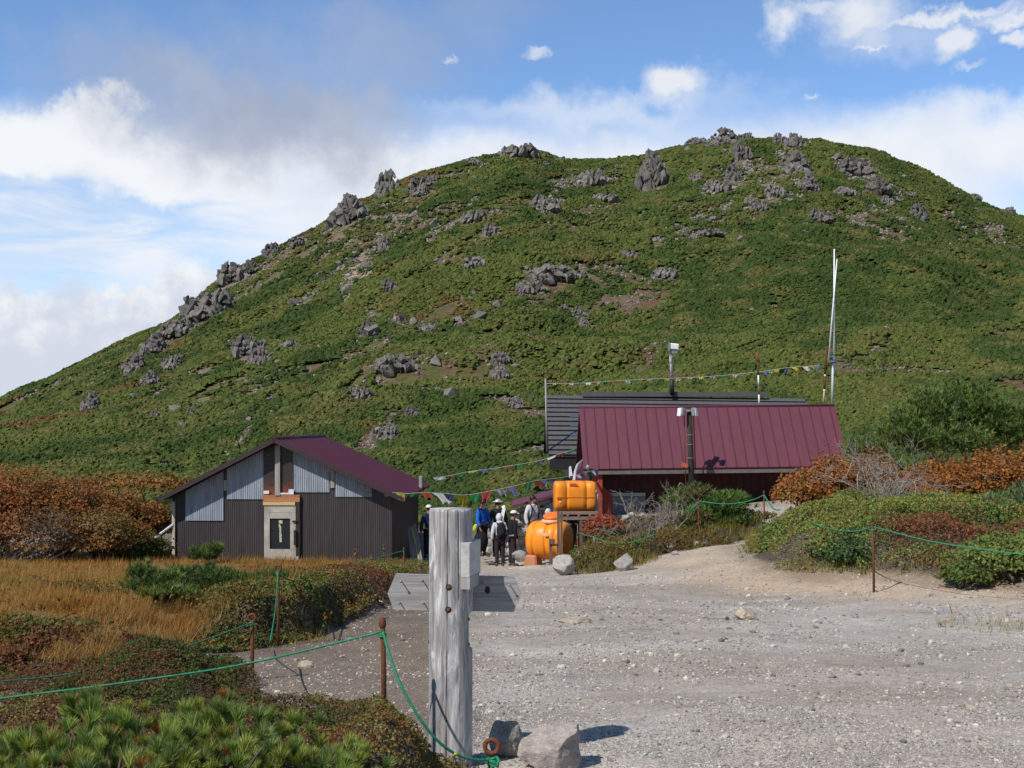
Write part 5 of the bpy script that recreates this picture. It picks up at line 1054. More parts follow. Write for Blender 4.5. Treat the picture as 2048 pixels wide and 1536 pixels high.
ROPES = [([(-260, 1432, 6.3), (0, 1397, 6.4), (250, 1365, 6.45), (500, 1326, 6.55), (764, 1264, 6.64)], 0.0062, 1, 'bright green rope rising across the lower left to the thick rod'),
    ([(766, 1264, 6.63), (779, 1310, 6.56), (800, 1366, 6.48), (832, 1425, 6.44), (872, 1478, 6.45), (912, 1508, 6.5), (948, 1519, 6.56), (984, 1519, 6.63)], 0.0078, 1, 'sagging green rope between the thick rod and the eye bolt'),
    ([(-300, 1392, 9.2), (0, 1363, 9.6), (150, 1346, 9.8), (330, 1306, 10.1), (504, 1246, 10.36)], 0.0072, 0, 'darker green rope behind the heath mound at left'),
    ([(505, 1246, 10.4), (513, 1268, 11), (523, 1285, 11.8), (536, 1287, 12.6)], 0.006, 0, 'loose rope end drooping from the ring rod'),
    ([(556, 1149, 12.95), (554, 1180, 12.92), (550, 1225, 12.9), (543, 1268, 12.85), (540, 1282, 12.8)], 0.0085, 1, 'green rope hanging straight down at the meadow edge'),
    ([(557, 1149, 13.0), (585, 1162, 14.6), (620, 1169, 16.6), (660, 1167, 18.6), (690, 1150, 20.5), (711, 1112, 22)], 0.008, 0, 'thin dark slack rope across the brown grass'),
    ([(711, 1128, 22), (735, 1120, 24), (765, 1113, 26.4), (808, 1101, 30)], 0.011, 1, 'green rope in front of the shed corner'),
    ([(768, 1096, 26.4), (764, 1110, 26.6), (756, 1128, 26.8)], 0.010, 1, 'short green rope hanging by the shed corner rod'),
    ([(1745, 1053, 20.5), (1850, 1080, 19.2), (1960, 1098, 18.2), (2060, 1110, 17.4), (2300, 1130, 15.5)], 0.0105, 1, 'green rope running right from the rod at the foot of the bank'),
    ([(1745, 1053, 20.5), (1715, 1062, 21.5), (1680, 1061, 22.8), (1640, 1052, 24.2), (1610, 1036, 25.6), (1581, 1020, 27)], 0.012, 1, 'green rope draped over the bushes of the right bank'),
    ([(1528, 990, 31), (1537, 1004, 30.2), (1548, 1018, 29.4), (1560, 1020, 28.4)], 0.018, 1, 'steep green rope dropping into the orange bush'),
    ([(1528, 990, 31), (1505, 1000, 31), (1470, 1007, 31.1), (1435, 1007, 31.2), (1397, 1002, 31.5)], 0.013, 1, 'green rope strung before the dark hut wall'),
    ([(1397, 1003, 31.5), (1388, 1014, 31.4), (1375, 1023, 31.2)], 0.014, 1, 'short green rope left of the pine before the hut'),
    ([(1155, 1066, 29.5), (1185, 1074, 29.5), (1215, 1084, 29.4), (1250, 1087, 29.4), (1280, 1079, 29.5), (1307, 1070, 29.5)], 0.013, 1, 'green rope sagging over the scrub right of the tanks')]
def build_ropes():
    for pts, r, br, lab in ROPES:
        P = smooth_path([P3(*p) for p in pts]); q = MB(); q.tube(P, r, 6); o = q.build('rope', M_ROPE if br else M_ROPED, None, P[0]); tag(o, lab, 'rope', 'green ropes of the path fence')
    q = MB(); P = [P3(*p) for p in ((910, 1503, 6.5), (912, 1508, 6.5))]; q.tube([P3(906, 1505, 6.495), P3(914, 1510, 6.50)], 0.0095, 8); o = q.build('rope_tape', plain('yellow_tape', (0.65, 0.62, 0.05), 0.5), None, P[0]); tag(o, 'yellow tape wound on the sagging rope near the eye bolt', 'tape')
    # thin dark tubes laid along the path surface
    for pts, lab in ((((598, 1338), (603, 1362), (612, 1384), (630, 1405), (648, 1420)), 'dark curved wire lying on the brown path behind the mound'), (((690, 1248), (682, 1265), (677, 1282)), 'short dark wire lying on the path beside the rope')):
        P = []
        for px, py in pts: h_ = hit(px, py, 6.9); P.append(h_+np.array([0, 0, 0.012]))
        q = MB(); q.tube(smooth_path(P), 0.0055, 6); tag(q.build('line', M_BLACK, None, P[0]), lab, 'line')
build_rods(); build_ropes()

# ------------------------------------------------------------------ prayer flags
FC = {'w': (0.54, 0.54, 0.55), 'r': (0.27, 0.055, 0.04), 'g': (0.03, 0.17, 0.06), 'y': (0.42, 0.38, 0.05), 'b': (0.13, 0.14, 0.28), 'n': (0.24, 0.07, 0.03)}
def flagmat(ch):
    nm = {'w': 'white', 'r': 'red', 'g': 'green', 'y': 'yellow', 'b': 'blue', 'n': 'rust'}[ch]+'_flag_cloth'
    if nm in MATS: return MATS[nm]
    b = NB(nm); v = b.coord('Object'); c = FC[ch]; n = b.noise(v, 18, 5, 0.75); cc = b.mix(b.mr(n, 0.45, 0.75, 0, 0.5), c, tuple(k*0.45 for k in c)); b.set(cc, 0.85, 0, 0.1)
    t = b.N.new('ShaderNodeBsdfTranslucent'); b.val(cc, t.inputs[0]); m = b.N.new('ShaderNodeMixShader'); m.inputs[0].default_value = 0.3; b.L.new(b.p.outputs[0], m.inputs[1]); b.L.new(t.outputs[0], m.inputs[2]); b.L.new(m.outputs[0], b.out.inputs[0]); MATS[nm] = b.m; return b.m
def flag_string(pts, seq, hgt, lab, seed, wind=0.5, skip=0.0):
    rng = np.random.default_rng(seed); P = np.array(smooth_path([P3(*p) for p in pts], 24)); s = np.r_[0, np.cumsum(np.linalg.norm(np.diff(P, axis=0), axis=1))]
    root = empty('prayer_flag_string', P[0], lab, 'flag string', 'strings of prayer flags')
    q = MB(); q.tube(P[::3], 0.008, 5); q.build('cord', plain('pale_cord', (0.45, 0.43, 0.38), 0.8), root)
    at = lambda d: np.array([np.interp(d, s, P[:, i]) for i in range(3)])
    n = len(seq); L = s[-1]/n
    for i, ch in enumerate(seq):
        if ch == '.' : continue
        hh = hgt(i/n)*rng.uniform(0.45, 1.25); w = L*rng.uniform(0.66, 0.98); t0 = i*L+(L-w)*0.5; nu, nv = 7, 7; V = []
        ph, sw, tw = rng.uniform(0, 6.3), rng.normal()*0.8+wind, rng.uniform(0.2, 2.6); bl = rng.normal()*0.6; sh = rng.uniform(-0.6, 1.4)
        for v in range(nv):
            for u in range(nu):
                p = at(t0+w*u/(nu-1)*(1-0.22*(v/(nv-1))*tw)); k = v/(nv-1); d = hh*k*(1-0.25*abs(math.sin(ph+u*0.7))*k)
                dirv = np.array([0.55*sw+sh*0.3, bl, -1.0]); dirv /= np.linalg.norm(dirv); off = hh*0.26*k*math.sin(u*1.5+k*3.6+ph)
                V.append(p+dirv*d+np.array([0.25*off, off, 0.3*off*k]))
        m = MB(); m.raw(V, [(a*nu+b, a*nu+b+1, (a+1)*nu+b+1, (a+1)*nu+b) for a in range(nv-1) for b in range(nu-1)], 0, True); m.build('flag', flagmat(ch), root)
def build_flags():
    flag_string([(784, 985, 35.4), (815, 987, 35.4), (850, 985, 35.6), (890, 987, 35.9), (930, 990, 36.1), (975, 983, 36.4), (1015, 975, 36.7), (1045, 968, 37), (1075, 961, 37.6), (1110, 957, 38.3), (1150, 951, 39.3), (1175, 944, 40.5), (1196, 938, 41.5)],
        'ygrwbygrwbygnwbygrwbygwb', lambda t: 0.50 if 0.12 < t < 0.60 else 0.24, 'lowest string of large prayer flags from shed corner to maroon hut', 4, 0.45)
    flag_string([(866, 956, 40.3), (900, 951, 40.5), (940, 943, 40.8), (985, 937, 41.1), (1030, 930, 41.3), (1080, 921, 41.6), (1110, 911, 41.8), (1150, 898, 42.3)], 'wrgybwrgybwrg', lambda t: 0.13, 'middle string of prayer flags rising from the shed roof', 5, 1.4)
    flag_string([(1092, 767, 47.0), (1140, 767, 47.0), (1200, 764, 46.9), (1260, 760, 46.8), (1330, 757, 46.6), (1400, 754, 46.4), (1470, 749, 46.0), (1530, 742, 45.6), (1570, 736, 45.4), (1610, 733, 45.3), (1640, 730, 45.2)],
        'bwrywgywrwgyyrwgwrwbgyrwnwgybwygrwbygrbwygbynwyb', lambda t: 0.13 if t < 0.78 else 0.26, 'topmost string of small prayer flags above the charcoal roof', 6, 1.0)
build_flags()

# ------------------------------------------------------------------ stones lying about
ST = [(1100, 1545, 132, 84, 6.95, 'p', 41, 'angular pink rock at the bottom edge beside the eye bolt'), (1012, 1512, 70, 66, 7.25, 'g', 42, 'pale grey rock between the signpost and the pink rock'), (1128, 1150, 46, 36, 27.5, 'g', 43, 'pale rock in front of the small timber frame'), (1246, 1140, 40, 30, 27.0, 'g', 44, 'pale pointed rock by the scrub right of the tanks'), (1160, 1132, 30, 30, 29.4, 'g', 45, 'half hidden rock between frame and scrub'),
    (1492, 1240, 46, 20, None, 't', 46, 'tan flat stone on the middle of the gravel'), (1444, 1239, 30, 8, None, 't', 47, 'thin tan slab left of the tan flat stone'), (1891, 1254, 26, 16, None, 't', 48, 'small tan stone on the right of the gravel'), (587, 1246, 20, 32, 14.6, 'g', 49, 'pale rock in the shadowed meadow bank'), (669, 1244, 18, 12, None, 'g', 50, 'small rock at the end of the bank shadow'), (612, 1334, 34, 12, None, 't', 51, 'flat whitish stone on the brown path'), (440, 1335, 30, 20, 11.6, 'd', 52, 'dark round stone behind the heath mound'),
    (1390, 1092, 16, 9, None, 'g', 53, 'grey stone under the pine before the hut'), (1412, 1093, 14, 10, None, 'd', 54, 'dark stone under the pine before the hut'), (1345, 1097, 24, 12, None, 't', 55, 'yellowish stone beneath the brown tussock'), (1350, 1110, 16, 8, None, 'g', 56, 'small pale stone on the bare soil'), (1268, 1094, 12, 8, None, 'g', 57, 'white pebble like stone near the sagging rope'), (1482, 1116, 10, 6, None, 'g', 58, 'small stone on the climbing path'),
    (1055, 1140, 80, 9, 30.5, 't', 59, 'flat step slab left of the lower tank'), (1010, 1140, 70, 8, 33.5, 't', 60, 'flat step slab at the feet of the hikers'), (1000, 1152, 76, 7, 29.5, 't', 61, 'long flat slab below the hikers'), (1075, 1158, 70, 8, 27.5, 't', 62, 'low slab in front of the orange cradle'), (1040, 1120, 34, 18, 34.5, 'g', 63, 'block under the stone shed corner'), (270, 1252, 24, 16, 15.2, 't', 64, 'pale stone lodged in the reddish bank'), (1150, 1245, 70, 8, None, 't', 65, 'pale sandy slab half buried in the gravel'), (690, 1421, 10, 8, None, 'g', 66, 'whitish stone behind the foreground pines'), (1560, 1552, 60, 10, None, 't', 67, 'pale slab at the bottom edge of the gravel')]
def build_stones():
    mm = {'g': ROCK_NEAR, 'p': ROCK_PINK, 't': rockmat('tan_rock', (1.15, 0.98, 0.76), 6.0, 0.37), 'd': rockmat('dark_rock', (1, .98, .95), 6.0, 0.13)}
    for px, py, w, h, Y, m, sd, lab in ST:
        if Y is None: p = hit(px, py, 6.0)
        else: p = P3(px, py, Y)
        k = p[1]/F; sub = 4 if p[1] < 8 else 3
        V, Fc = rock_vf(sd, sub, 13, (1, 0.8, 1.0), 0.12, 0.40); ext = V.max(0)-V.min(0); V = (V-(V.max(0)+V.min(0))/2)/ext
        V = V*np.array([w*k, max(w*0.75, h)*k, h*k*1.35]); V[:, 2] += h*k*0.45
        o = link('stone', np_mesh('stone', V, Fc, mm[m])); o.location = p+np.array([0, 0, 0]); tag(o, lab, 'stone', 'loose stones on the plaza')
build_stones()
def build_gravel():
    r2 = np.random.default_rng(31); n = 66000; py = 1112+(1545-1112)*r2.random(n)**0.8; u = r2.uniform(380, 2120, n)
    y = 1.52/((py-HY)/F-0.069); x = (u-CX)/F*y; _, veg = zones(x, y); cl = fbm2(x, y, 0.9, 3, 5)*0.6+fbm2(x, y, 2.6, 2, 6)*0.4; ok = (veg < 0.3) & (r2.random(n) < sst(cl, 0.34, 0.62)*(1-0.6*sst(u, 960, 860))); x, y = x[ok], y[ok]; z = H(x, y); m = len(x)
    s = (0.0045+0.0075*r2.random(m)**2.5+0.022*(r2.random(m) < 0.02)*r2.random(m))*np.clip(y/9, 0.8, 2.2)
    V0, F0 = ICO[1]; jit = 1+(r2.random((m, len(V0), 1))-0.5)*0.5; a = r2.uniform(0, 6.3, m); asp = r2.uniform(0.6, 1.4, m); V = V0[None]*jit; V = V*np.stack([s*asp, s/asp**0.5, s*r2.uniform(.5, .85, m)], -1)[:, None, :]
    c, q = np.cos(a), np.sin(a); X = V[..., 0]*c[:, None]-V[..., 1]*q[:, None]; Yv = V[..., 0]*q[:, None]+V[..., 1]*c[:, None]
    V = np.stack([X+x[:, None], Yv+y[:, None], V[..., 2]+(z+s*0.22)[:, None]], -1)
    pal = np.array([(0.27, 0.25, 0.23), (0.40, 0.37, 0.33), (0.17, 0.16, 0.15), (0.54, 0.49, 0.39), (0.36, 0.30, 0.25), (0.48, 0.46, 0.44)]); cc = pal[r2.choice(6, m, p=(.27, .24, .16, .12, .11, .10))]*r2.uniform(0.8, 1.15, (m, 1))
    b = NB('gravel_stone'); v = b.coord('Object'); cl_ = b.mix(1.0, b.attr(), b.mix(b.noise(v, 70, 4, 0.7), (0.75, 0.75, 0.75), (1.25, 1.25, 1.25)), 'MULTIPLY'); mat = b.set(cl_, 0.9, 0, 0.2)
    Fc = (F0[None]+(np.arange(m)*len(V0))[:, None, None]).reshape(-1, 3)
    tag(link('gravel', np_mesh('gravel', V.reshape(-1, 3), Fc, mat, np.repeat(cc, len(V0), 0))), 'loose grey and tan gravel strewn over the plaza', 'gravel', kind='stuff')
build_gravel()

# ------------------------------------------------------------------ hikers
DEPS = None
def skin_mesh(name, verts, edges, radii, mat, sub=2):
    me = bpy.data.meshes.new('tmp'); me.from_pydata([tuple(v) for v in verts], edges, []); o = bpy.data.objects.new('tmp', me); C.objects.link(o)
    o.modifiers.new('s', 'SKIN'); sv = me.skin_vertices[0].data
    for i, r in enumerate(radii): sv[i].radius = r if isinstance(r, tuple) else (r, r); sv[i].use_root = (i == 0)
    m = o.modifiers.new('u', 'SUBSURF'); m.levels = sub; m.render_levels = sub
    dg = bpy.context.evaluated_depsgraph_get(); r = bpy.data.meshes.new_from_object(o.evaluated_get(dg), depsgraph=dg); r.name = name; bpy.data.objects.remove(o); bpy.data.meshes.remove(me)
    r.materials.clear(); r.materials.append(mat); r.polygons.foreach_set('use_smooth', [True]*len(r.polygons)); return r
M_SKIN = plain('skin', (0.36, 0.20, 0.135), 0.55, 0.08, 20); M_HAIR = plain('black_hair', (0.012, 0.010, 0.009), 0.5, 0.3, 40)
def cloth(name, col): 
    if name in MATS: return MATS[name]
    b = NB(name); v = b.coord('Object'); n = b.noise(v, 7, 4, 0.6, 1.5); c = b.mix(b.mr(n, 0.3, 0.7), tuple(k*0.8 for k in col), tuple(k*1.15 for k in col)); b.bump(n, 0.8, 0.03); MATS[name] = b.set(c, 0.85, 0, 0.15); return MATS[name]
def person(px, py, Y, hgt, face, label, top, legs, head, hood=False, arms=((0.02, 0.10), (0.02, 0.06)), lean=0.0, stride=0.0, pack=None, packlab=None, headturn=0.0, vest=None):
    """face: turn of the body about the vertical, 0 looks away from the viewer along +y"""
    s = hgt/1.72; R = rotz(face); base = P3(px, py, Y); root = empty('person', base, label, 'person', 'hikers between the huts')
    def W(p):
        p = np.array(p, float)*s
        if p[2] > 0.9*s: a = -lean; dz = p[2]-0.9*s; p = np.array([p[0], p[1]+dz*math.sin(lean), 0.9*s+dz*math.cos(lean)])
        return R@p
    st = stride
    pv, sp, ch, nb, nk, hl, ht = (0, 0, .94), (0, .01, 1.10), (0, .0, 1.28), (0, -.01, 1.43), (0, .005, 1.49), (0, .025, 1.56), (0, .015, 1.655)
    V = [pv, sp, ch, nb, nk, hl, ht]; E = [(0, 1), (1, 2), (2, 3), (3, 4), (4, 5), (5, 6)]; Rr = [(.13, .10), (.125, .095), (.145, .105), (.07, .065), .052, (.068, .078), (.072, .085)]
    nose = (0, .108, 1.575); V.append(nose); E.append((5, 7)); Rr.append(.012)
    hands = []
    for sd, (fw, ou) in zip((-1, 1), arms):
        i = len(V); sh = (sd*.175, -.005, 1.39); el = (sd*(.215+ou*0.5), -.03+fw*0.4, 1.11); wr = (sd*(.22+ou*0.4), .03+fw, .86+fw*0.45); pa = (sd*(.215+ou*0.3), .045+fw*1.1, .78+fw*0.5)
        V += [sh, el, wr, pa]; E += [(2, i), (i, i+1), (i+1, i+2), (i+2, i+3)]; Rr += [.056, .042, .028, (.018, .038)]; hands.append((sd, pa, i+3))
        for f in range(4):
            j = len(V); a = (pa[0]+sd*0.0, pa[1]+(f-1.5)*0.02+.012, pa[2]-.045); L = (.035, .045, .048, .038)[f]; V += [a, (a[0]-sd*.008, a[1]+.008, a[2]-L), (a[0]-sd*.022, a[1]+.012, a[2]-L-.028)]; E += [(i+3, j), (j, j+1), (j+1, j+2)]; Rr += [.0095, .0085, .007]
        j = len(V); V += [(pa[0]-sd*.012, pa[1]+.045, pa[2]-.005), (pa[0]-sd*.022, pa[1]+.062, pa[2]-.04)]; E += [(i+3, j), (j, j+1)]; Rr += [.011, .009]
    for sd in (-1, 1):
        i = len(V); o = sd*st; V += [(sd*.092, 0, .88), (sd*.10, .02+o*.5, .49), (sd*.105, -.02+o, .085), (sd*.115, .12+o, .035)]; E += [(0, i), (i, i+1), (i+1, i+2), (i+2, i+3)]; Rr += [.088, .06, .043, (.038, .03)]
    body = link('body', skin_mesh('body', [W(v) for v in V], E, [(tuple(q*s*(0.72 if i < 3 else 1) for q in r) if isinstance(r, tuple) else r*s) for i, r in enumerate(Rr)], M_SKIN), root)
    def sub(name, idx, grow, mat, par=root, extra=()):
        vs = [W(V[i]) for i in idx]; mp = {a: b for b, a in enumerate(idx)}; es = [(mp[a], mp[b]) for a, b in E if a in mp and b in mp]
        rs = [tuple((q+grow)*s for q in (Rr[i] if isinstance(Rr[i], tuple) else (Rr[i], Rr[i]))) for i in idx]; return link(name, skin_mesh(name, vs, es, rs, mat), par)
    nA = 4+12+2; a0, a1 = 8, 8+nA; lg = 8+2*nA
    jk = sub('jacket', [0, 1, 2, 3, a0, a0+1, a0+2, a1, a1+1, a1+2], .024, top)
    sub('trousers', [0, lg, lg+1, lg+2, lg+4, lg+5, lg+6], .020, legs)
    for sd, i in ((-1, lg+2), (1, lg+6)):
        q = MB(); A = np.array(V[i]); q.ell(base+W((A[0], A[1]+.07, .055)), (.052*s, .135*s, .055*s), 12, 8, R); q.build('shoe', plain('boot', (0.05, 0.045, 0.04), 0.7), root)
    hc = np.array((0, .02, 1.615)); Rh = R@rotz(headturn)
    for sd in (-1, 1):
        q = MB(); q.ell(base+W(hc)+Rh@(np.array((sd*.031, .083, -.005))*s), (.011*s, .007*s, .007*s), 8, 6); q.build('eye', M_BLACK, root)
        q = MB(); q.ell(base+W(hc)+Rh@(np.array((sd*.079, .0, -.02))*s), (.013*s, .02*s, .032*s), 8, 6); q.build('ear', M_SKIN, root)
    q = MB(); q.ell(base+W(hc)+Rh@(np.array((0, .086, -.07))*s), (.022*s, .006*s, .007*s), 8, 6); q.build('mouth', plain('lips', (0.22, 0.09, 0.07), 0.5), root)
    kind, hm = head
    if not hood:
        q = MB(); q.ell(base+W(hc)+Rh@(np.array((0, -.018, .022))*s), (.090*s, .100*s, .108*s), 16, 10, Rh, 0, -0.45, 1.0); q.build('hair', M_HAIR, root)
    if kind in ('cap', 'brim'):
        q = MB(); q.ell(base+W(hc)+np.array([0, 0, .055*s]), (.104*s, .114*s, .088*s), 18, 8, Rh, 0, 0.0, 1.0); ct = q.build('cap' if kind == 'cap' else 'sun_hat', hm, root)
        q = MB()
        if kind == 'cap':
            Vb = []; 
            for t in np.linspace(-1.1, 1.1, 11): Vb += [Rh@(np.array((math.sin(t)*.10, math.cos(t)*.108, .012))*s), Rh@(np.array((math.sin(t)*.10, math.cos(t)*.108+.095*math.cos(t*0.8), -.018))*s)]
            Vb = [base+W(hc)+np.array([0, 0, .055*s])+v for v in Vb]; q.raw(Vb+[v-np.array([0, 0, .006]) for v in Vb], [(2*i, 2*i+1, 2*i+3, 2*i+2) for i in range(10)]+[(22+2*i+2, 22+2*i+3, 22+2*i+1, 22+2*i) for i in range(10)]+[(2*i+1, 23+2*i, 25+2*i, 2*i+3) for i in range(10)]); q.build('visor', hm, ct)
        else:
            v, f = lid_vf(.165*s, .02*s); q.raw(v@Rh.T+base+W(hc)+np.array([0, 0, .058*s]), f, 0, True); q.build('brim', hm, ct)
    if hood:
        q = MB(); q.ell(base+W(hc)+Rh@(np.array((0, -.028, .0))*s), (.118*s, .128*s, .150*s), 18, 12, Rh, 0, -0.95, 1.0); q.ell(base+W((0, -.02, 1.46)), (.13*s, .12*s, .07*s), 16, 8, R); q.build('hood', hm, root)
    q = MB(); q.torus(base+W((0, 0, 1.455)), .068*s, .020*s, (0, 0, 1), 16, 6); q.build('collar', vest or top, root)
    if pack is not None:
        pr = empty('backpack', base+W((0, -.20, 1.2)), packlab, 'backpack', 'backpacks worn by the hikers'); c = base+W((0, -.21, 1.20))
        q = MB(); q.ell(c, (.165*s, .10*s, .27*s), 16, 12, R); q.box(c+np.array([0, 0, -.02*s]), (.29*s, .16*s, .42*s), R, 0, 0.9, .05*s); q.build('bag', pack, pr)
        q = MB(); q.ell(c+R@(np.array((0, -.09, -.08))*s), (.12*s, .05*s, .12*s), 14, 8, R); q.build('pocket', pack, pr)
        q = MB()
        for sd in (-1, 1):
            q.tube(smooth_path([base+W((sd*.10, -.13, 1.40)), base+W((sd*.105, -.02, 1.475)), base+W((sd*.115, .105, 1.40)), base+W((sd*.125, .135, 1.27)), base+W((sd*.15, .06, 1.08)), base+W((sd*.15, -.12, 1.02))], 6), .022*s, 6)
        q.build('strap', M_BLACK, pr)
    return root, base, R, s, W
def build_people():
    blk = cloth('black_cloth', (0.016, 0.016, 0.018)); drk = cloth('charcoal_cloth', (0.030, 0.029, 0.033)); gry = cloth('pale_grey_cloth', (0.55, 0.56, 0.58)); blue = cloth('blue_nylon', (0.02, 0.13, 0.55)); plum = cloth('plum_trousers', (0.035, 0.026, 0.034)); wht = cloth('white_cap', (0.74, 0.72, 0.64)); navy = cloth('navy_cloth', (0.02, 0.03, 0.07)); red = cloth('rust_trousers', (0.20, 0.035, 0.025))
    silver = plain('silver_hat', (0.42, 0.43, 0.45), 0.35, 0.4, 14, 0, 0.2)
    r, b, R, s, W = person(965, 1112, 36.5, 1.73, -2.2, 'person in a bright blue jacket and black trousers turned sideways by the log', blue, blk, ('cap', navy), arms=((0.10, 0.10), (0.06, 0.05)), vest=cloth('white_collar', (0.6, 0.6, 0.6)))
    q = MB(); c = P3(962, 1082, 36.0); q.ell(c, (.22, .18, .30), 16, 12); bg = q.build('bag', blk, None, c); q = MB(); q.tube(smooth_path([c+np.array([-.12, 0, .25]), c+np.array([-.05, 0, .45]), c+np.array([.08, 0, .25])], 6), .02, 6); q.build('handle', blk, bg); tag(bg, 'big round black bag at the side of the person in blue', 'bag')
    q = MB(); c = P3(950, 1056, 35.9); q.ell(c, (.07, .05, .13), 12, 8, roty(0.3)); gl = q.build('water_bottle', M_YG, None, c); tag(gl, 'yellow green bottle hanging by the hip of the person in blue', 'bottle')
    person(996, 1114, 36.9, 1.75, 0.15, 'person in dark jacket and silver hat standing behind the grey hooded hiker', drk, blk, ('brim', silver), arms=((0.0, 0.06), (0.0, 0.06)))
    q = MB(); q.beam(P3(1003, 1040, 36.45), P3(1008, 1016, 36.55), 0.10, 0.02, 0, (0, -1, 0)); q.beam(P3(1008, 1016, 36.55), P3(1006, 1012, 36.75), 0.10, 0.02, 0, (0, -1, 0)); tag(q.build('towel', cloth('white_towel', (0.72, 0.72, 0.72)), None, P3(1004, 1028, 36.4)), 'white towel over the shoulder of the person in the silver hat', 'towel')
    person(1000, 1133, 35.0, 1.52, 0.25, 'person with pale grey hood and charcoal trousers seen from behind', gry, plum, ('hood', gry), hood=True, lean=0.12, pack=cloth('black_pack', (0.020, 0.020, 0.024)), packlab='dark backpack worn by the grey hooded hiker', arms=((0.03, 0.08), (0.02, 0.06)))
    person(1024, 1133, 34.8, 1.60, -1.15, 'person all in black with a white cap looking right', blk, plum, ('cap', wht), arms=((0.05, 0.03), (0.04, 0.02)), lean=0.06)
    r, b, R, s, W = person(1066, 1107, 36.2, 1.74, -2.55, 'black haired person in a pale grey shirt beside the orange tanks', gry, red, ('none', None), arms=((0.04, 0.08), (0.04, 0.08)), headturn=0.9, pack=cloth('navy_pack', (0.018, 0.022, 0.04)), packlab='dark backpack on the black haired hiker in grey')
    person(1098, 1112, 36.6, 1.42, 0.5, 'person in a pale grey hood mostly hidden by the orange tanks', gry, blk, ('hood', gry), hood=True, lean=0.1)
    person(858, 1116, 37.2, 1.62, 0.4, 'person in white cap almost wholly hidden by the log signpost', navy, blk, ('cap', wht))
build_people()

# ------------------------------------------------------------------ plants of the plaza edge
LEAF = leafmat('leaf', 0.30, 0.6, 0.2); NEEDLE = leafmat('needle', 0.22, 0.5, 0.3); BLADE = leafmat('blade', 0.38, 0.7, 0.15)
M_BARK = m_wood('bark', (0.13, 0.10, 0.08), (0.05, 0.04, 0.033)); M_DEAD = m_wood('dead_wood', (0.33, 0.285, 0.25), (0.15, 0.125, 0.105))
def ground_pts(n, py0, py1, u0, u1, rng, poly=None, pw=1.0):
    py = py0+(py1-py0)*rng.random(n)**pw; u = rng.uniform(u0, u1, n); y = 1.52/((py-HY)/F-0.069); y = np.minimum(y, 46); x = (u-CX)/F*y
    if poly is not None: k = sdf(poly, x, y) < 0.12; x, y = x[k], y[k]
    return x, y
def build_grass():
    r2 = np.random.default_rng(41); S = Soup()
    x, y = ground_pts(230000, 1098, 1345, -140, 870, r2, MEADOW, 0.9)
    x2 = r2.uniform(-11, -3.2, 9000); y2 = r2.uniform(33, 35.9, 9000); x, y = np.r_[x, x2], np.r_[y, y2]
    dm = -sdf(MEADOW, x, y); u = CX+F*x/y; w = fbm2(x, y, 0.45, 3, 101); w2 = fbm2(x, y, 1.6, 3, 103); v = HY-F*H(x, y)/y
    pt = sst(fbm2(x, y, 0.33, 3, 111)+0.18*sst(u, 200, 560)-0.15, 0.53, 0.60)*0.85; edge = np.maximum(pt, sst(dm+(w2-0.5)*1.5, 0.5+1.7*sst(u, 300, 520), 0.1))*sst(y, 33, 27)
    k = (r2.random(len(x)) > edge*0.88+0.25*sst(w2, 0.55, 0.7)) & ((dm > 0.55) | (u < 420)); x, y, u, w, w2, dm = x[k], y[k], u[k], w[k], w2[k], dm[k]; z = H(x, y); n = len(x)
    gold = np.array([0.46, 0.220, 0.055]); tan = np.array([0.47, 0.28, 0.105]); grn = np.array([0.26, 0.215, 0.05]); red = np.array([0.31, 0.125, 0.05])
    c = lerp(gold, tan, sst(w2, 0.35, 0.65)[:, None]); c = lerp(c, grn, (sst(w, 0.48, 0.66)*0.75*sst(u, 800, 300))[:, None]); c = lerp(c, red, (sst(fbm2(x, y, 0.7, 3, 107), 0.5, 0.64)*0.75*sst(u, 100, 640))[:, None])
    c = c*r2.uniform(0.55, 1.3, (n, 1)); cl = fbm2(x, y, 3.0, 2, 109)
    hgt = (0.05+0.10*r2.random(n)+0.10*(r2.random(n) < 0.06))*(0.3+1.5*sst(cl, 0.3, 0.7)); a = r2.uniform(0, 6.3, n); le = np.abs(r2.normal(size=n))*0.65
    d = unit(np.stack([np.cos(a)*le+0.22, np.sin(a)*le-0.05, np.ones(n)], -1)); wid = 0.0055*np.clip(y/9, 1.0, 3.0)
    P = np.stack([x, y, z-0.01], -1); S.needles(P, d, hgt, wid, c, r2)
    tag(link('grass', S.mesh('grass', BLADE)), 'golden autumn grass covering the meadow left of the path', 'grass', kind='stuff')
def mat_leaves(S, x, y, size, pal, rng, lift=0.12, sc=1.4, dens=None, wgt=None, spat=0.6):
    """cushions of tiny leaves: heights follow a lumpy noise so the mat has domes and hollows"""
    n = len(x); l = fbm2(x, y, sc*1.6, 3, 201); z = H(x, y)+lift*sst(l, 0.3, 0.7)*rng.random(n)**0.35
    pal = np.array(pal); m = len(pal); q = fbm2(x, y, spat, 3, 207)*1.0; q = np.clip((q-0.28)/0.44, 0, 0.999); i = np.clip((q*m+rng.normal(size=n)*0.55).astype(int), 0, m-1)
    c = pal[i]*rng.uniform(0.55, 1.4, (n, 1)); nr = unit(np.array([-0.1, -0.35, 0.7])+rng.normal(size=(n, 3))*0.65); S.leaves(np.stack([x, y, z], -1), nr, size*rng.uniform(0.6, 1.3, n), c, rng, 0.6)
DG = (0.055, 0.085, 0.020); OLV = (0.13, 0.125, 0.030); RB = (0.17, 0.070, 0.032); RUSTY = (0.24, 0.12, 0.038); MG = (0.085, 0.13, 0.028); YGR = (0.22, 0.20, 0.045); CRIM = (0.20, 0.030, 0.030); BRN = (0.12, 0.075, 0.035)
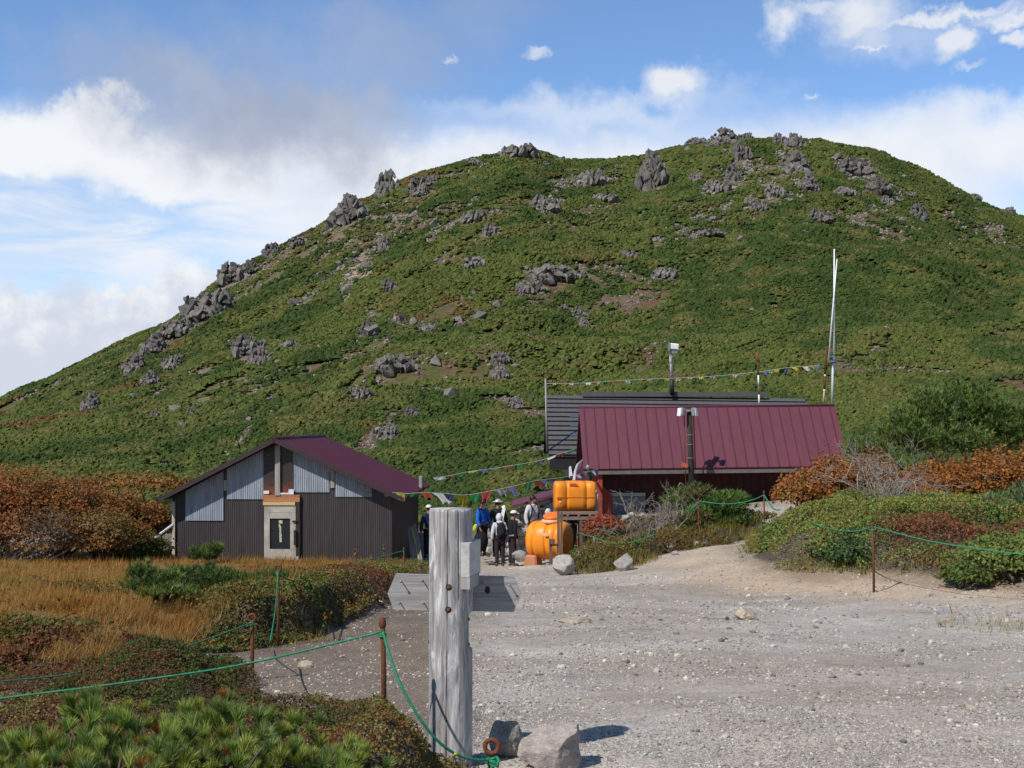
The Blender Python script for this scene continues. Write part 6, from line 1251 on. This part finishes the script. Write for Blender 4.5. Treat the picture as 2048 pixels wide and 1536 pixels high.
def build_heath():
    r2 = np.random.default_rng(43); S = Soup()
    x = r2.uniform(-2.9, 0.3, 90000); y = 3.2+r2.random(90000)**0.7*3.8; k = sdf(MOUND, x, y) < 0.10; x, y = x[k], y[k]
    mat_leaves(S, x, y, 0.019, [RB, DG, BRN, OLV, RUSTY, BRN, YGR, RB], r2, 0.09, 2.6, spat=1.1)
    x, y = ground_pts(60000, 1325, 1450, 90, 520, r2, HEATH); mat_leaves(S, x, y, 0.024, [BRN, DG, OLV, DG, RB, MG, DG, BRN], r2, 0.16, 1.6, spat=1.0)
    x, y = ground_pts(210000, 1115, 1360, -100, 880, r2, MEADOW); dm = -sdf(MEADOW, x, y)+(fbm2(x, y, 1.6, 3, 103)-0.5)*1.5; u = CX+F*x/y; pt = sst(fbm2(x, y, 0.33, 3, 111)+0.18*sst(u, 200, 560)-0.15, 0.53, 0.60); k = r2.random(len(x)) < np.maximum(pt, sst(dm, 0.6+1.9*sst(u, 300, 520), 0.2))*1.1+0.03; x, y = x[k], y[k]
    mat_leaves(S, x, y, 0.045, [RB, OLV, DG, RUSTY, MG, OLV, YGR, BRN], r2, 0.22, 0.9, spat=0.55)
    x, y = ground_pts(26000, 1345, 1415, -60, 480, r2); k = (sdf(MOUND, x, y) > 0) & (sdf(HEATH, x, y) > 0) & (fbm2(x, y, 1.2, 3, 19) > 0.5); x, y = x[k], y[k]; mat_leaves(S, x, y, 0.024, [BRN, RB, OLV, DG], r2, 0.06, 2.0)
    x = -2.15+r2.normal(size=5000)*0.17; y = 5.9+r2.normal(size=5000)*0.16; mat_leaves(S, x, y, 0.017, [CRIM, RB, CRIM], r2, 0.09, 2.6)
    tag(link('heath_mat', S.mesh('heath_mat', LEAF)), 'low red brown and green heath carpeting the banks at left', 'heath', kind='stuff')
    S = Soup(); n = 230000; u = np.where(r2.random(n) < 0.68, r2.uniform(1460, 2160, n), r2.uniform(2140, 2900, n)); y = r2.uniform(17, 40, n); x = (u-CX)/F*y; sd = -sdf(RBANK, x, y)+(fbm2(x, y, 1.1, 3, 33)-0.5)*1.6; k = (sd > 0.0) & (r2.random(n) < 0.5+0.5*sst(sd, 0.1, 0.8)) & (fbm2(x, y, 0.9, 3, 35)+0.28*sst(sd, 0, 1.4) > 0.42); x, y = x[k], y[k]
    bm_ = lambda c, k=1.45: tuple(v*k for v in c)
    mat_leaves(S, x, y, 0.062, [bm_(OLV, 1.6), bm_(MG, 1.9), bm_(YGR, 1.2), bm_(MG, 1.8), RUSTY, bm_(MG, 1.9), bm_(MG, 1.4), bm_(RB, 1.2)], r2, 0.40, 0.55, spat=0.35)
    n = 120000; x = r2.uniform(1.0, 9.5, n); y = r2.uniform(26.5, 43.2, n); sd = -sdf(TBANK, x, y)+(fbm2(x, y, 0.9, 3, 43)-0.5)*1.4; k = (sd > 0.0) & (fbm2(x, y, 0.8, 3, 45)+0.2*sst(sd, 0, 1.5) > 0.47); x, y = x[k], y[k]
    mat_leaves(S, x, y, 0.065, [OLV, RB, MG, BRN, YGR, RUSTY], r2, 0.34, 0.6, spat=0.5)
    tag(link('scrub_mat', S.mesh('scrub_mat', LEAF)), 'green and rust low scrub covering the right bank and the strip before the hut', 'low scrub', kind='stuff')
    # tufts of grass along the right bank and the foot of the hut
    S = Soup(); n = 30000; u = r2.uniform(1380, 2150, n); y = r2.uniform(17, 36, n); x = (u-CX)/F*y; sd = -sdf(RBANK, x, y)+(fbm2(x, y, 1.1, 3, 33)-0.5)*1.6; k = (sd > 0.0) & (fbm2(x, y, 0.7, 3, 47) > 0.50); x, y = x[k], y[k]
    x3 = r2.uniform(1.2, 7, 14000); y3 = r2.uniform(27, 38, 14000); k = (sdf(TBANK, x3, y3) < 0.2) & (fbm2(x3, y3, 0.7, 3, 49) > 0.5); x, y = np.r_[x, x3[k]], np.r_[y, y3[k]]
    ts = [(2040, 1250, 15.5, 0.5, 300), (575, 1285, 13.4, 0.22, 160), (500, 1290, 13.0, 0.18, 90), (1200, 1268, 1, 0, 0)]
    for px, py, Y, rr, m in ts:
        if m: x = np.r_[x, (px-CX)/F*Y+r2.normal(size=m)*rr]; y = np.r_[y, Y+r2.normal(size=m)*rr]
    n = len(x); z = H(x, y); a = r2.uniform(0, 6.3, n); le = np.abs(r2.normal(size=n))*0.6; d = unit(np.stack([np.cos(a)*le+0.1, np.sin(a)*le, np.ones(n)], -1)); c = np.array([(0.30, 0.25, 0.06), (0.20, 0.20, 0.045), (0.36, 0.22, 0.07)])[r2.integers(0, 3, n)]*r2.uniform(0.6, 1.3, (n, 1))
    S.needles(np.stack([x, y, z], -1), d, r2.uniform(0.12, 0.38, n)*np.where(y < 16.5, 0.5, 1.0), np.where(y < 16.5, 0.008, 0.016), c, r2); tag(link('tussock_grass', S.mesh('tussock_grass', BLADE)), 'yellow green tussock grass on the right bank and by the hut', 'grass', kind='stuff')
build_grass(); build_heath()

def branch_paths(base, tips, rng, wob=0.25):
    o = []
    for t in tips:
        b = np.array(base)+rng.normal(size=3)*np.array([.08, .08, 0]); L = np.linalg.norm(t-b); m1 = lerp(b, t, 0.35)+rng.normal(size=3)*L*wob*0.4+np.array([0, 0, -0.05*L]); m2 = lerp(b, t, 0.7)+rng.normal(size=3)*L*wob*0.3
        o.append(smooth_path([b, m1, m2, t], 5))
    return o
def blob_points(blobs, n, rng, shell=0.55):
    """points spread through a union of ellipsoids, denser near the outside, above the ground"""
    vol = np.array([b[3]*b[4]*b[5] for b in blobs])**0.8; i = rng.choice(len(blobs), n, p=vol/vol.sum()); B = np.array(blobs)[i]; d = rdir(n, rng); r = shell+(1-shell)*rng.random(n)**0.5; low = d[:, 2] < -0.35; d[low, 2] *= -0.5
    lump = 0.52+0.95*fbm(d*3.0+i[:, None]*5.3, 4, 301); lump = lump*np.where(rng.random(n) < 0.07, rng.uniform(1.05, 1.35, n), 1.0); return B[:, :3]+d*B[:, 3:6]*(r*lump)[:, None], d
def shrub(name, label, cat, group, blobs, kind, n, size, pal, seed, k=14, spat=1.2, stems=7, stemmat=None, wid=0.13, spread=0.75):
    """blobs given as (photo column, row, metres away, half width and half height in photo pixels, half depth in metres)"""
    rng = np.random.default_rng(seed); W = []
    for px, py, Y, rx, ry, dp in blobs: c = P3(px, py, Y); W.append((c[0], c[1], c[2], rx*Y/F, dp, ry*Y/F))
    cx, cy = np.mean([w[0] for w in W]), np.mean([w[1] for w in W]); base = np.array([cx, cy, H1(cx, cy)]); root = empty(name, base, label, cat, group)
    P, d = blob_points(W, n, rng); gz = H(P[:, 0], P[:, 1]); ok = P[:, 2] > gz+0.03; P, d = P[ok], d[ok]; n = len(P)
    if n < 10: return root
    pal = np.array(pal); m = len(pal); q = np.clip((fbm(P*spat, 3, seed)-0.28)/0.44, 0, 0.999); c = pal[np.clip((q*m+rng.normal(size=n)*0.7).astype(int), 0, m-1)]*rng.uniform(0.7, 1.3, (n, 1)); S = Soup()
    if kind == 'pine': tufts(S, P, unit(d*0.6+np.array([0.08, -0.05, 0.8])+rng.normal(size=(n, 3))*0.25), size*rng.uniform(0.8, 1.25, n), k, rng, c, 0.3, spread, wid)
    else: S.leaves(P, unit(d*0.5+np.array([-.1, -.2, 0.5])+rng.normal(size=(n, 3))*0.6), size*rng.uniform(0.6, 1.35, n), c, rng, 0.6)
    link('foliage', S.mesh('foliage', NEEDLE if kind == 'pine' else LEAF, base), root)
    if stems:
        tips = P[rng.choice(n, stems)]; q = MB()
        for pth in branch_paths(base-np.array([0, 0, 0.05]), list(tips), rng): q.tube(pth, np.linspace(0.045, 0.010, len(pth)), 6)
        q.build('branch', stemmat or M_BARK, root)
    return root
PG = [(0.10, 0.155, 0.034), (0.13, 0.19, 0.045), (0.165, 0.21, 0.052), (0.085, 0.135, 0.038)]; PGL = [(0.13, 0.19, 0.085), (0.11, 0.17, 0.07), (0.16, 0.21, 0.08)]
OR = [(0.26, 0.095, 0.022), (0.33, 0.125, 0.026), (0.21, 0.075, 0.022), (0.27, 0.14, 0.04)]; RR = [(0.27, 0.085, 0.03), (0.33, 0.135, 0.036), (0.26, 0.11, 0.036), (0.20, 0.12, 0.036)]; GR = [(0.12, 0.175, 0.04), (0.165, 0.205, 0.05), (0.20, 0.20, 0.06)]
def build_shrubs():
    g = 'rust coloured rowan thicket left of the shed'; sh = lambda *a, **k: shrub('rowan_shrub', *a, **k)
    sh('tall red brown shrub at the left edge of the photo', 'shrub', g, [(20, 1012, 35, 110, 76, 2.2), (-60, 1020, 35, 110, 86, 2.2)], 'leaf', 15000, 0.095, RR, 61, stems=12)
    sh('broad rust red shrub with bare stems below its crown', 'shrub', g, [(125, 1028, 36, 100, 66, 2.0)], 'leaf', 12000, 0.095, RR, 62, stems=14)
    sh('orange brown shrub in the middle of the thicket', 'shrub', g, [(215, 1042, 37, 92, 56, 2.0)], 'leaf', 11000, 0.095, RR[1:]+OR[:1], 63, stems=10)
    sh('orange brown shrub touching the left wall of the shed', 'shrub', g, [(290, 1054, 38, 62, 46, 1.6)], 'leaf', 8000, 0.095, [RR[1], RR[2], (0.14, 0.11, 0.03)], 64, stems=8)
    sh('dull brown shrub with grey twigs low in front of the thicket', 'shrub', g, [(70, 1076, 32.5, 125, 54, 1.4), (-70, 1080, 32, 90, 54, 1.3)], 'leaf', 9500, 0.085, [RR[2], (0.13, 0.075, 0.045), (0.10, 0.085, 0.05)], 65, stems=26, stemmat=M_DEAD)
    sh('brown olive shrub sloping down toward the shed planks', 'shrub', g, [(200, 1078, 33.5, 86, 54, 1.3)], 'leaf', 7500, 0.085, [RR[3], (0.15, 0.12, 0.035), RR[2]], 66, stems=12)
    sh('dark green low shrub at the foot of the thicket near the planks', 'shrub', g, [(262, 1100, 34.5, 70, 40, 1.1)], 'leaf', 5500, 0.085, [(0.055, 0.085, 0.02), (0.09, 0.11, 0.025)], 67, stems=6)
    sh('rusty patch of shrubs beyond the shed ridge on the left', 'shrub', g, [(300, 970, 46, 90, 22, 2.0), (230, 962, 47, 60, 20, 2)], 'leaf', 3600, 0.15, [RR[1], RR[3], (0.16, 0.12, 0.03)], 68, stems=4)
    g = 'orange rowan shrubs right of the hut'
    sh('bright orange shrub whose tip reaches left before the dark hut wall', 'shrub', g, [(1618, 985, 30, 62, 46, 1.2), (1665, 960, 30.5, 60, 48, 1.3), (1578, 995, 29.5, 34, 26, 0.8)], 'leaf', 7000, 0.095, OR, 71, stems=12)
    sh('orange shrub mixed with dead grey branches', 'shrub', g, [(1745, 965, 31, 60, 62, 1.3)], 'leaf', 3000, 0.10, [OR[0], RR[2], (0.2, 0.15, 0.08)], 72, stems=14, stemmat=M_DEAD)
    sh('wide orange shrub under the big pine', 'shrub', g, [(1880, 975, 30, 85, 52, 1.4), (1830, 985, 29.5, 50, 40, 1.0)], 'leaf', 6500, 0.095, OR+[RR[1]], 73, stems=10)
    sh('orange shrub at the right edge of the photo', 'shrub', g, [(1990, 960, 30, 75, 62, 1.4), (2080, 950, 30, 70, 64, 1.4)], 'leaf', 6500, 0.095, OR+[RR[1]], 74, stems=10)
    shrub('red_shrub', 'small scarlet shrub beside the timber stand of the upper tank', 'shrub', None, [(1208, 1050, 33.0, 40, 20, 0.8), (1190, 1064, 32.6, 26, 16, 0.5)], 'leaf', 1500, 0.085, [(0.33, 0.060, 0.035), (0.28, 0.09, 0.035), (0.22, 0.06, 0.03)], 75, stems=6)
    shrub('brown_shrub', 'olive brown twiggy shrub below the scarlet shrub', 'shrub', None, [(1215, 1088, 32, 45, 26, 0.8), (1170, 1110, 30.8, 30, 22, 0.6)], 'leaf', 2000, 0.08, [OLV, BRN, MG], 76, stems=14, stemmat=M_DEAD)
    shrub('tussock_shrub', 'brown green cushion shrub left of the pale pointed rock', 'shrub', 'cushion shrubs by the tanks', [(1180, 1128, 29.0, 44, 20, 0.7)], 'leaf', 2400, 0.06, [BRN, OLV, MG], 77, stems=0)
    shrub('tussock_shrub', 'light green cushion shrub between the pale rocks', 'shrub', 'cushion shrubs by the tanks', [(1212, 1124, 29.2, 30, 18, 0.6)], 'leaf', 1700, 0.06, [MG, YGR, OLV], 78, stems=0)
    shrub('tussock_shrub', 'reddish brown cushion shrub on the bare soil before the hut', 'shrub', 'cushion shrubs by the tanks', [(1352, 1082, 30.5, 40, 20, 0.8)], 'leaf', 2200, 0.06, [RB, BRN, OLV], 79, stems=0)
    g = 'green leafy bushes on the right bank'
    for i, (lab, bl, n, pal) in enumerate((('dark green bush at the left tip of the right bank', [(1562, 1075, 26.5, 40, 34, 0.9), (1540, 1100, 26, 24, 22, 0.6)], 3000, GR[:2]), ('yellow green bush above the left tip of the right bank', [(1628, 1060, 26.5, 52, 36, 1.0)], 3200, GR[1:]),
            ('bright green bush in the middle of the right bank', [(1700, 1052, 25, 60, 30, 1.0), (1660, 1090, 23.5, 46, 28, 0.7)], 4000, GR), ('blue green bush hanging over the sandy edge', [(1690, 1108, 23.2, 50, 38, 0.8)], 3200, [(0.06, 0.11, 0.04), (0.09, 0.14, 0.05)]),
            ('olive bush behind the rod at the foot of the bank', [(1800, 1070, 24, 52, 26, 0.9)], 2400, [OLV, YGR, RUSTY]), ('rusty bush right of the rod at the foot of the bank', [(1860, 1062, 24, 50, 22, 0.8)], 2200, [RB, RUSTY, OLV]), ('dark green bush at the right edge above the sand', [(1990, 1118, 20.5, 70, 48, 0.9), (2070, 1116, 20, 60, 52, 0.9)], 4600, GR[:2]), ('olive bush overhanging the sand at far right', [(1930, 1150, 20.2, 46, 28, 0.6)], 2000, [OLV, MG]))):
        shrub('green_bush', lab, 'bush', g, bl, 'leaf', n, 0.07, pal, 80+i, stems=5)
    g = 'dwarf pines around the huts'; pn = lambda *a, **k: shrub('dwarf_pine', *a, **k)
    pn('large dwarf pine filling the right edge above the orange shrubs', 'pine', g, [(1810, 875, 36, 56, 46, 1.3), (1860, 838, 36.5, 60, 52, 1.4), (1925, 830, 37, 70, 60, 1.5), (2000, 870, 36.5, 70, 66, 1.5), (2075, 880, 36, 70, 70, 1.5), (1900, 890, 35.5, 80, 44, 1.2)], 'pine', 8500, 0.15, PG, 91, k=11, wid=0.2, stems=30, spat=0.7, stemmat=M_DEAD)
    pn('small dwarf pine between the hut gable and the large pine', 'pine', g, [(1735, 905, 34, 42, 28, 0.8), (1765, 935, 33, 36, 22, 0.7)], 'pine', 1300, 0.14, PG, 92, k=11, wid=0.2, stems=12, stemmat=M_DEAD)
    pn('blue green low pine in the middle of the right bank', 'pine', g, [(1850, 1032, 26, 62, 26, 0.8), (1800, 1045, 25.5, 40, 18, 0.6)], 'pine', 1500, 0.13, PGL, 93, k=11, wid=0.2, stems=4)
    pn('blue green pine at the right edge of the bank', 'pine', g, [(1990, 1035, 24.5, 55, 40, 0.9), (2050, 1020, 24.5, 50, 46, 0.9), (1940, 1062, 24, 45, 26, 0.7)], 'pine', 2200, 0.13, PGL, 94, k=11, wid=0.2, stems=5)
    pn('bright green pine in front of the dark hut wall', 'pine', g, [(1445, 1015, 33, 48, 28, 0.9), (1415, 1040, 32.8, 38, 28, 0.7), (1450, 1045, 32.6, 46, 22, 0.7), (1470, 1000, 33.3, 28, 18, 0.5)], 'pine', 1300, 0.15, [(0.10, 0.17, 0.03), (0.13, 0.19, 0.04), (0.08, 0.14, 0.035)], 95, k=11, wid=0.2, stems=8)
    pn('pine with brown dead side left of the floodlight pole foot', 'pine', g, [(1392, 992, 33.6, 34, 22, 0.7), (1360, 1005, 33.2, 34, 22, 0.7), (1395, 1045, 32.4, 30, 32, 0.7)], 'pine', 1100, 0.14, PG+[(0.15, 0.13, 0.05)], 96, k=11, wid=0.2, stems=12, stemmat=M_DEAD)
    pn('dark green pine on the golden meadow below the shed', 'pine', g, [(310, 1174, 14.5, 52, 36, 0.4), (355, 1168, 14.7, 50, 38, 0.4), (285, 1150, 14.5, 26, 26, 0.3), (340, 1185, 14.2, 60, 16, 0.4)], 'pine', 1000, 0.075, PG, 97, k=16, wid=0.12, stems=7)
    pn('small pine in front of the left half of the shed wall', 'pine', g, [(405, 1112, 33, 24, 18, 0.5), (428, 1102, 33.2, 16, 14, 0.4)], 'pine', 150, 0.18, PG, 98, k=16, stems=5)
    pn('spreading pine on the meadow below the shed door', 'pine', g, [(445, 1168, 15.6, 42, 28, 0.4), (490, 1172, 15.6, 34, 22, 0.4), (415, 1152, 15.8, 24, 22, 0.3)], 'pine', 700, 0.08, [(0.10, 0.16, 0.035), (0.075, 0.13, 0.035)], 99, k=17, stems=5)
    pn('low green pine by the ring rod at the meadow edge', 'pine', g, [(540, 1160, 16.6, 36, 16, 0.4)], 'pine', 330, 0.08, [(0.10, 0.16, 0.035), (0.13, 0.17, 0.04)], 100, k=16, stems=3)
build_shrubs()
# foreground dwarf pines: each brush placed where the photo shows one, with fillers beneath
FG = [('dwarf pine with blue green brushes at the lower left corner', [(23, 1488), (57, 1497), (91, 1493), (38, 1520), (8, 1510), (70, 1530), (141, 1453), (133, 1491), (110, 1525), (-20, 1490), (-40, 1520), (165, 1522)], 4.75),
    ('tall dwarf pine with a dark bare stem in the lower left', [(170, 1395), (196, 1392), (206, 1430), (230, 1440), (251, 1450), (275, 1462), (183, 1484), (331, 1466), (350, 1478), (316, 1499), (345, 1510), (300, 1520), (229, 1522), (200, 1500), (290, 1421), (260, 1530), (215, 1455), (381, 1526)], 4.9),
    ('dwarf pine with orange dead needles beside the brown path', [(373, 1423), (400, 1412), (446, 1394), (457, 1427), (475, 1436), (408, 1474), (430, 1450), (469, 1486), (490, 1500), (420, 1505), (450, 1525), (385, 1450)], 5.2),
    ('dwarf pine spreading toward the signpost', [(526, 1457), (583, 1442), (600, 1446), (594, 1489), (541, 1500), (560, 1520), (640, 1491), (670, 1505), (697, 1491), (715, 1500), (625, 1518), (655, 1530), (690, 1530), (510, 1525), (520, 1478)], 5.3)]
def build_front_pines():
    rng = np.random.default_rng(51)
    for lab, pts, Y in FG:
        cx = np.mean([p[0] for p in pts]); bx = (cx-CX)/F*Y; base = np.array([bx, Y, H1(bx, Y)]); root = empty('dwarf_pine', base, lab, 'pine', 'dwarf pines in the foreground')
        P = np.array([P3(px, py, Y+rng.normal()*0.12+(1470-py)*0.004) for px, py in pts]); fill = []
        for p in P:
            for _ in range(5): q = p+rng.normal(size=3)*np.array([.08, .09, .03])+np.array([0, 0.03, -0.06]); fill.append(q)
        fill = np.array(fill); fill[:, 2] = np.maximum(fill[:, 2], H(fill[:, 0], fill[:, 1])+0.04); A = np.concatenate([P, fill]); n = len(A)
        P[:, 2] = np.maximum(P[:, 2], H(P[:, 0], P[:, 1])+0.06); A[:len(P)] = P
        d = unit(np.stack([(A[:, 0]-bx)*0.9, rng.normal(size=n)*0.35-0.1, 0.55+0.5*rng.random(n)], -1)); pal = np.array([(0.16, 0.23, 0.050), (0.22, 0.29, 0.060), (0.17, 0.235, 0.075), (0.27, 0.30, 0.065)]); c = pal[rng.integers(0, 4, n)]*rng.uniform(0.8, 1.2, (n, 1)); c[rng.random(n) < 0.025] = (0.30, 0.13, 0.04)
        S = Soup(); tufts(S, A, d, rng.uniform(0.046, 0.084, n), 170, rng, c*1.15, 0.4, 0.68, 0.058, axial=0.30)
        link('foliage', S.mesh('foliage', NEEDLE, base), root)
        q = MB()
        for t in np.concatenate([P, fill[::6]]):
            b0 = base+np.array([(t[0]-bx)*0.25, rng.normal()*0.05, 0.0]); q.tube(smooth_path([b0, lerp(b0, t, .5)+rng.normal(size=3)*.025+np.array([0, 0.03, -.05]), t-np.array([0, -0.01, .045])], 5), np.linspace(0.011, 0.004, 11), 6)
        q.build('branch', M_BARK, root)
build_front_pines()
def build_dead_branches():
    rng = np.random.default_rng(57)
    def grow(q, p, d, L, r, dep):
        n = 6; P = [p]
        for i in range(n): d = unit(d+rng.normal(size=3)*0.22+np.array([0, 0, 0.03])); P.append(P[-1]+d*L/n)
        q.tube(P, np.linspace(r, r*0.55, n+1), 4)
        if dep > 0:
            for _ in range(4): i = rng.integers(2, n+1); grow(q, P[i], unit(d+rng.normal(size=3)*0.6), L*rng.uniform(0.45, 0.7), r*0.55, dep-1)
    for lab, px, py, Y, m, L in (('bare silvery branches rising through the orange shrubs', 1790, 1045, 27.3, 10, 1.25), ('bleached branches reaching left over the orange shrub', 1745, 1010, 28.4, 8, 1.1), ('thin dead branches at the gable end of the hut', 1715, 960, 33, 4, 0.7), ('tangle of dead grey branches before the blue grey shutter', 1290, 1080, 32.3, 9, 1.0), ('dead branches leaning right by the brown sided pine', 1345, 1065, 32.2, 7, 0.85)):
        b = P3(px, py, Y); q = MB()
        for i in range(m): grow(q, b+rng.normal(size=3)*np.array([.2, .15, .05]), unit(np.array([rng.normal()*0.75, rng.normal()*0.3, 0.9])), L*rng.uniform(0.6, 1.1), 0.019, 3)
        tag(q.build('dead_branches', M_DEAD, None, b), lab, 'dead shrub', 'dead shrubs near the hut')
build_dead_branches()
